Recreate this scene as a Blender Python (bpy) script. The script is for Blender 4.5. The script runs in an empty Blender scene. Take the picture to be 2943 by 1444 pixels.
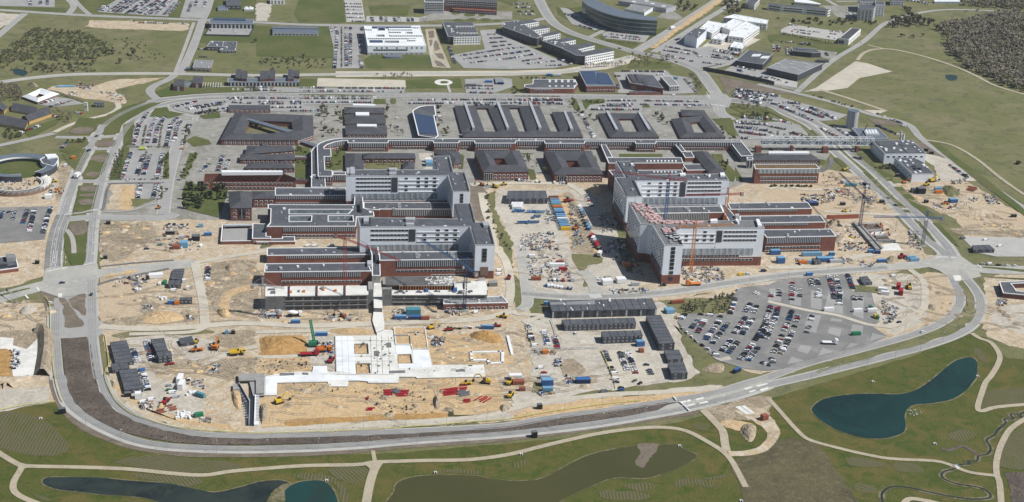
import bpy, bmesh, math, random
from mathutils import Vector, Matrix
R_ = random.Random(7)
scene = bpy.context.scene
COL = scene.collection

# ------------------------------------------------------------------ camera, sky, sun
FPX, PITCH, ROLL, YAW, CAM_H = 4200.0, math.radians(21.69), math.radians(2.80), math.radians(8.55), 460.0
fw = Vector((math.sin(YAW)*math.cos(PITCH), math.cos(YAW)*math.cos(PITCH), -math.sin(PITCH)))
r0 = fw.cross(Vector((0, 0, 1))).normalized(); u0 = r0.cross(fw)
rt = math.cos(ROLL)*r0 + math.sin(ROLL)*u0
up = -math.sin(ROLL)*r0 + math.cos(ROLL)*u0
CAM = -fw*(CAM_H/math.sin(PITCH)); CAM.z = CAM_H
cd = bpy.data.cameras.new('camera'); cam = bpy.data.objects.new('camera', cd); COL.objects.link(cam)
cd.sensor_width = 36; cd.lens = 36*FPX/2943; cd.clip_start = 1; cd.clip_end = 20000
cam.matrix_world = Matrix(((rt.x, up.x, -fw.x, CAM.x), (rt.y, up.y, -fw.y, CAM.y), (rt.z, up.z, -fw.z, CAM.z), (0, 0, 0, 1)))
scene.camera = cam
SUN_EL = math.radians(48.5); SUN_DIR = Vector((27.7, -11.1, 0)).normalized()
sun_v = Vector((SUN_DIR.x*math.cos(SUN_EL), SUN_DIR.y*math.cos(SUN_EL), math.sin(SUN_EL)))
w = bpy.data.worlds.new('World'); scene.world = w; w.use_nodes = True
nt = w.node_tree; nt.nodes.clear()
sk = nt.nodes.new('ShaderNodeTexSky'); sk.sky_type = 'NISHITA'; sk.sun_disc = False
sk.sun_elevation = SUN_EL; sk.sun_rotation = math.atan2(SUN_DIR.x, SUN_DIR.y)
sk.dust_density = 0.6; sk.ozone_density = 2.0
bg = nt.nodes.new('ShaderNodeBackground'); bg.inputs[1].default_value = 0.056
ow = nt.nodes.new('ShaderNodeOutputWorld'); nt.links.new(sk.outputs[0], bg.inputs[0]); nt.links.new(bg.outputs[0], ow.inputs[0])
sl = bpy.data.lights.new('sun', 'SUN'); sl.energy = 4.9; sl.angle = math.radians(0.5); sl.color = (1, .985, .955)
so = bpy.data.objects.new('sun', sl); COL.objects.link(so)
so.rotation_euler = (-sun_v).to_track_quat('-Z', 'Y').to_euler()
vs = scene.view_settings; vs.view_transform = 'Standard'; vs.look = 'None'; vs.gamma = 1; vs.exposure = 0.1
scene.cycles.max_bounces = 5; scene.cycles.diffuse_bounces = 2

# ------------------------------------------------------------------ photo pixel -> place on the ground
def U(x, y, z=0.0):
    d = fw*FPX + rt*(x-1471.5) + up*(722-y)
    t = (z-CAM.z)/d.z
    return CAM + d*t
def kv(x, y):                                   # source px per vertical metre at a ground pixel
    a = U(x, y); b = a + Vector((0, 0, 1))
    def pr(p):
        q = p-CAM; return 722 - FPX*q.dot(up)/q.dot(fw)
    return pr(a)-pr(b)
TX = (0, 736, 1472, 2207)
def px(s):                                      # "cr:a,b a,b" tile coordinates, "w:" the whole picture at 2576 px
    out = []; c, r, wh = 0, 0, False
    for tk in s.split():
        if ':' in tk:
            h, tk = tk.split(':'); wh = h == 'w'
            if not wh: c, r = int(h[0]), int(h[1])
        a, b = map(float, tk.split(','))
        out.append((a*1.14247, b*1.14241) if wh else (TX[c]+a/3.5, 361*r+b/3.5013))
    return out
def W(s, z=0.0): return [U(x, y, z) for x, y in px(s)]
def smooth(P, closed=False, n=5):
    out = []; N = len(P)
    for i in range(N if closed else N-1):
        p0 = P[(i-1) % N] if closed or i > 0 else P[i]
        p1 = P[i]; p2 = P[(i+1) % N]
        p3 = P[(i+2) % N] if closed or i+2 < N else p2
        for k in range(n):
            t = k/n
            out.append(.5*((2*p1)+(p2-p0)*t+(2*p0-5*p1+4*p2-p3)*t*t+(3*p1-p0-3*p2+p3)*t**3))
    if not closed: out.append(P[-1].copy())
    return out

# ------------------------------------------------------------------ objects
def tag(o, label=None, cat=None, group=None, kind=None):
    if label: o['label'] = label
    if cat: o['category'] = cat
    if group: o['group'] = group
    if kind: o['kind'] = kind
    return o
class MB:
    def __init__(s): s.v = []; s.f = []; s.m = []
    def face(s, pts, m=0):
        n = len(s.v); s.v += [tuple(p) for p in pts]; s.f.append(tuple(range(n, n+len(pts)))); s.m.append(m)
    def box(s, c, sx, sy, sz, rz=0.0, m=0, bottom=True):     # c = centre of the base
        ca, sa = math.cos(rz), math.sin(rz); n = len(s.v)
        for dz in (0, sz):
            for dx, dy in ((-1, -1), (1, -1), (1, 1), (-1, 1)):
                x, y = dx*sx/2, dy*sy/2
                s.v.append((c[0]+x*ca-y*sa, c[1]+x*sa+y*ca, c[2]+dz))
        F = [(4, 5, 6, 7), (0, 1, 5, 4), (1, 2, 6, 5), (2, 3, 7, 6), (3, 0, 4, 7)]
        if bottom: F.append((3, 2, 1, 0))
        for f in F: s.f.append(tuple(n+i for i in f)); s.m.append(m)
    def prism(s, P, z0, z1, m=0, top=True, mt=None, bottom=False):
        n = len(s.v); k = len(P)
        A = sum(P[i][0]*P[(i+1) % k][1]-P[(i+1) % k][0]*P[i][1] for i in range(k))
        if A < 0: P = P[::-1]
        s.v += [(p[0], p[1], z0) for p in P] + [(p[0], p[1], z1) for p in P]
        for i in range(k):
            j = (i+1) % k; s.f.append((n+i, n+j, n+k+j, n+k+i)); s.m.append(m)
        if top: s.f.append(tuple(range(n+k, n+2*k))); s.m.append(m if mt is None else mt)
        if bottom: s.f.append(tuple(range(n+k-1, n-1, -1))); s.m.append(m)
    def bar(s, a, b, t, m=0):
        a = Vector(a); b = Vector(b); d = (b-a)
        if d.length < 1e-6: return
        d.normalize(); q = d.cross(Vector((0, 0, 1)))
        if q.length < 1e-3: q = Vector((1, 0, 0))
        q.normalize(); r = d.cross(q); n = len(s.v); h = t/2
        for p in (a, b):
            for x, y in ((-1, -1), (1, -1), (1, 1), (-1, 1)): s.v.append(tuple(p+q*x*h+r*y*h))
        for f in ((0, 1, 5, 4), (1, 2, 6, 5), (2, 3, 7, 6), (3, 0, 4, 7), (3, 2, 1, 0), (4, 5, 6, 7)):
            s.f.append(tuple(n+i for i in f)); s.m.append(m)
    def cyl(s, c, r, h, n=12, m=0, r2=None, mt=None):
        r2 = r if r2 is None else r2; k = len(s.v)
        for z, rr in ((0, r), (h, r2)):
            for i in range(n):
                a = 2*math.pi*i/n; s.v.append((c[0]+rr*math.cos(a), c[1]+rr*math.sin(a), c[2]+z))
        for i in range(n):
            j = (i+1) % n; s.f.append((k+i, k+j, k+n+j, k+n+i)); s.m.append(m)
        s.f.append(tuple(range(k+n, k+2*n))); s.m.append(m if mt is None else mt)
    def mesh(s, name, mats):
        me = bpy.data.meshes.new(name); me.from_pydata(s.v, [], s.f)
        for m in (mats if isinstance(mats, (list, tuple)) else [mats]): me.materials.append(m)
        if any(s.m): me.polygons.foreach_set('material_index', s.m)
        me.update(); return me
    def obj(s, name, mats, parent=None):
        o = bpy.data.objects.new(name, s.mesh(name, mats)); COL.objects.link(o)
        if parent: o.parent = parent
        return o
def empty(name, label, cat, loc=(0, 0, 0), rz=0, group=None):
    o = bpy.data.objects.new(name, None); COL.objects.link(o); o.location = loc; o.rotation_euler = (0, 0, rz)
    return tag(o, label, cat, group)
def child(name, me, parent, loc=(0, 0, 0), rz=0, label=None):
    o = bpy.data.objects.new(name, me); COL.objects.link(o); o.parent = parent; o.location = loc; o.rotation_euler = (0, 0, rz)
    if label: o['label'] = label
    return o
def copy_tree(o, parent=None):
    c = o.copy(); COL.objects.link(c); c.parent = parent
    for ch in o.children: copy_tree(ch, c)
    return c

# ------------------------------------------------------------------ materials
def from_end(a, b):                              # which end of a row the counting starts from
    d = b-a
    return ('left end' if d.x > 0 else 'right end') if abs(d.x) > abs(d.y) else ('near end' if d.y > 0 else 'far end')
M = {}
def mat(name, col, rough=.9, spots=(), bump=0.0, bscale=1.0, metal=0.0, spec=.3, wave=None):
    """base colour broken up by world-scale noise: spots = [(size in metres, second colour, from, to, distortion)]"""
    m = bpy.data.materials.new(name); m.use_nodes = True; t = m.node_tree; N = t.nodes; L = t.links
    b = N['Principled BSDF']; b.inputs['Roughness'].default_value = rough; b.inputs['Metallic'].default_value = metal
    b.inputs['Specular IOR Level'].default_value = spec
    geo = N.new('ShaderNodeNewGeometry'); last = None
    c0 = N.new('ShaderNodeRGB'); c0.outputs[0].default_value = (*col, 1); last = c0.outputs[0]
    for i, (size, c2, lo, hi, dis) in enumerate(spots):
        mp = N.new('ShaderNodeMapping'); mp.inputs['Location'].default_value = (17.3*i+len(name), 31.7*i, 5*i)
        L.new(geo.outputs['Position'], mp.inputs['Vector'])
        no = N.new('ShaderNodeTexNoise'); no.inputs['Scale'].default_value = 1/size; no.inputs['Detail'].default_value = 4
        no.inputs['Roughness'].default_value = .6; no.inputs['Distortion'].default_value = dis
        L.new(mp.outputs[0], no.inputs['Vector'])
        rp = N.new('ShaderNodeMapRange'); rp.inputs['From Min'].default_value = lo; rp.inputs['From Max'].default_value = hi
        L.new(no.outputs[0], rp.inputs[0])
        mx = N.new('ShaderNodeMixRGB'); mx.inputs[2].default_value = (*c2, 1)
        L.new(rp.outputs[0], mx.inputs[0]); L.new(last, mx.inputs[1]); last = mx.outputs[0]
    if wave:                                     # (spacing m, angle, colour, from, to, distortion)
        sp, an, c2, lo, hi, dis = wave
        mp = N.new('ShaderNodeMapping'); mp.inputs['Rotation'].default_value = (0, 0, an); L.new(geo.outputs['Position'], mp.inputs['Vector'])
        wv = N.new('ShaderNodeTexWave'); wv.inputs['Scale'].default_value = .31416/sp; wv.inputs['Distortion'].default_value = dis
        wv.inputs['Detail'].default_value = 2; wv.inputs['Detail Scale'].default_value = .6
        L.new(mp.outputs[0], wv.inputs['Vector'])
        rp = N.new('ShaderNodeMapRange'); rp.inputs['From Min'].default_value = lo; rp.inputs['From Max'].default_value = hi
        L.new(wv.outputs[1], rp.inputs[0])
        mx = N.new('ShaderNodeMixRGB'); mx.inputs[2].default_value = (*c2, 1)
        L.new(rp.outputs[0], mx.inputs[0]); L.new(last, mx.inputs[1]); last = mx.outputs[0]
    L.new(last, b.inputs['Base Color'])
    if bump:
        no = N.new('ShaderNodeTexNoise'); no.inputs['Scale'].default_value = 1/bscale; no.inputs['Detail'].default_value = 5
        L.new(geo.outputs['Position'], no.inputs['Vector'])
        bp = N.new('ShaderNodeBump'); bp.inputs['Distance'].default_value = bump; L.new(no.outputs[0], bp.inputs['Height'])
        L.new(bp.outputs[0], b.inputs['Normal'])
    M[name] = m; return m
# ground
mat('meadow', (.135, .138, .048), spots=[(70, (.185, .165, .085), .42, .68, 1.2), (14, (.085, .095, .042), .48, .72, .6), (2.2, (.21, .19, .11), .55, .8, 0)], bump=.5, bscale=2)
mat('lawn', (.072, .095, .02), spots=[(45, (.125, .12, .042), .4, .65, .3), (3, (.065, .08, .02), .45, .75, 0), (1.2, (.16, .16, .07), .6, .85, 0)], bump=.3, bscale=1)
mat('park', (.076, .086, .013), spots=[(42, (.12, .098, .024), .44, .64, 1.6), (14, (.046, .072, .006), .48, .66, 1.2), (6, (.115, .1, .034), .55, .7, 2), (2.5, (.11, .11, .035), .58, .82, 0), (1.1, (.03, .042, .008), .55, .8, 0)], bump=.5, bscale=1.4)
mat('field', (.11, .095, .045), spots=[(30, (.075, .06, .035), .45, .65, .7), (5, (.16, .14, .075), .5, .75, .3), (1.6, (.05, .05, .022), .5, .8, 0)], bump=.5, bscale=1.5)
mat('dirt', (.46, .38, .27), spots=[(34, (.35, .28, .19), .42, .6, 1.6), (10, (.55, .49, .39), .48, .64, 2.5), (11, (.47, .325, .18), .52, .63, 3), (3.5, (.25, .195, .135), .56, .74, 1.5), (1.3, (.58, .48, .36), .55, .8, 0)], bump=.5, bscale=2.5)
mat('sand', (.52, .37, .2), spots=[(26, (.43, .29, .15), .42, .62, 1.2), (8, (.57, .44, .28), .5, .62, 3.5), (5, (.36, .245, .13), .56, .66, 4), (2, (.33, .22, .11), .6, .8, .6)], bump=.4, bscale=2,)
mat('sand_heap', (.4, .235, .085), spots=[(9, (.32, .18, .06), .42, .62, 1.2), (2.5, (.5, .31, .13), .5, .7, .8)], bump=.5, bscale=1.5)
mat('mud', (.28, .225, .155), spots=[(20, (.4, .33, .235), .42, .6, 2.5), (6, (.17, .135, .09), .5, .64, 3.5), (2, (.44, .36, .26), .58, .8, 0)], bump=.6, bscale=2)
mat('soil', (.092, .073, .058), spots=[(24, (.145, .115, .09), .42, .62, 1.2), (5, (.05, .04, .033), .48, .66, 3), (1.3, (.15, .125, .1), .6, .85, .5)], bump=.6, bscale=1.6)
mat('soil_verge', (.15, .12, .09), spots=[(12, (.2, .165, .125), .42, .62, .8), (2, (.09, .07, .055), .55, .75, 1)], bump=.4, bscale=1.6)
mat('gravel', (.47, .43, .36), spots=[(28, (.37, .335, .28), .42, .6, 1.6), (8, (.55, .51, .44), .5, .66, 3), (6, (.42, .35, .26), .55, .66, 2.5), (2, (.32, .29, .24), .62, .82, 0)], bump=.2, bscale=1.5)
mat('haul_road', (.5, .455, .37), spots=[(20, (.43, .39, .31), .42, .62, 1), (3, (.56, .52, .44), .5, .72, 1.5)], bump=.15, bscale=1.5)
mat('gravel_path', (.4, .345, .25), spots=[(12, (.34, .29, .21), .42, .62, 1), (2, (.45, .4, .31), .5, .72, 0)], bump=.1)
mat('road', (.31, .305, .29), spots=[(40, (.35, .34, .32), .42, .62, .5), (5, (.275, .27, .257), .5, .72, 1), (1.2, (.36, .36, .34), .6, .85, 0)])
mat('road_dusty', (.39, .375, .335), spots=[(35, (.33, .325, .3), .42, .62, 1), (7, (.45, .43, .37), .5, .72, 1.4)])
mat('asphalt_new', (.125, .125, .125), spots=[(22, (.175, .172, .165), .42, .62, .8), (4, (.1, .1, .1), .5, .72, 1)])
mat('asphalt', (.18, .177, .17), spots=[(30, (.26, .25, .235), .42, .62, .8), (4, (.175, .17, .162), .5, .72, .6)])
mat('parking', (.285, .28, .27), spots=[(30, (.34, .333, .315), .42, .62, .8), (4, (.29, .284, .27), .5, .72, .6)])
mat('pavement', (.42, .41, .38), spots=[(20, (.37, .36, .335), .42, .62, .5), (3, (.46, .45, .42), .5, .75, 0)])
mat('campus_paving', (.28, .27, .24), spots=[(25, (.21, .2, .165), .42, .62, .8), (6, (.35, .34, .31), .5, .72, .4)])
mat('kerb', (.5, .5, .47))
mat('paint_line', (.75, .75, .72), spots=[(3, (.55, .55, .53), .5, .8, 0)])
mat('bike_path', (.38, .36, .33), spots=[(15, (.33, .31, .29), .42, .62, .5)])
mat('plough_stripes', (.105, .09, .045), spots=[(9, (.08, .085, .03), .42, .62, .8)], wave=(2.6, .55, (.24, .19, .125), .35, .8, 2.2), bump=.4, bscale=1.4)
mat('water_blue', (.009, .028, .026), rough=.12, spots=[(60, (.012, .042, .036), .4, .6, .8), (9, (.02, .04, .036), .55, .75, 1)], spec=.14, bump=.03, bscale=1.5)
mat('water_green', (.062, .06, .017), rough=.1, spots=[(70, (.07, .066, .02), .4, .6, .8)], spec=.4, bump=.03, bscale=1.5)
mat('water_deep', (.012, .052, .046), rough=.2, spots=[(20, (.02, .04, .034), .4, .6, .8)], spec=.12, bump=.03, bscale=1.5)
mat('water_teal', (.03, .042, .036), rough=.2, spots=[(22, (.014, .02, .02), .42, .66, 1), (7, (.04, .046, .034), .52, .7, 1)], spec=.12, bump=.03, bscale=1.5)
mat('reeds', (.2, .17, .1), spots=[(14, (.075, .085, .025), .45, .55, 1), (1.5, (.1, .09, .04), .45, .7, 0)], bump=.6, bscale=.8)
# building
mat('felt', (.085, .09, .104), spots=[(16, (.115, .12, .132), .44, .6, 1), (5, (.068, .07, .078), .5, .62, 1.5), (1.5, (.12, .122, .128), .62, .8, 0)], wave=(2.0, 0, (.062, .065, .073), .86, 1, .2))
mat('slate', (.068, .07, .08), spots=[(10, (.095, .096, .105), .42, .62, .8)], wave=(1.1, 0, (.04, .04, .045), .5, .9, .4))
mat('metal_roof', (.16, .19, .23), rough=.45, metal=.3, spots=[(8, (.19, .22, .26), .4, .65, .4)])
mat('grey_roof', (.21, .215, .215), spots=[(14, (.245, .25, .25), .4, .65, .6), (2, (.185, .19, .19), .55, .8, 0)])
mat('white_roof', (.74, .76, .78), spots=[(12, (.62, .64, .66), .45, .65, .8), (2.5, (.68, .69, .7), .5, .75, 0)])
mat('concrete_white', (.68, .665, .62), spots=[(14, (.56, .545, .5), .42, .62, .8), (3, (.74, .73, .69), .5, .72, .6)])
mat('concrete', (.3, .295, .28), spots=[(9, (.24, .235, .22), .42, .62, .8), (2, (.36, .355, .34), .55, .75, .4)])
mat('concrete_dark', (.17, .17, .168), spots=[(7, (.13, .13, .13), .42, .62, .8), (2, (.21, .21, .205), .55, .75, .4)])
mat('brick', (.2, .08, .057), spots=[(6, (.16, .063, .047), .42, .62, .6), (1.1, (.25, .108, .08), .5, .75, 0)])
mat('brick_dark', (.14, .06, .055), spots=[(6, (.115, .05, .048), .42, .62, .6)])
mat('brick_brown', (.22, .15, .11), spots=[(6, (.18, .12, .09), .42, .62, .6)])
mat('panel', (.75, .79, .84), rough=.5, spots=[(9, (.7, .735, .78), .42, .62, .6)])
mat('panel_white', (.8, .8, .8), rough=.5, spots=[(9, (.74, .74, .74), .42, .62, .6)])
mat('panel_grey', (.4, .41, .43), rough=.5, spots=[(9, (.35, .36, .38), .42, .62, .6)])
mat('panel_dark', (.045, .05, .06), rough=.5, spots=[(5, (.06, .065, .075), .42, .62, .6)])
mat('trim', (.76, .77, .77), rough=.5)
mat('fins', (.4, .43, .46), rough=.4, wave=(1.2, 0, (.11, .13, .16), .45, .6, 0))
mat('glass', (.02, .025, .032), rough=.08, spec=.6)
mat('glass_green', (.03, .055, .06), rough=.1, spec=.6, spots=[(5, (.05, .08, .085), .45, .6, 0)])
mat('glass_pale', (.3, .34, .36), rough=.25, spots=[(4, (.2, .24, .27), .45, .6, 0)])
mat('solar', (.025, .045, .1), rough=.2, spec=.6, wave=(1.6, 0, (.05, .075, .14), .6, .9, 0))
mat('yellow_wall', (.5, .33, .12), spots=[(4, (.42, .27, .1), .45, .7, 0)])
mat('sedum', (.13, .08, .04), spots=[(5, (.17, .12, .06), .42, .62, .6)])
mat('steel', (.45, .47, .48), rough=.4, metal=.3)
mat('black_metal', (.03, .03, .033), rough=.5)
# things
for n_, c_ in dict(white=(.78, .78, .78), silver=(.45, .46, .48), black=(.018, .018, .02), navy=(.02, .035, .09), red=(.35, .02, .025), grey=(.14, .145, .155), blue=(.045, .13, .33),
                   skyblue=(.17, .34, .5), yellow=(.65, .43, .03), orange=(.6, .19, .03), rust=(.28, .09, .05), green=(.03, .2, .1), lime=(.6, .72, .1), pink=(.55, .38, .36), teal=(.08, .25, .3), beige=(.5, .43, .3)).items():
    mat('p_'+n_, c_, rough=.35 if n_ not in ('rust', 'pink') else .8, spots=[(.7, tuple(x*.85 for x in c_), .45, .7, 0)])
mat('tyre', (.02, .02, .02))
mat('bark', (.09, .075, .06))
mat('leaf_dark', (.04, .056, .025), spots=[(2, (.045, .06, .025), .45, .65, 0)])
mat('leaf_spring', (.1, .11, .03), spots=[(3, (.14, .13, .04), .45, .65, 0)])
mat('twig', (.2, .165, .12), spots=[(8, (.15, .13, .085), .45, .65, 0)])
mat('wood_twig', (.27, .24, .19), spots=[(25, (.2, .19, .13), .42, .62, 0), (9, (.34, .29, .23), .5, .7, 0)])

# ------------------------------------------------------------------ sheets on the ground
LC = {}
NATURAL = dict(plough_a=.4, plough_b=.4, plough_c=.4, dirt_warm=1.8, meadow=1.3, park=.5, field=1.3, dirt=1.6, sand=1.6, sand_heap=1., mud=1.6, gravel=1.2, soil=.5, soil_verge=.7, lawn=.25)
def lay(layer):                                  # every sheet a little above the one before
    LC[layer] = LC.get(layer, 0)+1; return layer*.05+LC[layer]*.0012
def sheet(name, s, m, layer, sm=False, kind='structure', holes=None):
    P = W(s) if isinstance(s, str) else s
    if sm: P = smooth(P, True, 4)
    if m in NATURAL and layer > 0:               # ragged edges where soil or grass ends
        Q = []
        for a, b in zip(P, P[1:]+P[:1]):
            l = (b-a).length; k = max(1, min(40, int(l/6))); g = min(NATURAL[m], l*.13)
            Q += [a+(b-a)*(i/k)+Vector((R_.uniform(-g, g), R_.uniform(-g, g), 0))*1.4 for i in range(k)]
        P = Q
    z = lay(layer)
    bm = bmesh.new()
    vs_ = [bm.verts.new((p.x, p.y, z)) for p in P]
    try:
        f = bm.faces.new(vs_)
        f.normal_update()
        if f.normal.z < 0: f.normal_flip()
        bmesh.ops.triangulate(bm, faces=bm.faces[:], ngon_method='EAR_CLIP')
    except ValueError: pass
    me = bpy.data.meshes.new(name); bm.to_mesh(me); bm.free(); me.materials.append(M[m])
    o = bpy.data.objects.new(name, me); COL.objects.link(o); o['kind'] = kind
    return o
def ribbon_mb(mb, P, wd, z, m=0, sm=True, off=0.0):
    Q = smooth(P, False, 5) if sm and len(P) > 2 else P
    L, Rr = [], []
    for i, p in enumerate(Q):
        a = Q[max(i-1, 0)]; b = Q[min(i+1, len(Q)-1)]
        d = (b-a); d.z = 0; d.normalize(); n = Vector((-d.y, d.x, 0))
        c = p+n*off
        L.append((c.x+n.x*wd/2, c.y+n.y*wd/2, z)); Rr.append((c.x-n.x*wd/2, c.y-n.y*wd/2, z))
    for i in range(len(Q)-1):
        e = i % 9*.0001; mb.face([(p[0], p[1], p[2]+e) for p in (Rr[i], Rr[i+1], L[i+1], L[i])], m)
def ribbon(name, s, wd, m, layer, kind='structure', sm=True, off=0.0):
    mb = MB(); ribbon_mb(mb, W(s), wd, lay(layer), 0, sm, off)
    o = mb.obj(name, M[m]); o['kind'] = kind; return o
def road(s, wd, layer=6, m='road', kerb=1.2, name='road'):
    if kerb: ribbon('pavement', s, wd+2*kerb, 'pavement', layer-1)
    return ribbon(name, s, wd, m, layer)
def dash_mb(mb, s, off, dl, gl, wd, layer):
    P = smooth(W(s), False, 8) if len(px(s)) > 2 else W(s)
    acc = 0.0; on = True; seg = []
    for i in range(len(P)-1):
        a, b = P[i], P[i+1]; L = (b-a).length; t = 0.0; d = (b-a)/max(L, 1e-6); n = Vector((-d.y, d.x, 0))
        while t < L:
            lim = dl if on else gl; st = min(lim-acc, L-t)
            if on:
                p = a+d*t+n*off; q = a+d*(t+st)+n*off
                mb.face([(p-n*wd/2)[:2]+(layer*.05,), (q-n*wd/2)[:2]+(layer*.05,), (q+n*wd/2)[:2]+(layer*.05,), (p+n*wd/2)[:2]+(layer*.05,)])
            acc += st; t += st
            if acc >= lim-1e-6: acc = 0.0; on = not on or gl == 0
# ------------------------------------------------------------------ THE GROUND
mat('dirt_warm',(.47,.36,.235),spots=[(14,(.42,.33,.225),.42,.6,2),(5,(.53,.44,.32),.5,.62,3),(3,(.33,.25,.16),.56,.7,3)],bump=.4,bscale=2)
mat('road_wear',(.25,.248,.24),spots=[(14,(.31,.305,.29),.42,.6,1)])
sheet('terrain',[Vector((-7000,-4000,0)),Vector((7000,-4000,0)),Vector((7000,9000,0)),Vector((-7000,9000,0))],'meadow',0)
for an,nm in ((.1,'a'),(1.2,'b'),(-.5,'c')):
    mat('plough_'+nm,(.09,.085,.034),spots=[(9,(.075,.08,.025),.42,.62,.8),(16,(.07,.078,.014),.5,.58,1)],wave=(2.1,an,(.14,.118,.07),.45,1.0,3),bump=.4,bscale=1.4)
def SH(s,m,layer,sm=False,name=None): return sheet(name or {'lawn': 'grass','park': 'grass','meadow': 'grass','parking': 'pavement'}.get(m,'ground'),s,m,layer,sm)
# zones
SH('w:-120,1012 60,1025 160,1010 240,1100 400,1145 700,1150 1000,1140 1400,1105 1700,1065 1790,1040 1950,1000 2100,955 2300,895 2440,840 2480,850 2530,900 2700,920 2750,1450 -260,1450','park',1)
SH('w:240,560 330,290 380,270 450,240 1000,232 1790,240 1830,340 2100,370 2060,430 1880,480 1540,480 1240,480 700,560 640,640','campus_paving',1)
SH('w:-80,0 470,0 520,45 500,60 460,190 -80,205','meadow',1)
SH('00:150,1290 300,1100 1000,1000 1500,1000 1150,1264 01:900,500 640,1000 400,1350 -200,1300 -200,0','meadow',1)
SH('w:250,700 520,655 660,625 760,600 1000,560 1240,470 1330,440 1540,440 1560,740 1330,750 1340,850 1340,1000 1420,1035 1330,1055 900,1085 600,1095 420,1055 310,965 262,850 245,800','dirt',2)
SH('w:255,560 420,552 560,555 650,560 660,640 255,695','dirt',2)
SH('01:1050,970 1300,990 1500,970 1560,1100 1350,1264 02:1250,80 1100,100 1000,0','mud',3,True)
SH('w:1640,560 1830,480 1880,455 2080,425 2160,440 2330,640 2400,660 2230,690 1880,720 1660,760 1560,745','dirt',2)
SH('31:530,470 700,480 900,600 1100,700 1250,830 1300,900 900,900 560,900 0,760 0,640 300,650','dirt_warm',3,True)
SH('31:1200,590 1500,560 2000,560 2300,740 2576,930 2700,1060 2700,1264 2000,1150 1900,950 1700,860 1450,760','dirt',2)
SH('31:1900,900 2150,820 2450,830 2700,1000 2700,1060 2200,1040 1950,1000','dirt_warm',3,True)
SH('31:1850,1030 2200,1060 2576,1050 2700,1060 2700,1130 2200,1110 1900,1090','mud',3,True)
SH('w:-60,450 150,430 215,400 205,470 165,540 118,690 60,715 -60,735','dirt',2)
SH('01:620,360 760,470 740,640 640,760 560,740 600,560','mud',3,True)
SH('w:-60,770 60,760 130,765 140,850 160,1010 60,1022 -60,1035','dirt',2)
SH('02:0,800 200,790 420,820 440,1000 430,1150 380,1264 100,1264 0,1100','mud',3)
SH('02:0,870 140,880 130,950 270,990 380,880 400,1150 360,1264 130,1264 100,1010 0,990','concrete_white',4)
SH('02:0,990 60,985 110,1020 120,1264 -60,1264 -60,1000','sand_heap',5)
SH('03:-40,140 300,130 470,110 490,250 300,290 -40,350','gravel',3,True)
SH('w:2478,700 2540,690 2640,690 2640,890 2540,870 2490,850 2455,800 2480,760','dirt',2)
SH('32:2290,580 2576,530 2700,540 2700,840 2450,800 2250,720','gravel',3,True)
SH('w:2170,690 2310,690 2390,690 2410,740 2385,800 2260,850 2100,905 1990,935 1890,940 1780,890 1690,790 1700,760 1850,720','dirt',2)
SH('w:1880,715 2180,690 2290,690 2340,740 2330,800 2250,845 2130,720','gravel',3)
SH('32:1560,230 1760,230 1850,330 1890,450 1870,620 1700,740 1600,640 1590,400','dirt_warm',4,True)
SH('w:1330,830 1400,760 1680,760 1760,940 1720,960 1500,985 1420,1000 1340,960','gravel',3)
SH('w:1255,478 1480,478 1550,560 1560,660 1620,735 1330,742 1310,680 1285,600 1240,520','gravel',3)
SH('21:370,700 560,680 660,760 760,1040 900,1264 600,1264 480,900','sand',4)
SH('21:560,700 700,830 780,1010 860,1180 920,1264 22:760,150 700,100 600,0','mud',4)
SH('22:640,30 900,60 880,130 760,150 740,250 780,330 720,360 690,230 600,60','meadow',5,True)
SH('11:2330,690 2400,650 2390,800 2480,1000 2576,1180 22:0,200 80,300 130,500 60,600 0,420 12:2510,0 2450,-60','meadow',5)
SH('11:2160,610 2280,620 2330,680 2260,700 2290,900 2310,990 2200,960 2150,750','soil_verge',4)
SH('02:1000,720 1180,850 1060,860 1110,1150 1070,1200 03:1180,230 1350,370 1700,500 2100,550 2576,570 2576,400 2200,300 1600,120 1250,100 02:1200,880 1900,840 2100,760 1500,740','dirt',3)
SH('03:1150,60 1240,200 1420,330 1700,450 2100,520 2400,540 2300,480 1900,440 1500,350 1330,200 1240,60','sand',4)
SH('11:1640,280 1780,290 1790,440 1690,440','gravel',4)
# middle site details
SH('02:2150,130 2576,120 2576,600 2300,620 2150,600 2080,330','mud',4,True)
SH('02:2210,560 2240,440 2400,360 2576,330 2576,380 2400,430 2310,480 2310,610','sand',5,True)
SH('02:990,350 1300,340 1420,480 1440,640 1300,700 1100,720 1000,660','dirt_warm',4,True)
SH('02:1400,470 1560,520 1580,620 1440,640','mud',5,True)
SH('02:1000,720 1500,640 1900,640 1950,700 1500,740 1100,740','mud',4,True)
SH('02:1180,830 1800,770 2050,790 2150,830 1700,850 1200,870','meadow',5,True)
SH('02:2050,870 2400,800 2576,790 2576,1000 2350,980 2200,960','mud',4)
SH('02:1270,870 1900,840 2150,900 2250,1030 2000,1100 1500,1150 1550,1264 03:1900,100 2100,300 1800,420 1300,200 02:1300,1000','gravel',4)
SH('02:1980,1150 2200,1110 2576,1080 2576,1264 2200,1264 1960,1200','mud',5,True)
SH('12:50,880 200,855 480,860 540,1000 520,1040 180,1055 40,1045','sand_heap',6)
SH('12:0,1090 500,1080 560,1200 100,1240 0,1230','sand',5,True)
SH('12:530,850 790,850 800,1210 530,1140','gravel',6)
SH('12:1690,780 2000,840 2400,830 2540,1000 2576,1130 2300,1140 1900,1130 1750,1140','sand',5,True)
SH('13:0,80 220,60 500,40 900,90 1100,40 1430,60 1620,10 2400,10 2480,200 2440,350 1940,400 1500,400 900,460 350,500 60,510 0,330','sand',5)
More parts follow.
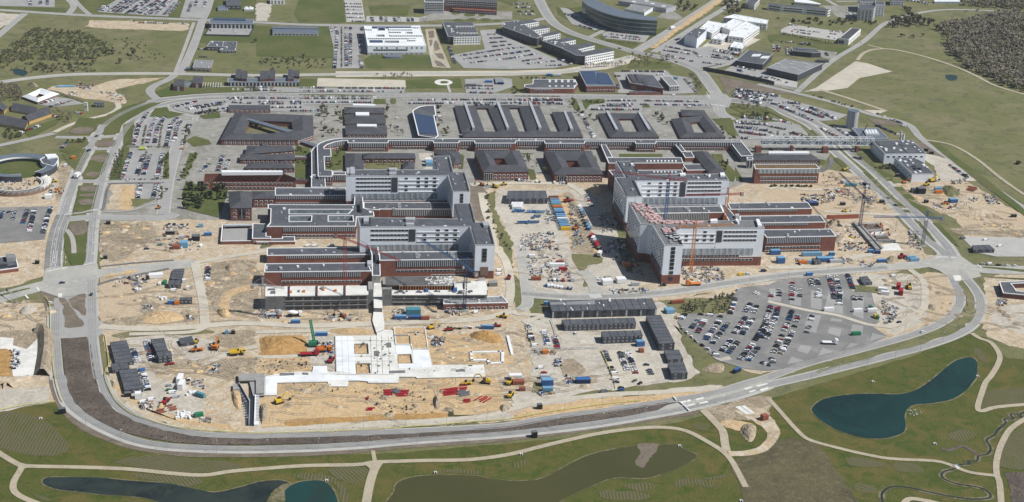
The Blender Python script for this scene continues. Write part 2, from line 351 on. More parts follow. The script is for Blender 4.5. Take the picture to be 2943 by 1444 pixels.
SH('13:350,440 900,410 1700,370 1900,370 1920,410 1400,440 900,460 350,500','sand_heap',6,True)
SH('13:1930,320 1980,320 1990,390 2240,390 2200,405 1930,405','water_green',7)
SH('13:0,515 600,490 1300,455 1900,420 2576,370 2576,430 1800,490 1000,540 300,575 0,575','gravel',6)
SH('23:0,380 150,330 700,230 1300,190 1700,150 2000,130 2050,160 1600,215 900,320 400,400 0,440','sand',5)
SH('23:0,150 600,200 1200,170 1700,110 2100,90 2200,150 1700,150 900,215 0,330','gravel',6)
SH('23:1900,340 2000,310 2150,280 2400,215 2576,200 2576,420 2470,455 2300,420 2080,440','mud',4)
SH('23:2090,460 2250,440 2440,490 2400,560 2200,530','sand',5,True)
SH('23:2190,560 2420,700 2440,740 2180,750 2150,600','park',5)
SH('23:2200,340 2576,300 2640,500 2700,640 2560,690 2540,560 2480,470 2300,400','dirt',5)
# striped planting beds
SH('03:0,360 230,370 480,460 640,620 700,740 450,800 0,720 -80,500','plough_a',3,True)
SH('03:1180,850 1500,790 2000,830 2390,880 2330,960 1700,960 1200,880','plough_b',3,True)
for s,k in (('03:1300,985 1500,985 2030,1020 1900,1110 1500,1040','c'),('13:720,945 950,905 1130,940 980,1090','c'),('13:400,980 700,990 830,1050 930,1180 900,1290 850,1290 840,1150 740,1060 400,1020','a'),
             ('23:870,1165 1030,1135 1050,1160 1200,1150 1380,1190 1340,1240 950,1235','a'),('23:1120,1100 1400,1065 1400,1130 1280,1150','a'),('23:1650,1050 1830,1025 2030,1070 2010,1120 1800,1090 1640,1115','a'),
             ('23:1930,1020 2120,990 2135,1015 1950,1040','a'),('33:785,830 950,820 1190,880 1150,910 850,900','c'),('33:1265,880 1440,870 1575,940 1500,970 1300,950','c'),('33:1815,580 1950,535 2100,570 2050,630 1950,660 1830,630','a'),
             ('33:2200,150 2700,110 2700,260 2300,290 2140,310 2180,200','c'),('33:2330,700 2576,480 2700,470 2700,900 2320,900','b'),('32:2060,1000 2120,980 2200,1080 2190,1130 2120,1080','c'),('23:0,880 150,840 150,860 60,925','a'),
             ('33:870,1090 960,1075 1080,1110 1060,1160 900,1160','b'),('03:330,1190 380,1185 510,1240 470,1260','b'),('23:1820,480 1990,480 1960,540 1840,530','c'),('13:1900,940 2230,950 2230,985 1920,965','a')):
    SH(s,'plough_'+k,3,True)
SH('33:-60,700 30,640 250,610 480,660 620,830 760,1020 940,1300 -200,1300 -400,900','field',3)
SH('23:2250,840 2400,800 2576,720 2700,1000 2576,1300 2480,1300 2420,1000','field',3)
SH('33:2380,980 2480,960 2640,970 2700,1350 2450,1300 2440,1150','soil',4)
# water
def pond(s,m,name='water'):
    P = smooth(W(s),True,5); mb = MB(); ribbon_mb(mb,P+[P[0]],2.2,lay(4),0,False); o = mb.obj('shore',M['reeds']); o['kind'] = 'structure'
    sheet(name,P,m,5)
pond('03:430,1060 480,1020 700,1015 1000,1020 1300,1050 1700,1080 2000,1140 2200,1165 2576,1070 13:0,1065 200,1045 300,1060 330,1085 200,1130 140,1200 110,1264 80,1400 03:2000,1400 1600,1264 1400,1215 1050,1190 830,1165 600,1140 470,1100','water_teal')
pond('13:290,1150 400,1075 560,1048 690,1060 780,1150 820,1264 830,1400 300,1400 285,1220','water_deep')
pond('13:1400,1400 1395,1150 1420,1080 1500,1035 1650,1005 1850,995 2200,1000 2350,1030 2576,1055 23:0,1055 250,1040 420,970 640,850 850,770 1200,705 1450,690 1650,690 1720,730 1850,790 1800,850 1650,930 1480,990 1320,1025 1100,1015 960,1035 800,1100 600,1190 470,1264 300,1400','water_green')
SH('23:1270,680 1460,680 1440,760 1380,830 1330,910 1290,915 1240,880 1245,840 1290,780 1280,740','soil_verge',6,True)
SH('13:130,1290 160,1190 250,1100 330,1080 290,1150 280,1290','reeds',6,True)
pond('33:450,310 560,230 800,185 1050,175 1320,180 1480,140 1600,70 32:1690,1264 1850,1130 1950,1085 2050,1075 2105,1130 2095,1264 33:2060,60 1980,150 1850,230 1650,270 1480,285 1400,330 1375,400 1385,500 1350,570 1200,620 1050,625 880,600 680,530 530,440 450,360','water_blue')
pond('00:125,700 200,700 280,730 235,768 150,745','water_blue')
pond('30:1790,760 1880,760 1905,795 1850,815 1800,795','water_blue')
ST = '33:2620,340 2540,380 2550,410 2490,380 2440,385 2470,430 2380,430 2390,470 2310,540 2280,590 2200,640 2240,720 2210,780 2120,800 2100,850 2010,855 2030,880 1930,890 1870,930 1770,960 1750,1010 1830,1060 1950,1090 2130,1120 2230,1180 2220,1225 2050,1235 1850,1210 1600,1160 1420,1120 1250,1110 1160,1160 1145,1220 1170,1320'
ribbon('shore',ST,4.5,'reeds',4); ribbon('stream',ST,1.3,'water_teal',5)
ribbon('shore','33:1740,720 1830,745 1950,700 2040,740 2120,800',3,'soil',5)
# park paths
for s,wd in (('03:-60,740 190,890 300,905 800,915 1300,935 1700,975 2050,995 2300,960 2576,935 13:500,900 1000,890 1180,865 1300,860 1700,848 2000,845 2250,830 2576,780 23:400,680 850,580 1250,525 1530,515 1750,550 1950,650 2110,750 2200,840 2280,980 2350,1115',4),
              ('03:230,895 190,970 140,1060 140,1150 230,1220 430,1300',4),('13:1240,860 1185,950 1140,1100 1110,1264 1090,1400',5.5),('13:1120,880 1170,920 1180,960',4),('13:1175,750 1195,860',2.6),
              ('23:1920,340 2060,480 2120,560 2140,680 2160,760',5.5),('33:0,215 120,350 300,550 420,640 700,720 1000,790 1250,830 1650,850 1800,880 1900,920 2050,970 2290,1000',3.4),
              ('33:2640,400 2450,520 2350,680 2300,850 2300,980 2330,1080 2350,1340',4),('32:2050,830 2130,880 2250,930 2330,1050 2310,1150 2240,1264 33:2190,60 2150,170 2110,310 2150,350 2300,310 2640,280',4),('33:1340,1320 1420,1235 1600,1255 1750,1290',4)):
    ribbon('path',s,wd,'gravel_path',7)
ribbon('path','23:2180,780 2350,775 2500,740 2576,680 33:60,600 70,540 0,430',6.5,'dirt',7)
SH('03:150,860 330,900 250,930 190,990 185,920','gravel_path',8)
# ring road round the south of the site
ribbon('soil','02:470,400 520,600 540,900 560,1264 03:580,120 650,290 830,480 1050,590 1330,690 1650,745 1950,775 2300,775 2576,775 13:500,765 1000,735 1500,690 2000,655 2576,610 23:800,510 1400,415 1850,350',9,'soil_verge',3)
OUT = '02:560,560 560,900 590,1264 03:610,0 650,150 720,290 880,420 1100,540 1350,640 1600,690 1900,715 2300,728 2576,728 13:500,715 1000,688 1500,645 2000,610 2576,570 23:800,480 1400,380 1750,315 2200,205 2450,130 2576,85'
INN = '02:920,300 925,600 930,900 980,1264 03:1020,0 1085,180 1230,330 1430,440 1720,530 2010,585 2300,600 2576,605 13:800,580 1500,555 2200,520 2576,490 23:500,400 1000,335 1500,260 1800,215 2100,150 2400,60 2576,10 32:400,1130 900,1000 1500,830 1800,690 1920,550 1930,430 1880,320 1850,240'
ribbon('pavement',OUT,9.5,'pavement',4,off=-1.2); ribbon('road',OUT,4.6,'road',6,off=1.0)
ribbon('pavement',INN,9,'pavement',4); ribbon('road',INN,6.6,'road',6)
SH('02:620,880 880,870 900,920 960,1264 03:1000,150 1150,340 1350,450 1650,545 1950,605 2576,632 13:0,630 700,610 1500,580 2100,540 2576,495 23:0,490 600,400 1100,330 1500,270 1680,260 1560,290 1420,350 1200,395 800,450 300,520 0,550 13:2576,555 2000,600 1300,650 600,680 0,690 03:2200,690 1750,670 1450,620 1150,535 900,400 750,270 690,130 665,0 02:640,1100','soil',8)
O2 = '23:2576,85 32:500,1235 1200,1060 1700,920 2000,790 2120,650 2140,500 2080,380 1990,270 1940,190'
ribbon('pavement',O2,10,'pavement',4); ribbon('road',O2,6.5,'road',6)
SH('32:450,1210 1000,1060 1600,880 1900,720 2000,560 1990,430 1920,310 1960,320 2060,440 2090,600 2040,720 1900,810 1500,950 1000,1090 500,1240','meadow',8)
SH('23:1560,290 1900,210 2150,150 2300,110 2450,130 2300,180 2000,240 1750,320 1420,365','road_dusty',7)
SH('23:2140,120 2300,90 2500,0 32:0,1240 0,1300 33:0,70 23:2400,170 2200,230','road_dusty',7)
SH('02:540,480 900,440 960,620 1000,700 1060,740 1030,840 930,900 560,890 545,700','road',7)
SH('02:590,480 650,480 720,560 850,740 830,770 700,780 650,770 635,570','soil_verge',9); SH('02:680,490 780,440 860,430 865,660 830,650 740,570','soil_verge',9)
# boulevard on the west
B1 = '00:2700,940 2100,960 1800,985 1600,1010 1400,1070 1200,1160 1050,1264 01:970,110 880,270 790,450 750,570 690,730 640,900 590,1060 560,1200 02:545,60 545,180'
B2 = '00:2700,975 2000,1000 1700,1040 1500,1110 1330,1230 01:1230,90 1120,300 1050,450 1000,640 950,850 920,1050 905,1264 02:890,150'
for s,wd in ((B1,7),(B2,6.5)): ribbon('pavement',s,wd+6,'pavement',3); ribbon('road',s,wd,'road',6)
ribbon('road','01:640,900 580,1060 540,1264 02:530,190',12.5,'asphalt',7)
for s in ('00:1560,1095 1680,1080 1700,1120 1860,1150 1700,1200 1500,1180','00:1180,1190 1300,1110 1500,1040 1620,1035 1600,1050 1430,1130 1230,1250 01:1200,80 1020,95 1060,20','01:700,50 800,-80 1030,-60 960,60 900,95 720,90','01:660,160 880,150 900,180 860,220 700,290 600,260',
          '01:980,150 1175,150 1150,215 950,215','01:930,300 990,275 1090,275 1110,300 1040,480 970,545 850,540 820,500 870,420','01:790,610 1000,600 930,880 760,890 740,850 770,700','01:690,990 760,975 890,970 880,1120 865,1264 02:870,50 840,150 720,150 690,100 660,0 01:640,1120',
          '01:860,230 700,290 620,290 780,500 900,300','00:1880,830 1720,870 1560,930 1600,980 2000,945 2600,925 2600,880 2100,880','01:1230,215 1310,215 1210,550 1100,555','01:1240,0 1360,-60 1320,200 1240,215','01:300,130 560,0 640,-80 500,-40 200,40','00:1080,1264 1500,1010 1250,1080 900,1250'):
    SH(s,'lawn',7)
for s in ('01:700,60 800,20 940,30 900,80 740,85','01:990,160 1160,155 1130,215 960,210','01:940,310 1080,290 1060,370 920,350','01:860,490 920,470 1000,480 950,520 880,510','01:820,620 950,610 950,670 820,660','01:800,700 940,690 930,720 820,715','01:800,750 930,750 910,800 810,800','01:700,1000 870,980 850,1090 740,1100'):
    SH(s,'soil_verge',8,True)
ribbon('path','01:670,1050 720,1120 740,1200 745,1290',4,'bike_path',9); ribbon('path','01:740,890 830,880 930,855 1010,850',3.5,'bike_path',9)
for s,wd in (('01:560,120 900,125 1220,105',6),('01:900,240 1220,235',5),('01:770,565 1100,565 1690,560',7),('01:690,945 1000,925 1600,935 1760,890',10),('01:1640,900 1690,560 1770,240 1830,0 00:1960,1230',9.5),('00:1960,1230 2000,1170 2300,1130 2576,1110',4),('00:1660,1060 1750,1130 1960,1180',4)):
    road(s,wd,6)
# main street and junctions in the south
road('02:-60,490 250,400 480,340 700,290 1000,230 1500,170 1960,120',15,5,'road_dusty')
SH('02:460,180 980,130 1000,230 980,400 900,440 600,470 400,400','road_dusty',7)
SH('02:0,440 300,370 310,380 0,460','lawn',8); SH('02:1030,250 1380,190 1370,210 1040,275','sand',8)
ribbon('road','02:1000,160 1400,120 1750,95',2.5,'asphalt_new',8); ribbon('road','02:980,345 1150,290 1450,230 1700,180',3,'asphalt_new',8)
for s,wd in (('02:1960,120 2010,350 2050,560 2060,740',7),('02:1000,760 1400,785 1900,770 2300,735 2576,730 12:500,755 1000,740 1500,720 2100,700 2400,660 2576,600',8),('02:1960,120 2300,60 2576,20 12:100,0',6),('02:2060,770 1900,820 1300,840',5),('12:0,820 400,810 700,800 1000,760',5),
              ('03:2576,555 13:300,530 1000,500 1700,450 2300,400 23:0,330 400,240 900,200',5),('02:2000,1150 2200,1080 2400,1000 2576,960',6),('12:0,1075 400,1060 500,1040',5),('11:2160,600 2300,592 2576,585 21:500,590 650,640 750,720 800,800',8),('11:2270,680 2300,850 2350,1000 2400,1264 12:2430,0 2500,80 2540,200 2560,400 2530,560',7),
              ('31:0,640 200,620 400,650 700,640',5),('31:560,870 800,880 1200,900 1350,900',6),('32:0,170 500,160 700,130 900,60 1100,30',7),('22:0,600 60,640 300,650 110,720',5),('32:1430,190 1560,300 1580,450 1560,580 1400,700 1200,770',6),
              ('32:0,510 400,600 700,650 1000,740 1250,770',4.5),('23:2050,110 1500,160 900,190 0,300',6)):
    ribbon('haul_road',s,wd,'haul_road',7)
road('22:100,430 600,465 1100,455 1600,410 2000,350 2576,265 32:500,215 1200,165 1700,120',9,6,'road_dusty',3)
road('22:90,-60 100,0 120,200 150,430 150,540 80,600',7.5,6,'road_dusty',1)
road('22:700,200 820,330 850,450',11,6,'road_dusty',0)
road('32:1700,120 2200,190 2700,190',15,6,'road_dusty')
SH('32:1500,120 1700,40 1950,60 2080,150 2150,260 1980,300 1850,290 1720,200','road_dusty',8)
SH('32:2100,165 2576,215 2700,215 2700,200 2200,160','lawn',9); SH('32:2120,260 2640,280 2700,300 2300,275','lawn',9)
# east boulevard
E1 = '20:2100,1010 2576,1065 30:180,1150 380,1240 31:480,50 640,230 800,380 1000,560 1250,780 1450,990 1620,1160 1750,1264 32:1820,100'
E2 = '20:2180,1000 2600,1050 30:330,1170 31:560,20 760,200 900,330 1050,450 1250,640 1450,840 1620,1010 1790,1200 32:1870,60'
for s,wd in ((E1,6.5),(E2,7)): ribbon('pavement',s,wd+7,'pavement',3); ribbon('road',s,wd,'road',6)
for s in ('31:950,470 1020,490 1200,680 1400,830 1320,830 1130,650','31:1340,850 1410,850 1440,880 1370,880','31:1250,620 1350,620 1500,760 1700,930 1600,920 1440,800','31:840,285 960,280 1130,450 1250,500 1250,560 1180,560 1020,440','31:650,335 700,325 820,420 760,430','31:1470,950 1530,970 1700,1180 1650,1160','31:1650,980 1730,990 1860,1140 1930,1230 1850,1190','31:420,50 460,50 590,140 500,130','31:270,70 330,80 470,140 420,140','20:2190,1080 2250,1060 2576,1110 30:100,1160 250,1250 20:2576,1130 2300,1140','20:2180,1150 2576,1150 30:0,1150 100,1230 0,1230 20:2300,1180','31:500,340 580,350 560,400 500,410','31:1600,160 1700,170 1900,330 2100,470 2500,780 2640,900 2640,960 2300,700 1900,400'):
    SH(s,'lawn',8)
ribbon('road','31:530,470 600,430 640,380 630,330',5,'asphalt_new',9)
SH('31:1540,260 1600,290 1820,330 1900,400 2200,560 1700,560 1680,430 1560,330','gravel',4)
for s in ('31:1480,180 1560,170 1820,320 1770,335 1560,250','31:1900,390 2050,430 2250,600 2300,700 2200,640 2000,480','30:1000,1190 1300,1230 1400,1264 1100,1264','30:350,1075 700,1140 780,1200 700,1180'): SH(s,'soil_verge',5)
# northern streets
N1 = '10:-300,960 700,960 1500,965 2576,968 20:700,975 1400,985 2050,1000'
road(N1,13,6)
for s in ('10:430,955 800,955 1170,962 1170,968 430,962','20:80,970 480,972 480,978 80,976'): SH(s,'lawn',9)
road('20:240,-60 370,180 520,300 760,390 1000,460 1250,530 1500,580 1700,640 1880,720 1970,830 2040,930 2090,1010',14,6)
road('20:1250,520 1500,370 1700,240 1950,80 2100,-20',12,7); road('20:1420,530 1700,360 1950,200 2200,50 2330,-30',7,7)
SH('20:1370,490 1620,310 1880,120 2080,-20 2150,-20 1950,140 1650,330 1450,490','sand',9)
SH('20:1930,960 2150,950 2210,1010 2180,1090 2010,1080','road',8)
road('20:2080,1050 2090,1130 2200,1210',12,6)
road('00:-60,840 300,790 700,755 1200,745 1750,745 2576,762 10:800,752 1500,742 2576,745 20:500,725 900,660 1200,570',9,5,'road_dusty',1.5)
SH('10:800,720 1500,720 2576,715 20:500,700 800,650 1200,560 1300,600 1150,650 950,700 500,745 10:2576,765 800,780','haul_road',4)
road('00:-60,100 800,155 1500,185 2050,205 2576,228 10:600,255 1800,262 2576,235 20:330,190',9,6)
for s,wd in (('00:-60,400 150,220 250,140',8),('00:2040,200 1960,430 1850,680 1800,735',9),('00:2050,200 2100,100 2140,-40',5),('00:640,-40 740,60 690,140',7),('00:720,-30 820,80 900,150',5),('00:1590,1010 1510,930 1550,870 1680,810 1760,760',8),('30:290,930 640,620 950,430 1160,250 1350,180 1600,120 1850,100 2200,110 2640,150',6),
              ('20:1900,710 2000,690 2200,640 2280,590',6),('30:-100,850 300,945 600,1020 900,1110 1050,1160 1400,1250 31:1550,140 1900,380 2250,620 2640,880',7),('20:760,390 900,320 1000,270 1100,250',6),('01:550,80 200,160 -60,215',6),('30:690,60 620,20 560,-20',6),('30:690,20 900,15',6)):
    road(s,wd,6,kerb=.8)
ribbon('path','00:1950,230 1860,480 1760,740',4.5,'bike_path',6)
for s,wd in (('30:900,610 960,540 1080,500 1280,505 1600,580 1900,680 2100,770 2300,870 2640,970',5),('30:1000,455 1150,490',4),('30:520,905 800,990 1100,1090 1180,1120',6),('31:1600,150 1850,200 2100,340 2350,540 2640,740',4)): ribbon('path',s,wd,'gravel_path',6)
SH('30:480,890 880,620 1000,640 1250,725 920,790 800,890 620,915 350,930','haul_road',5)
SH('30:960,1110 1210,1115 1090,1160','haul_road',5)
ribbon('path','00:1180,1040 1190,1090 1100,1150 900,1200 700,1264 01:550,70',6,'haul_road',6)
SH('00:470,900 620,860 900,880 1000,850 1200,800 1600,790 1750,750 1500,830 1300,870 1150,920 1250,980 1250,1050 1000,1010 800,990 560,920','dirt',4,True)
SH('00:860,270 910,208 1300,212 1900,240 1900,290 1850,315 1000,290','dirt',4)
SH('10:620,790 1500,810 1510,885 610,875','haul_road',5); SH('10:0,60 30,30 160,50 120,215 0,215','gravel',5); SH('10:440,800 610,800 610,880 440,870','lawn',5); SH('10:1500,810 2050,790 2080,890 1510,890','lawn',5)
SH('10:430,0 870,0 900,230 430,225 380,150','lawn',3); SH('10:0,262 730,275 780,480 780,590 400,580 0,570','lawn',3); SH('10:1080,600 1130,690 1220,690 1780,690 1740,560 1700,540 1180,545','lawn',3); SH('10:1130,60 1370,50 1560,55 1520,160 1160,150','lawn',4)
SH('00:2080,0 2576,0 2576,190 2090,190','lawn',3); SH('00:2040,250 2576,250 2576,430 1960,430','lawn',3); SH('00:1900,580 2576,500 2576,690 1870,720','meadow',3); SH('00:0,70 650,85 690,130 0,110','lawn',3)
SH('00:1000,0 2110,0 2070,190 1500,180 900,130 780,0','lawn',2)
SH('20:380,260 560,330 800,420 1030,510 1020,600 900,610','lawn',3); SH('20:440,70 700,180 960,290 860,330 620,240 460,150','lawn',3); SH('20:560,90 700,70 900,170 1000,200 830,200','lawn',3); SH('20:870,360 1060,410 1290,440 1200,480 900,400','lawn',4); SH('20:1080,280 1440,300 1590,270 1350,420 1400,340','lawn',3)
SH('30:0,360 130,340 640,440 800,470 930,470 700,600 560,500 300,440 0,410','lawn',3); SH('30:320,830 500,670 560,650 290,860','lawn',4); SH('20:1200,600 1600,640 1600,690 1150,690','lawn',4)
SH('20:2080,770 2576,870 30:0,880 300,960 0,930 20:2576,930 2240,890 2160,960','soil_verge',4)
SH('10:2640,0 2576,60 2400,0','lawn',4)
SH('10:1700,300 1800,290 1830,400 1960,690 1780,680 1740,540','gravel_path',5); [SH(s,'soil_verge',6) for s in ('10:1725,320 1780,310 1795,380 1745,390','10:1735,410 1780,400 1770,470 1750,470','10:1790,420 1820,410 1850,500 1790,520','10:1790,540 1870,540 1900,600 1830,590','10:1800,610 1890,640 1930,680 1820,670')]; ribbon('path','10:1800,380 1760,520 1780,670',2,'pavement',6); ribbon('path','10:1770,540 1940,690',2,'pavement',6)
SH('10:1100,225 1640,225 1900,200 2576,200 2576,120 1880,110 1640,180 1110,165','campus_paving',4)
SH('30:530,60 900,60 880,190 700,180 620,110','campus_paving',4); SH('30:430,500 700,530 660,600 560,590','campus_paving',4)
SH('30:0,780 200,850 290,890 260,910 0,860','campus_paving',4); SH('20:1650,130 1720,190 1680,210 1450,180 1560,100','campus_paving',4)
SH('20:2100,330 2500,400 2200,560 2000,540 1900,480','haul_road',4)
SH('w:632,307 734,310 736,327 680,335 618,334','meadow',6); SH('11:400,205 540,225 540,310 390,300','lawn',6); SH('11:392,340 540,340 520,540 400,520','lawn',6); SH('11:760,230 880,230 880,440 720,450','lawn',6); SH('11:1110,345 1470,345 1470,440 1100,440','meadow',6)
# car parks
for s,m in (('00:-60,-10 550,-10 550,75 0,65','parking'),('00:980,120 1190,-10 1800,-10 1780,30 1690,170 1500,160 1000,125','parking'),('00:1810,180 1870,-10 2115,-10 2050,190','parking'),('00:-60,130 210,150 150,210 0,290 -60,290','gravel'),('10:885,-20 1060,-20 1100,225 910,225','pavement'),('10:1110,165 1640,180 1640,225 1110,225','pavement'),
             ('10:730,270 1075,270 1120,540 1020,560 1085,690 770,695 780,480','parking'),('10:2250,310 2400,300 2576,380 20:0,400 580,660 400,690 0,700 10:2090,690 1960,560 2300,500','parking'),('20:480,80 560,90 760,180 960,280 830,310 600,250','parking'),('20:900,340 1060,290 1400,340 1330,430 940,390','parking'),
             ('20:1480,500 1700,370 1850,480 2000,470 2200,540 2260,620 1880,690 1500,560','parking'),('20:2120,720 2260,640 2576,720 2576,850','parking'),('30:0,760 300,830 290,890 0,850','pavement'),('30:130,300 240,250 770,330 680,410 130,330','pavement'),('20:2210,960 2240,910 2400,900 2576,950 30:330,1040 800,1160 690,1215 450,1225 0,1070 20:2576,1050','parking'),
             ('20:2220,1240 2320,1180 2576,1190 30:320,1264 31:450,140 0,145 21:2300,140 2230,20','parking'),('31:500,20 780,0 900,140 640,130','parking'),('10:-450,870 440,885 1500,890 1490,940 440,935 -450,930','parking'),('10:0,985 1170,990 1180,1050 470,1060 680,1110 660,1140 0,1120','parking'),('10:1510,1000 2576,1000 20:510,1000 560,1060 0,1060 10:1520,1060','parking'),
             ('20:930,1000 1990,1010 1990,1080 1310,1080 1300,1120 760,1110 780,1060','parking'),('20:1020,730 1560,720 1600,760 1800,790 1860,940 1600,950 1060,940 1080,850','parking'),('10:2100,800 2480,790 2576,800 2576,880 2400,940 2110,940','parking'),('00:1700,1090 1900,1020 2300,1000 2700,1000 2700,1060 2290,1120 1950,1150 1760,1110','parking'),
             ('00:1480,1130 1800,1180 1900,1264 01:1870,0 1770,210 1310,215 1400,0','parking'),('01:1260,265 1660,270 1640,540 1200,550','parking'),('01:1380,590 1600,590 1570,740 1350,745','parking'),('01:-60,830 530,815 450,1150 -60,1195','asphalt'),('01:2050,320 2400,280 2420,470 2000,470','campus_paving'),('00:400,1060 560,980 720,1000 850,1050 560,1080','parking'),
             ('22:1660,720 1690,640 1800,630 2180,640 2240,430 2300,370 2450,350 2576,345 32:100,300 750,240 850,260 850,410 1040,420 1120,720 1050,760 1200,860 1000,960 760,1040 400,1160 0,1210 22:2350,1190 2050,1100','asphalt'),('22:110,700 400,690 440,800 850,830 830,990 210,1000','gravel'),('22:890,1000 1250,1000 1430,1160 1440,1264 23:1440,50 1000,150 1010,0 22:960,1150','haul_road'),
             ('31:1940,1120 2700,1140 2700,1264 32:2700,60 2300,60 2100,20','pavement')):
    SH(s,m,5)
SH('01:1050,600 1370,590 1330,860 1060,850 1110,700','dirt',4); SH('01:1230,620 1370,600 1320,850 1200,850','sand',5); SH('01:1330,745 1570,745 1400,810 1330,820','meadow',6)
ribbon('road','01:1010,850 1040,830 1090,620 1200,585 1650,580',2.6,'asphalt_new',7); ribbon('path','01:1060,870 1300,860 1500,800 1600,780',3,'bike_path',7)
for s in ('00:2000,1170 2210,1130 2220,1190 2050,1200','01:1650,290 1700,280 1700,540 1640,545','01:1870,150 1960,110 2100,150 2130,190 1950,215','01:1910,280 2000,290 1960,340 1860,540 1830,530','01:1870,560 2050,620 2290,700 2200,930 1870,850 1830,700','20:600,1000 680,1090 680,1115 630,1110','20:700,1010 920,1000 930,1040 780,1060 740,1110','10:1190,1000 1300,1000 1310,1050 1180,1050','10:1350,995 1410,1000 1400,1050 1370,1050',
          '11:390,440 480,440 480,540 400,530','11:700,230 900,230 900,440 700,460','21:1080,290 1510,290 1510,320 1080,320','21:2000,290 2110,290 2130,360 2260,480 2230,570 2180,560','21:80,280 230,285 130,300','21:160,440 220,450 250,540 180,560','11:2040,280 2090,310 2080,440 2040,440','21:2240,420 2330,560 2260,560','21:810,310 840,320 880,440','20:1310,1060 1390,1065 1380,1085 1310,1085','20:2010,1200 2200,1190 2230,1264 21:2250,140 2100,20','01:1880,650 2290,640 2290,700 1900,720'):
    SH(s,'lawn',7)
for s in ('22:2000,1060 2060,1080 2180,1060 2200,1090 2080,1110','32:300,820',):
    if s.count(' ') > 2: SH(s,'gravel',7)
for s in ('32:330,950 440,960 400,1040 290,1010','32:550,980 660,1020 500,1065','32:240,1065 365,1110 190,1145','32:620,770 740,790 720,870 600,830','32:830,930 920,940 780,990','32:1050,830 1200,865 1030,910','32:850,740 960,760 950,830 830,820','32:640,680 750,695 740,720 620,710','32:230,400 340,440 330,560 215,540','32:430,400 545,400 540,600 430,580','32:620,370 760,400 750,640 560,610','32:840,440 965,470 960,690 850,650','32:10,380 140,390 130,520 0,500','32:400,640 540,650 480,830 360,800','32:870,340 1100,370 1090,420 870,410'):
    SH(s,'parking' if not s.startswith('32:870') else 'meadow',7)
SH('22:1480,500 1900,480 2240,440 2210,620 1700,640','meadow',6); SH('22:1640,740 1760,830 2040,1100 1900,1264 1770,1000','meadow',5)
SH('22:480,1090 640,1100 720,1200 700,1264 540,1264','mud',6)
# painted lines
mb = MB()
for s,off,dl,gl in ((N1,-1.7,3,4),(N1,1.7,3,4),('20:370,180 520,300 760,390 1000,460 1250,530 1500,580 1700,640 1880,720 1970,830 2040,930',0,3,4),('20:1250,520 1500,370 1700,240 1950,80',-2,3,4),('20:1880,720 1970,830 2040,930',3,3,3),('20:1880,720 1970,830 2040,930',-3,3,3),(E1,0,2,3),(E2,0,2,3),
                       ('01:690,730 640,900 580,1060 540,1264 02:530,190',-2,3,2),('01:640,900 580,1060 540,1264 02:530,190',1.2,3,2),('01:640,950 590,1060 570,1264 02:560,190',4,3,2),('01:920,1020 905,1264 02:890,120',-1.5,2,3),('01:920,1020 905,1264 02:890,120',1.5,2,3),('02:-60,490 250,400 460,345',-3,3,4),('02:-60,490 250,400 460,345',3,3,4),('00:-60,100 800,155 1500,185 2050,205',0,4,6),('32:1900,140 2200,190 2700,190',-4,3,3),('32:1900,140 2200,190 2700,190',4,3,3),
                       ('20:2080,1050 2090,1130',2,2,2),('20:2080,1050 2090,1130',-2,2,2),('22:150,430 600,465 1100,455 1600,410 2000,350 2576,265',0,2,6)):
    dash_mb(mb,s,off,dl,gl,.28,9)
def zebra(s,n,ln):                             # stripes along a line
    a,b = W(s); d = (b-a)/n; t = d.normalized(); q = Vector((-t.y,t.x,0))
    for i in range(n):
        p = a+d*(i+.25); e = d*.5; mb.face([(p.x,p.y,.475),((p+e).x,(p+e).y,.475),((p+e+q*ln).x,(p+e+q*ln).y,.475),((p+q*ln).x,(p+q*ln).y,.475)])
for s,n,ln in (('02:480,215 605,185',12,2.6),('02:635,188 685,170',5,2.6),('02:850,150 945,128',9,2.6),('01:650,905 735,900',9,2.4),('01:935,862 1005,858',7,2.4),('22:790,480 910,475',11,8),('32:1690,70 1820,70',11,2.4),('32:1840,75 1900,72',5,2.4),('10:1180,1000 1215,1000',4,10),('20:2000,1060 2150,1075',14,2.5),('10:1880,1010 1930,1050',6,3),('21:700,650 740,640',4,3)):
    zebra(s,n,ln)
for s,wd in (('02:370,370 395,402',1.3),('02:255,450 285,482',1.3),('02:480,180 600,160',.5),('01:700,870 715,800',.4),('01:660,878 735,876',.5),('01:915,1015 985,1015',.5),('32:2110,140 2150,175',1.0),('20:1950,930 1990,990',.6),('20:1960,925 2040,928',.6),('02:560,160 575,0',.3),('02:520,160 540,0',.3)):
    ribbon_mb(mb,W(s),wd,.472,0,False)
for k in range(10): ribbon_mb(mb,W('02:%d,%d %d,%d' % (612,20+k*12,640,8+k*12)),.5,.472,0,False)
def arrow(s,c=1.0):
    (a,b) = W(s); d = (b-a).normalized(); n = Vector((-d.y,d.x,0)); L = 4.2*c
    def q(x,y): p = a+d*x+n*y; return (p.x,p.y,.478)
    mb.face([q(0,-.12),q(L*.65,-.12),q(L*.65,.12),q(0,.12)]); mb.face([q(L*.6,-.55),q(L,0),q(L*.6,.55)])
for s in ('01:590,1050 600,1000','01:560,1160 570,1110','01:545,1210 560,1150','02:545,80 550,40','02:540,130 545,90','02:660,80 660,40','02:660,130 660,95','01:960,1100 962,1050','01:940,1190 945,1140','02:935,40 935,0','01:720,840 730,780'): arrow(s)
o = mb.obj('road_marking',M['paint_line']); o['kind'] = 'structure'
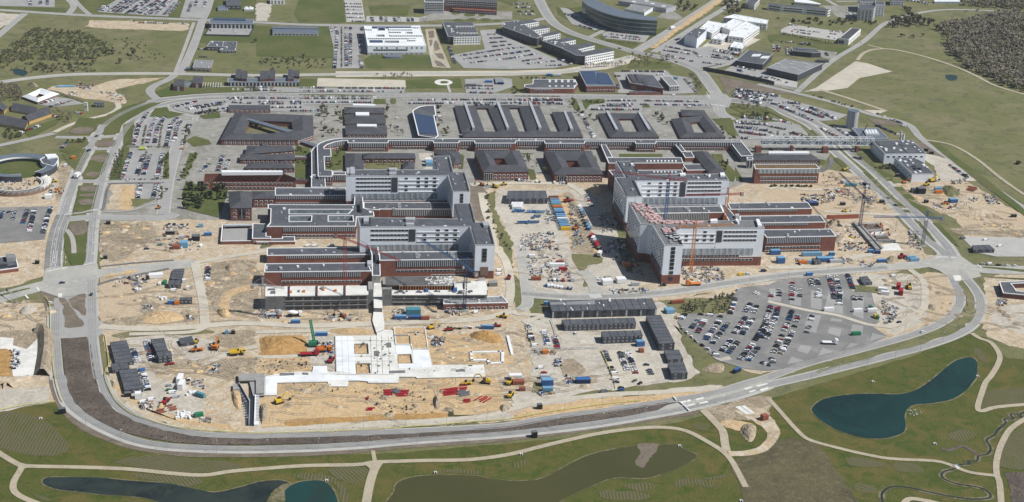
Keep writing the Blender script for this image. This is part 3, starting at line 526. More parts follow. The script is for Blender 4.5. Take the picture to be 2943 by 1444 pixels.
for s,wd,sp in ((OUT,.9,2.2),(INN,.8,2.4),(E1,.8,2.6),(E2,.8,2.6),(B1,.8,2.4),(B2,.8,2.4),(O2,.8,2.4),('22:100,430 600,465 1100,455 1600,410 2000,350 2576,265 32:500,215 1200,165',1,2.4),(N1,.9,3),('20:240,-60 370,180 520,300 760,390 1000,460 1250,530 1500,580 1700,640 1880,720 1970,830 2040,930',.9,3)):
    m2 = MB(); [ribbon_mb(m2,W(s),wd,.43+(k > 0)*.001,0,True,o_) for k,o_ in enumerate((-sp,-sp/3,sp/3,sp))]; o = m2.obj('road_wear',M['road_wear']); o['kind'] = 'structure'
# pale slabs on the ring road, kerbs of the tarmac car park
mb = MB()
for s in ('23:1680,260 1790,235 1800,250 1690,275','23:1840,230 1920,212 1930,226 1850,243','23:1730,300 1830,275 1845,285 1745,310','23:1875,270 1960,250 1975,262 1885,280','23:2330,125 2400,105 2420,115 2345,138','23:2450,95 2560,70 2576,80 2460,108','23:2380,155 2440,138 2455,148 2390,168','23:2490,135 2576,110 2576,125 2500,150','23:2240,310 2290,300 2400,380 2350,385','23:2300,300 2340,295 2440,370 2400,378','02:585,430 625,430 625,470 585,470','32:1860,250 1935,250 1945,300 1880,305'):
    P = W(s); mb.prism(P,.1,.49)
o = mb.obj('paved_slab',M['concrete_white']); o['kind'] = 'structure'
# ------------------------------------------------------------------ BUILDINGS: helpers
def inset(P, d):
    n = len(P); A = sum(P[i][0]*P[(i+1) % n][1]-P[(i+1) % n][0]*P[i][1] for i in range(n)); s = 1 if A > 0 else -1
    out = []
    for i in range(n):
        p, a, b = Vector(P[i][:2]), Vector(P[i-1][:2]), Vector(P[(i+1) % n][:2])
        e1 = (p-a).normalized(); e2 = (b-p).normalized()
        n1 = Vector((-e1.y, e1.x))*s; n2 = Vector((-e2.y, e2.x))*s
        k = n1+n2; l = k.length
        k = n1 if l < .25 else k/l*(1/max(l/2, .35))
        out.append(p+k*d)
    return out
def height(pts, hp):
    x, y = max(pts, key=lambda q: q[1]); yb = y+hp/3.5
    return hp/3.5/kv(x, yb)
def fill(mb_v, loops, z, name, m, parent):       # flat face with holes
    bm = bmesh.new(); E = []
    for lp in loops:
        v = [bm.verts.new((p[0], p[1], z)) for p in lp]
        for i in range(len(v)): E.append(bm.edges.new((v[i], v[(i+1) % len(v)])))
    bmesh.ops.triangle_fill(bm, edges=E, use_beauty=False, use_dissolve=False)
    for f in bm.faces:
        f.normal_update()
        if f.normal.z < 0: f.normal_flip()
    me = bpy.data.meshes.new(name); bm.to_mesh(me); bm.free(); me.materials.append(M[m])
    return child(name, me, parent, -parent.location)
WIN = {}; ON_ROOF = set('roof_vent skylight parapet roof_plant roof_rail solar_panel roof_monitor roof_seam rooftop_hut roof_tank roof_ridge upstand_wall pallet'.split())
def win_mesh(wd, ht, fr, gl='glass', mull=0):
    k = (round(wd, 1), round(ht, 1), fr, gl, mull)
    if k not in WIN:
        mb = MB()
        if fr: mb.box((0, -.05, -ht/2-.25), wd+.6, .26, ht+.5, m=1)
        mb.box((0, -.12, -ht/2), wd, .3, ht)
        for i in range(mull):
            mb.box((-wd/2+wd*(i+1)/(mull+1), -.2, -ht/2), .22, .3, ht, m=1)
        WIN[k] = mb.mesh('window', [M[gl], M[fr or 'trim']])
    return WIN[k]
class Bld:
    def __init__(s, name, label, cat, roof, hp, wall='brick', roofm='felt', trim='trim', holes=(), hole_wall='brick', flat=True, group=None, z0=-.3, sm=False, low=None, tw=.7):
        P0 = px(roof); s.h = h = height(P0, hp); s.z0 = z0
        P = [U(x, y, h) for x, y in P0]
        if sm: P = smooth(P, True, 4)
        A = sum(P[i].x*P[(i+1) % len(P)].y-P[(i+1) % len(P)].x*P[i].y for i in range(len(P)))
        if A < 0: P = P[::-1]                    # counter-clockwise from above: outside is on the right of each edge
        s.P = P; c = sum((p for p in P), Vector())/len(P)
        s.root = empty(name, label, cat, (c.x, c.y, 0), 0, group); s.off = -s.root.location
        s.loops = [P]+[[U(x, y, h) for x, y in px(q)] for q in holes]
        mb = MB()
        if low:                                  # (height share, material): a different material at the foot
            zl = h*low[0]; mb.prism(P, zl, h, 0, False); mb.prism(P, z0, zl, 1, False); mats = [M[wall], M[low[1]]]
        else: mb.prism(P, z0, h, 0, False); mats = [M[wall]]
        s.part('wall', mb, mats)
        if holes:
            mb = MB()
            for q in s.loops[1:]:
                for i in range(len(q)):
                    a, b = q[i], q[(i+1) % len(q)]; mb.face([(a.x, a.y, 0), (b.x, b.y, 0), (b.x, b.y, h), (a.x, a.y, h)])
            s.part('courtyard_wall', mb, M[hole_wall])
        if flat:
            s.rf = fill(None, s.loops, h-.02, 'roof', roofm, s.root)
            if trim:
                mb = MB()
                for k, q in enumerate(s.loops):
                    o_ = inset(q, -.08 if k == 0 else .08); i_ = inset(q, tw if k == 0 else -tw); n = len(q)
                    for i in range(n):
                        j = (i+1) % n
                        mb.face([(*o_[i], h+.45), (*o_[j], h+.45), (*i_[j], h+.45), (*i_[i], h+.45)]); mb.face([(*i_[i], h+.45), (*i_[j], h+.45), (*i_[j], h-.1), (*i_[i], h-.1)]); mb.face([(*o_[i], h-.15), (*o_[j], h-.15), (*o_[j], h+.45), (*o_[i], h+.45)])
                s.part('parapet', mb, M[trim])
    def part(s, name, mb, mats, label=None):        # what stands on the roof is a piece of the roof
        if getattr(s, 'rf', None) and name in ON_ROOF: return child(name, mb.mesh(name, mats), s.rf, (0, 0, 0), 0, label)
        return child(name, mb.mesh(name, mats), s.root, s.off, 0, label)
    def edges(s, sel):
        out = []; P = s.P; n = len(P)
        for i in range(n):
            a, b = P[i], P[(i+1) % n]; d = b-a; L = d.length
            if L < 4: continue
            nx, ny = d.y/L, -d.x/L
            q = 'E' if nx > .75 else 'W' if nx < -.75 else 'N' if ny > 0 else 'S'
            if q in sel: out.append((a, b, L, Vector((nx, ny, 0)), math.atan2(d.y, d.x)))
        if sel.endswith('1') and out: out = [max(out, key=lambda e: e[2])]
        if sel.endswith('2') and out: out = [min(out, key=lambda e: (e[0].y+e[1].y))]
        return out
    def band(s, sel, z0, z1, m, name='window_band', u0=0., u1=1., proud=.15, slats=0):
        for a, b, L, n, an in s.edges(sel):
            mb = MB(); p = a+(b-a)*((u0+u1)/2); w_ = L*(u1-u0); z = s.h*z0
            mb.box((p.x+n.x*proud/2, p.y+n.y*proud/2, z), w_-.05, proud, s.h*(z1-z0)-.03, an)
            if slats:
                k = max(2, int(w_/slats))
                for i in range(k):
                    q = a+(b-a)*(u0+(u1-u0)*(i+.5)/k); mb.box((q.x+n.x*.25, q.y+n.y*.25, z+.1), slats*.42, .4, s.h*(z1-z0)-.25, an, 1)
                q0, q1 = a+(b-a)*u0, a+(b-a)*u1
            s.part(name, mb, [M[m], M['panel_grey' if slats else m]])
    def strips(s, sel, zs, ht, u0, u1, fr='trim', gl='glass', mull=None):
        for a, b, L, n, an in s.edges(sel):
            w_ = L*(u1-u0); p = a+(b-a)*((u0+u1)/2)
            for z in zs: child('window', win_mesh(w_, ht, fr, gl, int(w_/3.2) if mull is None else mull), s.root, (p.x-s.root.location.x, p.y-s.root.location.y, s.h*z), an)
    def wins(s, sel, zs, ht, wd, sp, u0=.03, u1=.97, fr='trim', gl='glass', skip=0.0):
        for a, b, L, n, an in s.edges(sel):
            w_ = L*(u1-u0); k = max(1, int(w_/sp)); me = win_mesh(wd, ht, fr, gl)
            for z in zs:
                for i in range(k):
                    if skip and R_.random() < skip: continue
                    p = a+(b-a)*(u0+(u1-u0)*(i+.5)/k)
                    child('window', me, s.root, (p.x-s.root.location.x, p.y-s.root.location.y, s.h*z), an)
    def top(s, name, q, dz, m='grey_roof', z=None, label=None):      # a raised piece on the roof, given by its own outline
        for t in q.split('|'):
            zz = s.h if z is None else z; P = [U(x, y, zz) for x, y in px(t)]
            mb = MB(); mb.prism(P, zz-.1, zz+dz); s.part(name, mb, M[m], label)
    def vents(s, n, lo=.8, hi=2.4, m='panel_grey'):
        xs = [p.x for p in s.P]; ys = [p.y for p in s.P]; k = t = 0
        while k < n and t < 300:
            t += 1; x = R_.uniform(min(xs), max(xs)); y = R_.uniform(min(ys), max(ys)); ins = False
            for i in range(len(s.P)):
                a, b = s.P[i], s.P[i-1]
                if (a.y > y) != (b.y > y) and x < (b.x-a.x)*(y-a.y)/(b.y-a.y)+a.x: ins = not ins
            if not ins: continue
            k += 1; mb = MB(); w_ = R_.uniform(lo, hi); mb.box((x, y, s.h-.03), w_, w_*R_.uniform(.6, 1.5), R_.uniform(.5, 1.4), R_.uniform(0, .3)); s.part('roof_vent', mb, M[R_.choice([m, m, 'trim'])])
    def hip(s, rise=3., m='slate', over=.6, gable=False):
        P = inset(s.P, -over); h = s.h; mb = MB()
        if len(P) == 4 and len(s.loops) == 1:
            if (P[1]-P[0]).length+(P[3]-P[2]).length < (P[2]-P[1]).length+(P[0]-P[3]).length: P = P[1:]+P[:1]
            a = (P[3]+P[0])/2; b = (P[1]+P[2])/2; wd = (P[3]-P[0]).length/2; d = (b-a).normalized()
            if not gable: a = a+d*min(wd, (b-a).length*.45); b = b-d*min(wd, (b-a).length*.9)
            r0_, r1 = (*a, h+rise), (*b, h+rise); q = [(*p, h) for p in P]
            mb.face([q[0], q[1], r1, r0_]); mb.face([q[2], q[3], r0_, r1]); mb.face([q[3], q[0], r0_]); mb.face([q[1], q[2], r1])
        elif len(s.loops) == 2:
            I = inset(s.loops[1], over); A = sum(I[i][0]*I[(i+1) % len(I)][1]-I[(i+1) % len(I)][0]*I[i][1] for i in range(len(I)))
            if A < 0: I = I[::-1]
            n = len(P); k = min(range(len(I)), key=lambda j: sum((I[(j+i) % len(I)]-P[i]).length for i in range(min(n, len(I))))); I = I[k:]+I[:k]
            Mi = [(P[i]+I[i])/2 for i in range(n)]
            for i in range(n):
                j = (i+1) % n
                mb.face([(*P[i], h), (*P[j], h), (*Mi[j], h+rise), (*Mi[i], h+rise)]); mb.face([(*Mi[i], h+rise), (*Mi[j], h+rise), (*I[j], h), (*I[i], h)])
        s.rf = s.part('roof', mb, M[m]); return s
# ------------------------------------------------------------------ THE NEW HOSPITAL (centre)
def ward(name,label,roof,hp,s_u,punched,strips_u,wide):
    b = Bld(name,label,'hospital block',roof,hp,'panel','concrete_dark' if hp == 385 else 'felt','panel_grey',low=(.24,'brick'))
    return b
b = ward('ward_tower','white hospital ward block with orange blinds, furthest back of the white west wings','11:905,448 1825,448 1778,312 1948,310 1985,472 2100,474 2155,668 1982,668 1930,508 905,512',330,0,0,0,0)
def ward_front(b,flip=False,rows=(.93,.81,.69,.57)):
    a,c = (.1,.44) if not flip else (.56,.92)
    e,f = (.52,.91) if not flip else (.08,.47)
    g,h = (.445,.505) if not flip else (.48,.54)
    b.strips('S1',rows,1.5,a,c); b.wins('S1',rows,1.7,2.6,7.6,e,f-.25,skip=.1); b.wins('S1',rows,1.7,2.8,5.6,f-.24,f,skip=.1)
    for z in rows: b.band('S1',z-.062,z-.048,'trim','ledge',e,f,.5)
    b.band('S1',rows[-1]-.05,rows[0]+.03,'panel_dark','stair_glazing',g,h,.35); b.strips('S1',rows,1.2,g+.005,h-.005,None,'glass_pale',0)
    b.band('S1',.3,.47,'glass_pale','glazed_storey',.06,.9,.3,5); b.strips('S1',(.17,),1.4,.05,.9)
    b.vents(14)
ward_front(b)
b.strips('S2',(.9,.8,.7,.6),2.6,.42,.6,None,'glass',0); b.wins('W1',(.9,.8,.7,.6),2,1.8,5)
b.top('roof_plant','11:945,440 990,440 995,505 948,505|11:1330,448 1420,448 1405,466 1340,466|11:1340,492 1410,492 1412,508 1340,508|11:910,448 940,448 940,500 910,500',2.2,'panel_grey')
b.top('roof_rail','11:1782,330 1796,330 1826,440 1812,440|11:1930,325 1944,325 1978,465 1962,465|11:1945,520 1956,520 1995,660 1984,660|11:2085,482 2098,482 2146,660 2134,660',.7,'panel_dark')
b = ward('ward_tower','white hospital ward block in the middle of the west wings, nearer the white decks','11:1018,928 1985,944 2035,942 1990,788 2160,786 2210,978 2340,978 2403,1207 2207,1207 2150,1020 1045,1024',333,0,0,0,0)
ward_front(b,rows=(.9,.76,.62))
b.strips('S2',(.86,.76,.66,.56),2.6,.36,.6,None,'glass',0); b.wins('W1',(.9,.8,.7,.6),2,1.8,5); b.band('S2',.1,.36,'brick_brown','stair_base',.3,.7,.3)
b.top('roof_plant','11:1085,940 1135,940 1130,990 1080,990|11:1500,946 1600,946 1590,972 1505,972|11:1510,1002 1590,1002 1588,1020 1510,1020|11:2270,990 2330,990 2335,1030 2290,1030',2.2,'panel_grey')
b.top('roof_rail','11:1992,800 2006,800 2050,945 2034,945|11:2145,792 2158,792 2205,975 2190,975|11:2160,1030 2172,1030 2222,1200 2208,1200|11:2335,1015 2350,1015 2395,1195 2380,1195',.7,'panel_dark')
b.top('roof_rail','11:1055,1000 1160,1000 1160,1018 1055,1018|11:1140,935 1155,935 1160,1000 1145,1000',.8,'panel_dark')
b = ward('ward_tower','white hospital ward block with finished dark roof behind the pink insulation stacks','21:1040,365 1212,362 1275,500 2135,488 2182,552 1240,560 1310,716 1155,722 1030,530 1135,525',335,0,0,0,0)
ward_front(b,True)
b.wins('W',(.92,.83,.74,.65,.56,.47),1.6,2.0,5.2,skip=.1); b.strips('W',(.3,),5.5,.1,.9,'trim','glass')
b.top('roof_plant','21:1190,392 1215,392 1222,408 1195,408|21:2090,490 2135,490 2140,520 2095,520|21:1680,495 1740,492 1745,510 1690,512|21:1970,515 1990,505 1995,512 1975,524',1.6,'trim')
b.top('roof_rail','21:1058,368 1070,368 1165,525 1150,525|21:1200,365 1212,365 1268,470 1256,470|21:1058,545 1068,545 1160,715 1150,715|21:1210,560 1222,560 1300,710 1288,710',.7,'panel_dark')
b = ward('ward_tower','white hospital ward block with pink insulation stacked on its unfinished roof, nearest the orange crane','21:1172,772 1365,795 1455,958 2478,962 2540,1035 1622,1038 1720,1206 1532,1210 1412,1010 1370,1000 1292,996',385,0,0,0,0)
ward_front(b,True,rows=(.91,.8,.69))
b.strips('S1',(.27,),1.3,.03,.75); b.strips('S1',(.18,),1.5,.03,.75)
b.wins('W',(.93,.85,.77,.69,.61,.53,.45),1.5,2.0,5.2,skip=.1); b.strips('W',(.3,),5.5,.1,.9,'trim','glass')
b.strips('S2',(.92,.82,.72,.62,.52,.42,.3,.14),2.6,.38,.6,None,'glass',0)
b.top('roof_plant','21:2450,965 2480,965 2510,1030 2470,1030|21:2240,970 2260,966 2285,994 2268,996|21:1990,965 2060,962 2065,982 1995,985',2.2,'white_roof')
b.top('roof_rail','21:1345,798 1360,798 1448,955 1432,955|21:1602,1042 1618,1042 1712,1200 1698,1200',.9,'black_metal')
HB = 'hospital block'
def wing(label,roof,hp,fz=(.6,.97),fu=(.17,.98),rows=(.42,),nv=6,name='hospital_wing',**k):
    b = Bld(name,label,HB,roof,hp,'brick','felt','trim',**k)
    if fz: b.band('S1',fz[0],fz[1],'panel_dark','louvre_band',fu[0],fu[1],.2,1.6)
    if rows: b.strips('S1',rows,1.3,fu[0],fu[1])
    b.vents(nv); return b
wing('low brick hospital wing with grey louvres below the furthest white block','11:190,630 905,632 915,706 190,706',92,fu=(.01,.99),rows=(.12,))
b = Bld('hospital_wing','wide brick hospital wing with three pale glazed light wells in its roof',HB,'11:120,798 985,800 992,714 1073,706 1082,836 1182,872 1190,916 1012,922 1005,1018 108,1020 142,980 147,842 118,840',120,holes=('11:335,848 968,848 925,892 335,892','11:335,914 558,912 553,968 335,970','11:728,912 970,910 978,967 728,968'),hole_wall='glass_pale')
b.band('S1',.6,.96,'panel_dark','louvre_band',.18,.99,.2,1.6); b.strips('S1',(.28,.02),1.3,.18,.99); b.vents(10)
b.top('stair_head','11:1040,800 1060,800 1065,880 1045,880',3.4,'panel_dark')
Bld('hospital_annex','low dark roofed brick annex beside the walled yard west of the light wells',HB,'11:-35,990 106,994 103,1118 150,1120 150,1140 -40,1140',58).strips('S1',(.45,),1.2,.1,.8)
b = Bld('hospital_annex','low brick entrance annex with white roof edges in front of the light well wing',HB,'11:0,1146 262,1140 262,1122 390,1120 392,1142 392,1170 0,1172',30)
b.strips('S1',(.5,),1.0,.05,.3)
wing('brick hospital wing with louvred front between the two white west blocks','11:1080,776 1230,774 1950,778 1975,845 1245,845 1240,852 1165,850 1082,835',110,fz=(.42,.96),rows=(),name='hospital_wing').top('skylight','11:1420,787 1455,787 1458,807 1424,807|11:1422,813 1460,813 1462,834 1426,834|11:1745,787 1780,787 1785,807 1750,807|11:1750,813 1790,813 1792,834 1755,834',.6,'grey_roof')
b = wing('brick hospital wing with louvres directly behind the red crane mast','11:110,1237 1145,1228 12:1145,38 108,48',78,fu=(.18,.95),rows=())
b = wing('long brick hospital wing with crane shadow on its front, next to the white concrete deck','12:90,130 1120,121 1162,205 82,215',138,fz=(.62,.97),rows=(.3,),fu=(.16,.9))
b.top('rooftop_hut','12:1118,125 1160,122 1162,160 1120,162',2.6,'panel_grey'); b.top('roof_vent','12:97,160 115,160 115,168 97,168|12:97,178 115,178 115,186 97,186',1,'trim')
Bld('hospital_link','narrow flat roofed link running between the southern brick wings',HB,'11:1130,1196 1222,1190 12:1248,118 1252,250 1166,250 1163,40',130,'concrete').top('rooftop_hut','12:1195,40 1222,38 1228,118 1200,118',2.5,'panel_dark')
b = wing('brick hospital wing with two grey roof lights, standing behind the grey formwork deck','12:1235,15 2196,6 2202,85 1240,97',165,fz=(.6,.98),rows=(.36,),fu=(.18,.99)); b.strips('S1',(.06,),1.2,.55,.98)
b.top('skylight','12:1598,22 1640,22 1642,46 1602,46|12:1602,52 1645,52 1648,78 1606,78|12:1948,18 1990,18 1995,42 1952,42|12:1958,48 2000,48 2004,72 1962,72',.6)
b.band('E',0,.98,'panel_dark','louvre_band',.1,.9,.2,1.6)
# right-hand brick wings
wing('brick hospital wing with louvres at the east end, furthest from the main street','21:2165,785 31:398,775 445,838 21:2198,848',62,fu=(.08,.82),rows=())
wing('brick hospital wing at the east end, middle one of three in a row','21:2290,915 31:525,905 580,975 21:2290,987',66,fu=(.01,.8),rows=())
wing('brick hospital wing at the east end next to the blue site containers','21:2490,1052 31:630,1045 687,1117 21:2560,1130',148,fu=(.0,.78),rows=(.34,.08))
b = wing('louvred brick hospital wing enclosed between the two white east blocks','21:1370,825 2100,812 2127,878 1420,888',84,fz=(.2,.97),fu=(.02,.8),rows=())
b.top('skylight','21:1440,832 1470,830 1480,850 1450,852|21:1450,856 1485,854 1494,876 1462,878|21:1745,830 1775,828 1785,846 1755,848|21:1755,854 1790,852 1800,872 1768,874',.6)
Bld('hospital_link','grey roofed link crossing behind the orange and blue crane of the east wings',HB,'21:2030,745 2100,745 2295,985 2180,962 2130,880 2100,812',80).top('rooftop_hut','21:2240,915 2280,912 2282,938 2245,940',2.5,'panel_grey')
b = Bld('hospital_wing','brick hospital wing with a row of small white roof lights north of the east towers',HB,'21:945,325 1700,325 1722,380 1300,382 1240,382 970,382',150); b.top('skylight',' | '.join('21:%d,355 %d,355 %d,368 %d,368' % (x,x+15,x+17,x+2) for x in range(1350,1650,36)),.6,'trim')
Bld('hospital_wing','inner flat roofed brick block between two rows of roof lights',HB,'21:1300,386 1705,384 1722,446 1332,452',60).vents(5)
b = Bld('hospital_wing','brick hospital wing with white edged roof, dark alley on its west side',HB,'21:970,453 1040,452 1270,453 1705,450 1722,492 1018,512',160); b.top('skylight',' | '.join('21:%d,465 %d,465 %d,477 %d,477' % (x,x+14,x+16,x+2) for x in range(1420,1670,36)),.6,'trim')
Bld('stair_core','small square brick stair core with white roof edge next to the spine building',HB,'21:1705,270 1800,265 1835,323 1740,326',42)
Bld('stair_core','larger square brick core with white roof edge among the east wings',HB,'21:1712,392 1905,390 1952,450 1757,454',36)
Bld('hospital_link','slim flat roofed link from the spine beside the slate pavilion',HB,'21:890,196 943,195 1012,322 945,325',50)
Bld('hospital_link','slim flat roofed link from the spine ending at the small brick core',HB,'21:1612,165 1668,164 1748,265 1703,270',55,'panel_dark')
# spine
b = Bld('spine_building','very long flat roofed spine building with glazed upper floor, curving at its west end',HB,'11:612,203 640,180 700,155 780,138 870,130 1300,133 21:0,136 2300,150 2310,170 2185,170 1670,166 1612,166 1452,163 1445,185 1240,184 1232,162 737,160 727,183 330,183 320,158 40,158 35,181 0,181 11:2200,181 2194,158 2047,158 2040,178 1785,178 1775,155 1335,155 1328,178 922,178 918,153 870,155 790,168 720,192 685,217 685,236 752,236 758,314 686,316 694,450 765,454 770,492 765,515 622,515',92,'brick')
b.band('S',.52,.97,'panel_dark','glazed_floor',.01,.99,.2,2.2); b.strips('S',(.22,),1.5,.1,.9); b.vents(12)
Bld('hospital_wing','curved dark lower roof hugging the west end of the spine building',HB,'11:556,262 575,230 610,206 614,500 558,500',70,roofm='slate')
Bld('hospital_annex','square grey roofed annex at the south end of the curved spine',HB,'11:556,502 622,517 694,530 702,624 554,624',70).vents(2)
b = Bld('hospital_annex','low louvred annex wedged between the curved spine and the furthest white block',HB,'11:770,470 903,470 903,500 770,500',75); b.band('S',.3,.9,'panel_dark','louvre_band',0,1,.2,1.6)
b = Bld('glass_head_building','dark glazed block where the steel footbridge meets the spine',HB,'21:2197,176 2312,172 2422,305 2300,310',62,'panel_dark'); b.band('W',.3,.9,'glass','window_band',.05,.95,.2,2.5)
b = Bld('stair_tower','pale glass stair tower south of the footbridge head',HB,'21:2358,322 2420,322 2425,345 2362,345',88,'glass_pale'); b.wins('S',(.2,.4,.6,.8),2,2,3)
# ------------------------------------------------------------------ OLDER BRICK HOSPITAL
OB = 'brick building'
def old(label,roof,hp,rise=3,rows=(.3,.7),sp=4.4,name='brick_pavilion',gable=False,**k):
    b = Bld(name,label,OB,roof,hp,'brick',flat=False,**k); b.hip(rise,gable=gable)
    if rows: b.wins('S',rows,1.4,1.9,sp)
    return b
b = Bld('brick_building','flat roofed brick bar at the back of the north west brick quarter',OB,'00:2300,1058 10:143,1060 143,1112 00:2295,1110',28,'brick','slate',None); b.wins('S',(.5,),1.4,2,5)
b = old('dark hipped brick quadrangle with glass walkway crossing its courtyard','w:592,284 786,291 788,340 748,353 556,352',55,holes=('w:628,303 735,307 738,328 680,337 614,336',))
b.top('glass_walkway','w:612,303 630,303 742,334 725,338',2,'metal_roof',5)
for i,(lb,s,hp) in enumerate((('short brick bar with hipped slate roof, furthest north of the stacked west bars','01:2490,206 11:358,206 385,253 01:2470,290',46),('brick bar with slate roof and white blinds, second of the stacked west bars','01:2425,292 11:385,292 385,344 01:2415,346',42),('brick bar with slate roof, third of the stacked west bars with glass end','01:2500,382 11:350,382 385,430 01:2470,432',46))):
    old(lb,s,hp,3,(.45,))
b = old('long brick building with slate roof and bright rooflight strip, behind the garden','01:2060,485 11:270,482 400,530 397,566 01:2112,562 2045,568',88,3,(.3,.75),3.6); b.top('skylight','01:2230,480 11:265,484 268,498 01:2230,502',3.0,'trim')
old('tall brick corner block with hipped roof and glazed bay by the round garden','01:2300,668 2530,668 2530,832 2320,830',128,4,(.25,.55,.85),5).strips('S',(.35,.6,.82),3,.38,.68,None,'glass',1)
old('brick side wing with slate roof joining the tall corner block','01:2540,664 11:185,662 185,735 01:2545,738',90,3,(.3,.7),3.6)
for lb,s,hp in (('dark slate roofed link stitching the stacked west bars together','11:245,210 290,210 290,485 242,485',30),('low slate roofed link from the third west bar to the curved spine','11:385,318 545,318 545,332 385,332',22),('low slate roofed link from the long brick building to the spine annex','11:395,535 552,540 552,556 395,552',40),('low dark link between the quadrangle and the stacked west bars','11:60,165 110,165 112,205 60,205',30),('glass canopy wing curving off the south east corner of the quadrangle','11:440,140 620,190 600,215 450,165',30)):
    Bld('brick_link',lb,OB,s,hp,'brick','slate' if 'glass' not in lb else 'metal_roof',None)
for lb,s,hp,sk in (('slate roofed brick ward bar nearest the main northern street','10:892,1080 1286,1085 1290,1140 890,1138',24,'10:975,1076 1198,1080 1200,1094 975,1090'),('slate roofed brick ward bar, second south of the northern street','10:893,1158 1298,1158 1300,1246 898,1246',24,'10:1000,1160 1136,1160 1138,1190 1002,1188'),('slate roofed brick ward bar just behind the spine building','11:900,0 1308,0 1316,92 905,92',34,'11:1015,16 1212,18 1215,38 1015,36')):
    old(lb,s,hp,3,(.4,)).top('skylight',sk,3.4,'trim')
G = 'dark slate ward bars with ridge skylights'
for lb,s,sk in (('wide slate roofed ward bar with long ridge skylight, westernmost of the row','10:1998,1066 2200,1066 11:2296,66 2070,66','10:2085,1062 2112,1062 11:2200,60 2174,60'),('slate roofed ward bar with ridge skylight, second of the row from the curved auditorium','10:2335,1085 2535,1085 11:2640,66 2440,66','10:2415,1062 2442,1062 11:2545,57 2518,57'),
                  ('slate roofed ward bar with ridge skylight, third of the row from the curved auditorium','20:70,1068 270,1066 21:385,66 160,66','20:165,1062 190,1062 21:295,58 265,58'),('short slate roofed ward bar at the east end of the row with ridge skylight','20:402,1130 590,1126 21:690,66 490,66','20:510,1148 535,1148 21:614,70 585,70')):
    old(lb,s,22,3.4,(),group=G).top('skylight',sk,4.2,'panel_grey')
old('long slate roofed cross bar closing the skylit ward bars on the south','11:2072,68 21:688,68 712,116 11:2086,116',34,3.4,(.35,))
old('thin slate roofed cross bar on the north side of the skylit ward bars','10:2200,1066 20:68,1066 66,1086 10:2204,1090',18,2,())
b = old('square slate quadrangle with two ridge skylights east of the skylit ward bars','20:867,1146 1308,1150 21:1475,118 985,118',22,3.6,(.4,),holes=('20:1062,1196 1218,1196 21:1292,74 1132,74',)); b.top('skylight','20:938,1150 965,1150 21:1064,76 1038,76|20:1256,1156 1285,1156 21:1394,76 1365,76',4.4,'panel_grey')
old('slate quadrangle with dark courtyard next to the eastern ring road','20:1602,1200 1962,1165 21:2145,120 1692,122',22,3.6,(.4,),holes=('20:1790,1236 1880,1228 21:1975,86 1832,86',))
old('tall slate roofed bar north of the dark courtyard quadrangle','20:1696,1106 1930,1112 1958,1164 1712,1166',26,3,())
old('slate quadrangle pavilion west of the twin, below the spine building','11:2198,258 21:68,252 166,466 11:2290,470',88,4,(.25,.62),4,holes=('11:2382,330 2498,330 2540,404 2412,402',)).strips('S1',(.3,.65),3.4,.02,.2,'trim','glass',3)
old('slate quadrangle pavilion east of the twin, beside the dark alley of the towers','21:316,262 790,256 910,492 430,494',82,4,(.25,.62),4,holes=('21:532,352 654,352 700,430 566,426',)).strips('S1',(.35,.7),3.4,.06,.23,'trim','glass',3)
old('L shaped slate roofed brick building just north of the furthest white block, long arm','11:1085,282 1590,282 1602,332 1082,332',50,3,(.4,),4)
old('L shaped slate roofed brick building just north of the furthest white block, short arm','11:900,282 1082,282 1080,442 902,440',30,3,())
old('small slate roofed lodge in the courtyard of the L shaped brick building','11:1480,372 1588,372 1590,440 1480,440',25,3,())
old('slate roofed brick block beside the ward tower next to blue and white containers','11:1790,266 2040,270 2070,378 1985,392 ',45,3,(.4,))
old('dark slate roofed bar east of the square brick cores','21:1812,265 1962,262 2150,480 1985,478',48,3.4,())
b = old('brick building with long white rooflight beside the footbridge','21:2480,385 31:0,283 412,285 508,345 21:2460,345',42,2,(.3,),3.6) if False else old('brick building with slate roof and white rooflight beside the footbridge','w:1897,386 2040,388 2064,404 1892,404',38,2,(.35,),4)
b.top('skylight','31:5,284 410,284 412,300 5,300',2.6,'trim')
b = Bld('brick_building','brick laboratory with rusty planted roof and pale glazed top floor',OB,'21:2428,392 31:480,392 520,438 21:2445,440',148,'brick','sedum'); b.band('S1',.7,.97,'glass_pale','glazed_storey',.05,1,.2,4); b.strips('S1',(.42,.16),1.6,.1,.97,'trim','glass_green')
b = Bld('auditorium','curved auditorium with blue glass roof and white rim','auditorium','10:1572,1125 1585,1105 1640,1078 1700,1066 1797,1064 1812,1165 1792,1168 11:1835,108 1805,128 1632,104',58,'glass','felt','trim',tw=1.0)
b.top('glass_roof','10:1585,1145 1770,1175 1795,1200 11:1822,92 1625,80',.4,'solar')
# ------------------------------------------------------------------ ENERGY CENTRE, FOOTBRIDGE (east)
b = Bld('energy_centre','white panelled energy centre with solar roof at the end of the footbridge','plant building','31:1040,150 1450,150 1592,285 1175,286',98,'panel','felt','panel_grey'); b.wins('S',(.72,),1.4,2.6,5.5); b.wins('W',(.8,),1.2,2,5); b.vents(16,1.5,2.5,'trim')
b.top('solar_panel','31:1290,160 1450,160 1500,205 1340,205|31:1340,215 1510,215 1570,275 1395,275|31:1080,165 1240,165 1290,205 1130,205|31:1130,220 1310,220 1370,275 1195,275',.4,'felt')
b = Bld('energy_annex','lower white panelled hall in front of the energy centre','plant building','31:1272,325 1480,330 1560,372 1670,490 1452,490',76,'panel','felt','panel_grey'); b.wins('W1',(.6,),1.3,2.4,8); b.vents(14,1.8,3,'trim'); b.top('roof_tank','31:1455,415 1475,405 1500,440 1480,450|31:1515,435 1530,430 1550,455 1535,460',1.8,'panel_dark')
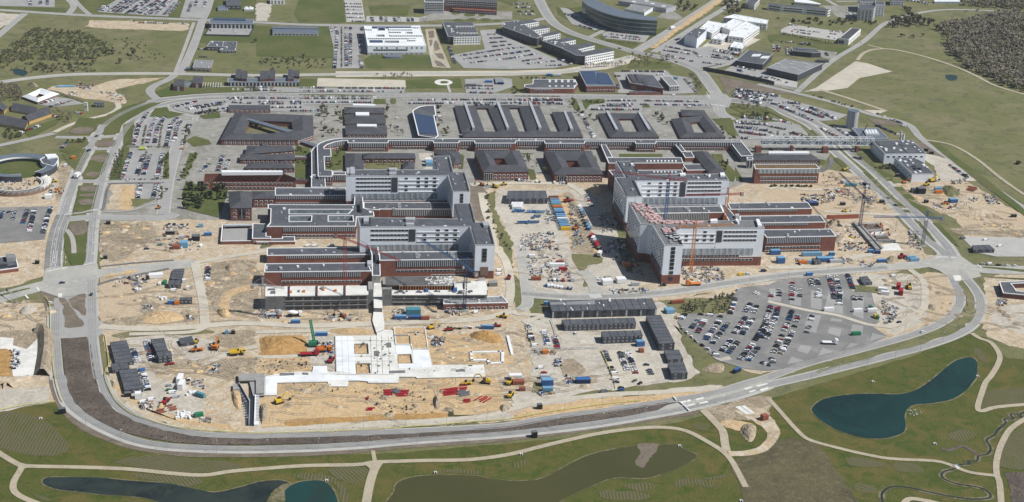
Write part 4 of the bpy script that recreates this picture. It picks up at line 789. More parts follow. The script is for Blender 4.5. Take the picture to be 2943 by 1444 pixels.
Bld('energy_annex','small white block tucked between energy centre and lower hall','plant building','31:1355,288 1400,285 1450,325 1480,322 1480,312 1405,310',40,'panel','grey_roof',None)
b = Bld('boiler_house','dark grey boiler house with raised skylight behind the footbridge','plant building','31:842,28 1110,28 1212,135 942,138',42,'metal_roof','metal_roof','panel_grey'); b.top('skylight','31:955,55 1090,50 1125,105 985,105',1.6,'panel_grey'); b.top('skylight',' | '.join('31:%d,60 %d,60 %d,95 %d,95' % (x,x+18,x+36,x+18) for x in (975,1005,1035,1065)),1.9,'trim')
t = empty('footbridge','long white steel truss footbridge on brick piers over the boulevard','bridge',U(*px('31:500,250')[0])); zB = 6.5
mb,mg,n = MB(),MB(),16
A0,A1 = U(*px('31:-70,245')[0]),U(*px('31:1045,252')[0]); d = (A1-A0)/n; nn = Vector((-d.y,d.x,0)).normalized()*3.2
for i in range(n+1):
    p = A0+d*i
    for sgn in (1,-1):
        q = p+nn*sgn
        mb.bar(q+Vector((0,0,zB)),q+Vector((0,0,zB+7.4)),.45)
        if i < n: mb.bar(q+Vector((0,0,zB if i % 2 else zB+7.4)),q+d+Vector((0,0,zB+7.4 if i % 2 else zB)),.4)
    mb.bar(p+nn+Vector((0,0,zB+7.4)),p-nn+Vector((0,0,zB+7.4)),.45)
for sgn in (1,-1):
    for z in (zB,zB+7.4): mb.bar(A0+nn*sgn+Vector((0,0,z)),A1+nn*sgn+Vector((0,0,z)),.6)
child('truss',mb.mesh('truss',M['trim']),t,-t.location)
mg.box(((A0+A1)/2+Vector((0,0,zB+.3))),(A1-A0).length,4.6,3.6,math.atan2(d.y,d.x)); child('walkway',mg.mesh('walkway',M['glass_pale']),t,-t.location)
for s,w_ in (('31:570,275',6),('31:888,270',2.5),('31:235,265',2.5),('21:2470,270',6)):
    mb = MB(); p = U(*px(s)[0]); mb.box(p,w_,5,zB+.2); child('pier',mb.mesh('pier',M['brick']),t,-t.location)
for i,s in enumerate(('31:1332,140','31:1360,148')):
    p = U(*px(s)[0],9); t = empty('chimney',('taller white flue of the energy centre, the one further left','shorter white flue of the energy centre, the one further right')[i],'chimney',(p.x,p.y,0),0,'white flues behind the energy centre')
    mb = MB(); mb.cyl((0,0,0),1.1,17-i*2,14); child('shaft',mb.mesh('shaft',M['trim']),t); mb = MB(); mb.cyl((0,0,17-i*2),1.25,1.0,14); child('cap',mb.mesh('cap',M['panel_grey']),t)
p = U(*px('31:838,25')[0]); t = empty('heat_store_tank','tall pale grey cylindrical storage tank beside the boiler house','tank',p); mb = MB(); mb.cyl((0,0,0),6.3,20,36); child('shell',mb.mesh('shell',M['panel_grey']),t)
mb = MB(); mb.cyl((0,0,20),6.5,.5,36); child('roof',mb.mesh('roof',M['metal_roof']),t); mb = MB(); mb.bar((0,-6.5,0),(0,-6.5,20),.5); child('ladder',mb.mesh('ladder',M['steel']),t)
# ------------------------------------------------------------------ CONCRETE UNDER CONSTRUCTION (south)
def frame_block(b,sel,n,zs,u0,u1,op=.78):
    for a,c,L,nv,an in b.edges(sel):
        k = n; w_ = L*(u1-u0)/k
        for z0,z1 in zs:
            for i in range(k):
                p = a+(c-a)*(u0+(u1-u0)*(i+.5)/k); hh = b.h*(z1-z0); child('opening',win_mesh(w_*op,hh,None,'black_metal' if R_.random() < .8 else 'panel_dark'),b.root,(p.x-b.root.location.x,p.y-b.root.location.y,b.h*(z0+z1)/2),an)
        for z in (.02,.33,.66,.97): b.band(sel,z-.02,z+.02,'concrete','floor_edge',u0,u1,.5)
b = Bld('concrete_building','half built concrete block with white top deck and dark open storeys','construction','12:100,358 1130,348 1130,440 92,456',146,'concrete_dark','concrete_white',None); frame_block(b,'S1',9,((.08,.2),(.36,.5),(.72,.94)),.19,.99)
b.top('upstand_wall','12:330,356 342,356 340,456 328,456|12:608,354 622,354 620,452 606,452|12:890,352 902,352 902,448 888,448',1.2,'brick_dark'); b.top('pallet','12:470,400 495,400 495,418 470,418|12:668,388 690,388 690,402 668,402|12:785,395 812,393 812,408 785,410|12:340,408 362,408 362,424 340,424',.9,'p_orange'); b.top('pallet','12:120,385 190,383 190,395 120,397|12:150,410 195,408 195,430 150,432|12:420,400 440,398 440,415 422,415|12:640,375 670,372 690,388 650,390',.7,'p_grey')
b = Bld('concrete_building','half built concrete block with cluttered deck east of the stair cores','construction','12:1365,395 2320,390 2322,440 1365,442',108,'concrete_dark','concrete_white',None); frame_block(b,'S1',8,((.05,.28),(.55,.78)),.01,.99)
b.top('pallet','12:1702,392 1730,392 1730,415 1702,415|12:1985,388 2022,386 2022,412 1985,414',1.8,'p_blue'); b.top('pallet',' | '.join('12:%d,%d %d,%d %d,%d %d,%d' % (x,y,x+w_,y,x+w_,y+9,x,y+9) for x,y,w_ in [(R_.randint(1380,2280),R_.randint(396,424),R_.randint(12,44)) for _ in range(24)]),.8,'p_grey')
b = Bld('formwork_deck','raised deck of grey formwork panels on orange props','construction','12:1268,258 1990,250 2000,320 1985,350 1440,352 1425,340 1275,335',48,'black_metal','concrete',None)
b.top('formwork_beam',' | '.join('12:%d,%d %d,%d %d,%d %d,%d' % (1300+R_.randint(0,200),y,1700+R_.randint(0,250),y,1700+R_.randint(0,250),y+4,1300,y+4) for y in range(262,345,8)),.5,'concrete_dark'); b.top('pallet',' | '.join('12:%d,%d %d,%d %d,%d %d,%d' % (x,y,x+w_,y-4,x+w_,y+5,x,y+8) for x,y,w_ in [(R_.randint(1700,1950),R_.randint(262,335),R_.randint(10,50)) for _ in range(40)]),.6,'concrete_white')
for i in range(20):
    p = U(*px('12:%d,352' % (1445+i*27))[0],b.h); mb = MB(); mb.bar((p.x,p.y-.3,0),(p.x,p.y-.3,b.h),.5); b.part('prop',mb,M['p_orange'])
Bld('concrete_deck','white concrete deck with stacked material beside the blue crane mast','construction','12:1990,310 2310,298 2330,392 2000,392',60,'concrete','concrete_white',None).top('upstand_wall','12:2010,320 2160,316 2160,322 2010,326|12:2090,325 2100,325 2100,380 2090,380',1.2,'concrete')
for i,(lb,s,hp) in enumerate((('tall grey concrete stair core at the end of the white deck','12:1125,308 1170,305 1180,384 1130,386',160),('tall grey concrete lift core with open top, right of the concrete passage','12:1268,370 1364,368 1364,386 1270,388',165),('grey concrete core next to the white ward wing on the far right of the decks','12:2230,270 2300,265 2318,350 2245,355',30),('small grey rooftop plant box at the right edge of the concrete decks','12:2338,295 2425,290 2430,318 2345,322',40))):
    Bld('stair_core',lb,'construction',s,hp,'concrete_dark','concrete',None if i != 1 else 'concrete')
b = Bld('brick_annex','low new brick annex with cluttered flat roof at the blue crane','construction','12:1880,488 2480,455 2535,522 1885,535',62,'brick','grey_roof','trim'); b.wins('S',(.25,),1.4,2.4,4.5); b.vents(16,.6,2)
Bld('concrete_passage','white roofed passage from the stair cores to the foundations','construction','12:1185,270 1250,265 1270,440 1270,575 1185,572 1180,440',60,'concrete_dark','concrete_white',None)
Bld('concrete_passage','long low white concrete strip crossing the haul road','construction','12:1185,575 1272,572 1292,755 1290,790 1210,820 1170,700',20,'concrete','concrete_white',None)
b = Bld('foundation_slab','sprawling white concrete ground floor slab with square openings','construction','12:792,852 1215,850 1215,800 1300,790 1380,795 1400,945 1556,945 1570,990 1736,990 1772,1145 2180,1145 2290,1140 2310,1264 13:2320,0 2000,5 1815,10 1615,15 1610,2 1440,0 1430,62 1130,62 1115,40 930,40 922,98 724,98 720,50 300,60 214,62 208,185 82,188 86,0 12:250,1225 430,1212 570,1215 572,1156 714,1155 720,1214 805,1214',14,'concrete','concrete_white',None,holes=('12:985,932 1125,930 1135,1034 990,1036','12:1000,1130 1140,1126 1154,1232 1006,1236','12:1422,1040 1560,1036 1574,1130 1426,1132'),hole_wall='concrete')
b.top('insulation_sheet','12:800,860 975,860 1000,1240 810,1205|12:1404,950 1552,950 1560,1032 1410,1036|12:1575,1000 1730,995 1765,1170 1660,1178 1650,1135 1580,1130|12:1432,1138 1652,1134 1660,1175 1434,1180|12:576,1162 710,1160 715,1212 725,1222 800,1222 560,1240|13:95,5 470,-20 715,-20 925,-10 1110,15 1420,40 1300,50 1130,50 935,30 715,40 300,50 205,60 200,175 95,180',.15,'white_roof')
b.top('floor_opening','12:1312,926 1358,924 1362,970 1314,972|12:1186,1008 1235,1005 1238,1055 1190,1058|12:240,1230 380,1228 385,1252 240,1254|12:465,1226 525,1226 528,1248 468,1248|12:1340,1208 1500,1202 1502,1226 1342,1232|12:2010,1195 2100,1192 2104,1214 2012,1216',.25,'concrete_dark')
b.top('floor_opening','12:992,945 1118,942 1126,1028 996,1030|12:1006,1140 1134,1136 1146,1226 1012,1230|12:1430,1046 1554,1042 1566,1122 1432,1126',-.9,'sand')
b.top('slab_joint',' | '.join(['12:%d,860 %d,860 %d,1235 %d,1235' % (x,x+2,x+16,x+14) for x in (860,920,1150,1210,1260,1330)]+['12:800,%d 1390,%d 1390,%d 800,%d' % (y,y-4,y-2,y+2) for y in (905,1060,1110,1245)]),.17,'concrete')
b.top('stacked_material',' | '.join('12:%d,%d %d,%d %d,%d %d,%d' % (x,y,x+w_,y,x+w_,y+7,x,y+7) for x,y,w_ in [(R_.randint(1010,1390),R_.randint(870,1240),R_.randint(5,22)) for _ in range(26)]),.7,'p_grey')
b = Bld('foundation_slab','sandy walled foundation bay at the top right of the white slab','construction','12:1382,772 1700,766 1735,985 1570,988 1556,944 1402,943',16,'concrete','sand','concrete_white'); b.top('dividing_wall','12:1390,850 1530,848 1530,856 1390,858|12:1530,820 1600,818 1600,824 1530,826|12:1545,856 1553,856 1560,940 1552,940',.8,'concrete')
for i,(lb,s) in enumerate((('white strip footing shaped like a hook in the sand','12:2160,1028 2440,1022 2480,1020 2478,1132 2345,1138 2330,1105 2170,1108|'),('long white strip footing leaning against the dug out sand','12:2500,868 2530,868 2576,1050 2556,1060'))):
    P = px(s.strip('|')); t = empty('strip_footing',lb,'footing',U(*P[0])); Q = [U(*p) for p in P]+([U(*P[0])] if i == 0 else [])
    for a,c in zip(Q,Q[1:]):
        if i and (a-c).length < 6: continue
        mb = MB(); mm = (a+c)/2; mb.box((mm.x,mm.y,0),(c-a).length+1.5,1.9,1.1,math.atan2((c-a).y,(c-a).x)); child('wall',mb.mesh('wall',M['white_roof']),t,-t.location)
# tunnel ramp (walls and struts)
t = empty('ramp_tunnel','dark concrete vehicle ramp with ribbed walls and grey roof slab','ramp',U(*px('13:-60,330')[0]))
def c5(s): return [U(640+float(a)/7.43,1070+float(b)/7.435) for a,b in (q.split(',') for q in s.split())]
for nm,s,z0,z1,m in (('roof_slab','335,115 895,105 880,525 715,530 710,250 345,262',2.2,2.9,'concrete'),('roadway','565,320 705,315 680,1150 575,1155 560,640',.3,.62,'black_metal'),('retaining_wall','700,260 720,260 700,1160 668,1160',.2,1.8,'white_roof'),('retaining_wall','345,265 360,265 585,640 570,1155 555,1155 568,660',.2,1.8,'panel_grey'),('side_trench','305,300 345,275 565,655 550,1155 495,1155 490,820 440,700',.3,.6,'panel_dark'),('portal','225,320 290,310 370,420 220,430',.2,2.2,'concrete'),('inner_floor','440,410 555,400 550,590',.3,.66,'sand'),('side_slab','720,535 785,535 760,1090 690,1090',.2,1.2,'concrete_dark'),('portal','690,1095 775,1090 765,1165 670,1165',.2,1.6,'white_roof')):
    mb = MB(); mb.prism(c5(s),z0,z1); child(nm,mb.mesh(nm,M[m]),t,-t.location)
for k in range(18):
    a,c = c5('%g,%g %g,%g' % (718-k*1.5,545+k*32,784-k*1.3,545+k*32)); mb = MB(); mb.bar((a.x,a.y,1.3),(c.x,c.y,1.3),.7); child('rib',mb.mesh('rib',M['white_roof']),t,-t.location)
for k in range(12):
    f = k/11; a,c = c5('%g,%g %g,%g' % (340+f*160,440+f*570,372+f*170,440+f*570)) if k > 4 else c5('%g,%g %g,%g' % (340+k*32,440+k*55,370+k*34,440+k*55)); mb = MB(); mb.bar((a.x,a.y,1.0),(c.x,c.y,1.5),.6); child('rib',mb.mesh('rib',M['p_silver']),t,-t.location)
Bld('foundation_slab','grey concrete slab with black tank opening joining the ramp tunnel','construction','13:-80,5 82,0 80,190 -30,195',22,'black_metal','concrete',None)
# ------------------------------------------------------------------ BUILDINGS ROUND ABOUT
OF = 'office building'
b = Bld('office_building','long dark glass office with pale metal roof above a raised parking deck',OF,'00:2105,190 2550,196 2550,246 2105,240',55,'panel_dark','metal_roof','panel_grey'); b.band('S1',.1,.9,'glass','window_band',.02,.98,.2,5); b.top('solar_panel','00:2150,186 2470,194 2470,212 2150,204',1,'solar')
t = empty('parking_deck','raised grey parking deck with black retaining wall in front of the long glass office','parking deck',U(*px('00:2310,330')[0])); mb = MB(); mb.prism(W('00:2110,288 2550,292 2508,370 2062,362'),-.2,1.4); child('deck',mb.mesh('deck',M['parking']),t,-t.location)
mb = MB(); Q = W('00:2110,288 2062,362 2508,371 2550,292')
for a,c in zip(Q,Q[1:]): mb.bar((a.x,a.y,1.5),(c.x,c.y,1.5),1.2)
child('retaining_wall',mb.mesh('retaining_wall',M['panel_dark']),t,-t.location)
b = Bld('office_building','small dark roofed L shaped office on the lawn, part nearer the street',OF,'00:2120,418 2250,420 2240,478 2078,472',38,'panel_dark','felt','panel_grey'); b.vents(3); b.wins('S',(.4,),1.4,2,4)
b = Bld('office_building','small dark roofed L shaped office on the lawn, wider part with roof vents',OF,'00:2252,420 2386,422 2372,515 2208,510',24,'panel_dark','felt','panel_grey'); b.vents(9); b.wins('S',(.4,),1.4,2,4)
b = Bld('office_building','square grey brick office with flat grey roof at the field edge',OF,'00:1965,605 2145,612 2120,690 1937,682',36,'brick_brown','grey_roof','panel_grey'); b.wins('S',(.5,),1.6,3,5); b.vents(5)
Bld('shed','small dark flat roofed shed beside the square grey brick office','shed','00:1875,675 1915,675 1912,690 1868,690',28,'panel_dark','metal_roof',None)
b = Bld('house','dark cube shaped building at the top edge near the white roofed shed',OF,'00:2272,-20 2420,-20 2422,60 2275,60',40,'panel_dark','felt',None); b.wins('S',(.5,),1.4,2,5)
Bld('annex','pale grey glazed annex leaning on the dark cube shaped building',OF,'00:2190,60 2272,56 2296,90 2190,92',26,'glass_pale','metal_roof',None).wins('S',(.5,),1.4,2,4)
Bld('shed','small pale shed with white tanks at the top edge','shed','00:2455,75 2550,75 2550,95 2455,95',22,'panel_grey','white_roof',None).top('tank','00:2470,78 2490,78 2490,90 2470,90|00:2510,78 2530,78 2530,90 2510,90',1.6,'trim')
for i,(lb,s) in enumerate((('mono pitched brick block with tall window beside the street corner, the nearer twin','00:1758,800 1858,800 1848,872 1742,868'),('mono pitched brick block with tall window, the twin further from the street corner','00:1945,770 2045,770 2035,842 1932,838'))):
    b = Bld('brick_block',lb,'brick building',s,50,'brick_dark','slate',None); b.strips('S',(.45,),5,.35,.6,None,'glass_pale',1)
b = Bld('glass_link','low glass link between the mono pitched brick twins','brick building','00:1852,825 1940,822 1935,838 1850,842',42,'glass_pale','metal_roof',None)
t = empty('pergola','white open pergola frame beside the brick twin block','pergola',U(*px('00:2130,870')[0])); mb = MB()
for k in range(8):
    a,c = W('00:%d,855 %d,890' % (2045+k*26,2040+k*26)); mb.bar((a.x,a.y,2.8),(c.x,c.y,2.8),.4); mb.bar((c.x,c.y,0),(c.x,c.y,2.8),.3)
child('frame',mb.mesh('frame',M['trim']),t,-t.location)
b = Bld('brick_offices','long glass fronted brick office with tall slate capped stair towers by the main street',OF,'00:2290,795 2576,790 10:318,788 436,800 432,830 00:2292,830',40,'glass_green','metal_roof','panel_grey'); b.band('S',.1,.9,'glass','window_band',.02,.98,.25,4)
for s in ('00:2376,700 2430,700 2420,798 2366,792','00:2434,715 2490,715 2480,802 2424,797','10:42,718 128,718 126,800 36,802','10:134,700 192,700 188,798 130,798','10:322,700 362,702 362,770 380,770 378,800 318,800','10:364,714 436,714 434,778 364,770'):
    P0 = px(s); hh = height(P0,62); P = [U(x,y,hh) for x,y in P0]; mb = MB(); mb.prism(P,0,hh,0); b.part('stair_tower',mb,M['brick_dark'])
    mb = MB(); mb.prism(inset(P,-.3) if False else P,hh+.01,hh+.5); b.part('tower_roof',mb,M['slate'])
# farm quarter, west
b = Bld('farmhouse','white roofed farmhouse built round a small courtyard among bare trees','farmhouse','00:420,893 592,948 378,1028 225,972',24,'brick_brown','white_roof',None,flat=False,holes=('00:392,942 470,960 402,1000 345,978',)); b.hip(3,'white_roof')
for lb,s,hp in (('long yellow barn with dark tiled roof, the one with the bent end','00:155,1038 385,1085 345,1150 112,1110',18),('yellow barn with dark tiled roof and red van at its gable','00:432,1088 518,1142 292,1222 218,1178',34),('dark roofed yellow stable running off the left edge of the photo','00:-60,1140 285,1215 250,1290 -100,1230',28),('yellow gabled house cut by the left edge with fenced yard','00:-60,1030 70,1080 40,1120 -60,1110',34)):
    b = Bld('barn',lb,'barn',s,hp,'yellow_wall',flat=False); b.hip(3.6,'slate',.5,True); b.wins('S',(.5,),1.2,1.4,5)
t = empty('screen_tower','tall white slab tower with one dark square hole','tower',U(*px('00:868,1118')[0])); mb = MB(); mb.box((0,0,0),3.8,1.2,9.5,-.25); child('slab',mb.mesh('slab',M['panel_white']),t); mb = MB(); mb.box((0,-.75,4.4),1.4,.3,1.2,-.25); child('opening',mb.mesh('opening',M['black_metal']),t)
Bld('cabin','dark flat roofed cabin right of the white slab tower','cabin','00:945,1025 1046,1028 1046,1045 942,1043',38,'panel_dark','felt',None).wins('S',(.5,),1.4,1.6,3)
# roundhouse
c0 = U(*px('01:185,400')[0],5); ring = empty('round_school','ring shaped building with grey roof round a green court, by the boulevard','round building',(c0.x,c0.y,0)); mb,mr,mw = MB(),MB(),MB()
Re,Ri = abs(U(*px('01:590,360')[0],5).x-c0.x),0; Ri = Re*.74
for i in range(48):
    if 38 <= i <= 41: continue
    a,e = 2*math.pi*i/48,2*math.pi*(i+1)/48; q = lambda r,t,z: (r*math.cos(t),r*math.sin(t),z)
    mr.face([q(Re,a,5.4),q(Re,e,5.4),q(Ri,e,4.6),q(Ri,a,4.6)]); mb.face([q(Re,a,0),q(Re,e,0),q(Re,e,5.4),q(Re,a,5.4)]); mw.face([q(Ri,e,0),q(Ri,a,0),q(Ri,a,3.2),q(Ri,e,3.2)]); mw.face([q(Ri-.3,e,3.2),q(Ri-.3,a,3.2),q(Ri-.3,a,4.8),q(Ri-.3,e,4.8)],1)
child('roof',mr.mesh('roof',M['metal_roof']),ring); child('wall',mb.mesh('wall',M['panel_dark']),ring); child('courtyard_wall',mw.mesh('courtyard_wall',[M['glass'],M['trim']]),ring)
mb = MB(); mb.cyl((0,0,0),Ri-.5,.5,40); child('lawn',mb.mesh('lawn',M['lawn']),ring)
b = Bld('round_school_wing','grey wedge shaped end block with white rooftop box on the ring building','round building','01:400,345 500,290 560,300 585,318 590,345 560,400 530,412 430,385',50,'panel','felt','trim'); b.top('rooftop_box','01:450,305 560,300 582,325 478,340',1.6,'trim')
t = empty('round_shell','half built ring of sawtooth timber frames beside the ring building','construction',U(*px('01:190,600')[0])); cc = U(*px('01:180,610')[0])
for i in range(22):
    a = math.radians(-175+i*10); r1,r2 = Re*.66,Re*.85; p = cc+Vector((r1*math.cos(a),r1*math.sin(a),0)); q_ = cc+Vector((r2*math.cos(a),r2*math.sin(a),0)); e = Vector((-math.sin(a),math.cos(a),0))*2.6
    mb = MB(); mb.face([p-e+Vector((0,0,3)),q_-e+Vector((0,0,2.2)),q_+e+Vector((0,0,4.6)),p+e+Vector((0,0,3))]); mb.face([q_-e,q_+e,q_+e+Vector((0,0,4.6)),q_-e+Vector((0,0,2.2))],1); child('sawtooth_bay',mb.mesh('sawtooth_bay',[M['concrete_white'] if i > 14 else M['concrete'],M['brick_brown']]),t,-t.location)
mb = MB()
for i in range(30):
    a,e = math.radians(-190+i*8),math.radians(-182+i*8); q = lambda r,t,z: (cc.x+r*math.cos(t),cc.y+r*math.sin(t),z)
    mb.face([q(Re*.64,a,3.2),q(Re*.64,e,3.2),q(Re*.6,e,3.2),q(Re*.6,a,3.2)]); mb.face([q(Re*.6,e,0),q(Re*.6,a,0),q(Re*.6,a,3.2),q(Re*.6,e,3.2)])
child('inner_wall',mb.mesh('inner_wall',M['concrete_white']),t,-t.location)
# west edge and east edge
b = Bld('brick_building','low brick and grey building with open court at the left edge','brick building','02:-60,65 60,60 160,62 185,150 185,170 0,195 -60,200',36,'brick','felt','trim'); b.top('raised_roof','02:60,68 150,66 165,100 70,112',3.5,'grey_roof'); b.top('open_court','02:-20,140 75,130 78,165 -20,172|02:80,155 155,140 165,160 90,175',.2,'black_metal')
b = Bld('brick_building','brown building with white edged courtyard at the right edge','brick building','32:2325,312 2640,300 2680,455 2365,425',48,'brick_dark','felt','trim',holes=('32:2445,330 2640,322 2660,420 2500,405 2470,360',),hole_wall='brick_dark')
# north middle
b = Bld('metal_shed','long shed with pale blue metal roof on the lawn','shed','10:165,265 630,272 630,335 165,328',32,'panel_grey','metal_roof',None); b.wins('S',(.45,),1.2,2.4,4.5,frame := .03,.97,None); b.top('roof_ridge','10:165,288 630,294 630,298 165,292',.7,'felt')
b = Bld('research_building','large white roofed building with stepped glass roof strips and solar panels',OF,'10:1085,265 1648,270 1712,465 1122,465',88,'panel','white_roof','trim',holes=('10:1225,285 1295,285 1300,312 1230,312','10:1215,352 1290,352 1296,374 1220,374','10:1510,325 1572,325 1578,347 1516,347','10:1295,412 1435,412 1440,436 1300,436'),hole_wall='panel_grey')
for s in ('10:1335,296 1575,296 1578,310 1338,310','10:1340,320 1465,320 1468,334 1342,334','10:1348,352 1676,352 1680,370 1350,370','10:1130,384 1610,384 1614,398 1132,398','10:1530,404 1615,404 1618,418 1532,418','10:1095,296 1165,296 1168,310 1097,310','10:1560,272 1648,272 1652,288 1562,288'):
    b.top('roof_monitor',s,1.6,'trim'); P0 = px(s)
    for k in range(int((P0[1][0]-P0[0][0])/6.5)):
        x0 = P0[3][0]+2+k*6.5; a,c = U(x0,P0[3][1],b.h),U(x0+4,P0[3][1],b.h); mb = MB(); mb.box(((a.x+c.x)/2,(a.y+c.y)/2-.1,b.h+.35),2.1,.3,1.0); b.part('window',mb,M['glass'])
b.top('solar_panel','10:1165,270 1552,272 1556,292 1170,290|10:1140,408 1272,408 1276,432 1144,432',.4,'solar'); b.strips('S1',(.55,),1.6,.1,.68,None); b.wins('S1',(.12,.8),1.8,1.6,6,skip=.3); b.band('S1',.0,.28,'panel_grey','base_storey',0,1)
t = empty('garden_pavilion','low rounded grey pavilion on the sunken lawn of the white roofed building','pavilion',U(*px('10:1375,590')[0])); mb = MB(); mb.prism(smooth(W('10:1290,575 1330,570 1420,570 1465,578 1450,592 1300,592'),True,4),0,2.6); child('roof',mb.mesh('roof',M['metal_roof']),t,-t.location)
def comb(name,label,bars,spine,hp,wall_s='panel_white',wall_w='panel_dark'):
    b = Bld(name,label,OF,spine,hp,wall_w,'felt','panel_grey')
    for s in bars:
        P0 = px(s); hh = b.h+.6; P = [U(x,y,hh) for x,y in P0]; mb = MB(); mb.prism(P,0,hh); b.part('wing',mb,M[wall_s]); mb = MB(); mb.prism(inset(P[::-1] if False else P,.25),hh+.02,hh+.2); b.part('roof',mb,M['felt'])
        a,c = P[3],P[2]; d = c-a; L = d.length; an = math.atan2(d.y,d.x); me = win_mesh(1.9,1.3,None)
        for z in (.25,.55,.82):
            for i in range(int(L/3.6)):
                p = a+d*((i+.5)/int(L/3.6)); child('window',me,b.root,(p.x-b.root.location.x,p.y-b.root.location.y,hh*z),an)
    b.vents(8,1,2.5,'trim'); b.wins('W',(.3,.7),2.5,2.2,6,fr=None); return b
comb('office_building','black and white office with three stepped bars beside the triangular garden',('10:1875,224 2185,226 2192,262 2000,262','10:1990,285 2215,283 2228,330 2040,330','10:1990,352 2235,346 2256,368 1988,374'),'10:1872,222 1990,224 2060,360 1985,374 1930,372',76)
comb('office_building','white office with sawtooth row of three dark roofed bars, further left group',('20:60,218 205,198 270,222 80,252','20:180,282 345,254 376,284 215,305','20:300,345 450,312 486,340 315,376'),'20:-90,225 60,205 290,370 250,390 200,380 -100,270',78)
comb('office_building','white office with sawtooth row of dark roofed bars, group ending at the road junction',('20:420,402 595,376 640,405 490,432','20:560,462 785,430 830,462 660,500','20:690,526 980,482 1026,516 738,568'),'20:298,412 420,392 560,440 740,545 735,566 640,560 500,490',88)
# curved glass headquarters
P1 = smooth([U(*p,22) for p in px('20:705,10 760,55 900,120 1080,170 1270,195 1460,205')],False,6); P2 = smooth([U(*p,22) for p in px('20:830,-20 930,40 1090,100 1280,150 1450,175')],False,6)[::-1]
t = empty('curved_headquarters','long curved dark green glass office with grey roof band',OF,P1[12].xy.to_3d()); mb = MB(); mb.prism(P1+P2,0,22,0,False); child('glass_wall',mb.mesh('glass_wall',M['glass_green']),t,-t.location); fill(None,[P1+P2],22,'roof','metal_roof',t)
for z in (5.5,11,16.5,21.5):
    mb = MB()
    for a,c in zip(P1,P1[1:]): mb.bar((a.x,a.y,z),(c.x,c.y,z),.5)
    child('floor_edge',mb.mesh('floor_edge',M['panel_grey']),t,-t.location)
Bld('warehouse','big dark brown roofed hall behind the curved glass office, upper part','warehouse','20:1070,10 1250,-20 1650,60 1550,88 1400,60',46,'panel_grey','grey_roof',None,hole_wall='panel').top('skylight','20:1200,15 1240,15 1245,22 1205,22|20:1330,10 1370,10 1375,17 1335,17|20:1390,35 1430,35 1435,42 1395,42|20:1500,60 1540,60 1545,67 1505,67',.4,'trim')
Bld('warehouse','grey roofed hall behind the curved glass office, lower part with plant on its roof','warehouse','20:1135,92 1215,38 1425,70 1330,128',38,'panel','grey_roof',None).vents(12)
Bld('pavilion','round dark roofed pavilion in front of the curved glass office','pavilion','20:925,205 960,185 1040,190 1105,215 1060,232 960,225',34,'brick_dark','brick_dark',None)
b = Bld('office_building','pale office tower with tall lawn side shadow at the top edge',OF,'10:1690,-20 1885,-15 1892,25 1694,22',120,'panel_grey','felt','trim'); b.strips('S1',(.9,.75,.6,.45,.3),1.6,.05,.95)
b = Bld('brick_offices','long dark brick office with glazed rows at the top edge',OF,'10:1895,-30 2420,-10 2425,25 1900,0',115,'brick_dark','felt',None); b.strips('S1',(.9,.72,.55),2,.02,.98); Bld('brick_canopy','low red brick front building with row of garage doors','brick building','10:1975,72 2418,102 2420,118 1975,90',40,'brick_dark','brick',None).wins('S',(.4,),2,3.4,5.5)
b = Bld('house','white block of flats cut by the top edge left of the big lawn','house','10:140,-30 288,-30 288,5 140,2',42,'panel_white','grey_roof',None); b.wins('S',(.35,.75),1.6,2,4)
# streets north of the spine
b = Bld('brick_depot','low brick depot with rooflights along the main street','brick building','20:210,800 635,805 656,852 640,862 625,892 180,892 122,880 125,855 205,848',50,'brick','felt','trim'); b.top('skylight',' | '.join('20:%d,%d %d,%d %d,%d %d,%d' % (x,y,x+24,y,x+27,y+8,x+3,y+8) for y in (808,822,866) for x in range(365,640,62)),.4,'trim'); b.strips('S1',(.6,),1.4,.1,.5)
b = Bld('solar_hall','tall brick hall with solar panels covering its sloped roof','brick building','20:668,716 830,712 968,745 1040,868 748,870',62,'brick','metal_roof','panel_grey'); b.top('solar_panel','20:690,722 825,720 866,842 745,845|20:850,738 955,748 1012,850 870,845',.6,'solar'); b.wins('S1',(.35,),1.2,1.6,3.4)
b = Bld('brick_school','brick building with stepped dark roofs and outside stair on the main street','brick building','20:1142,752 1275,750 1420,762 1520,892 1310,860 1185,838',66,'brick','felt','panel_grey'); b.top('solar_panel','20:1165,755 1205,753 1255,835 1215,832|20:1225,753 1255,752 1310,835 1275,834|20:1290,800 1330,792 1375,865 1335,868',.8,'slate'); b.strips('S',(.4,),2,.2,.45)
Bld('brick_wall_building','long low brick street front below the stepped brick building','brick building','20:1175,918 1480,912 1515,925 1485,932 1175,934',26,'brick','felt',None)
Bld('office_building','grey flat roofed office with glazed corner beside the stepped brick building',OF,'20:1490,770 1590,768 1680,865 1582,872 1545,830',52,'panel_dark','grey_roof','trim').wins('S',(.3,.7),1.8,2,3)
Bld('site_hut','small grey roofed hut next to blue containers in the gravel lot','hut','10:2400,782 2480,780 2495,830 2410,835',20,'panel_dark','grey_roof',None)
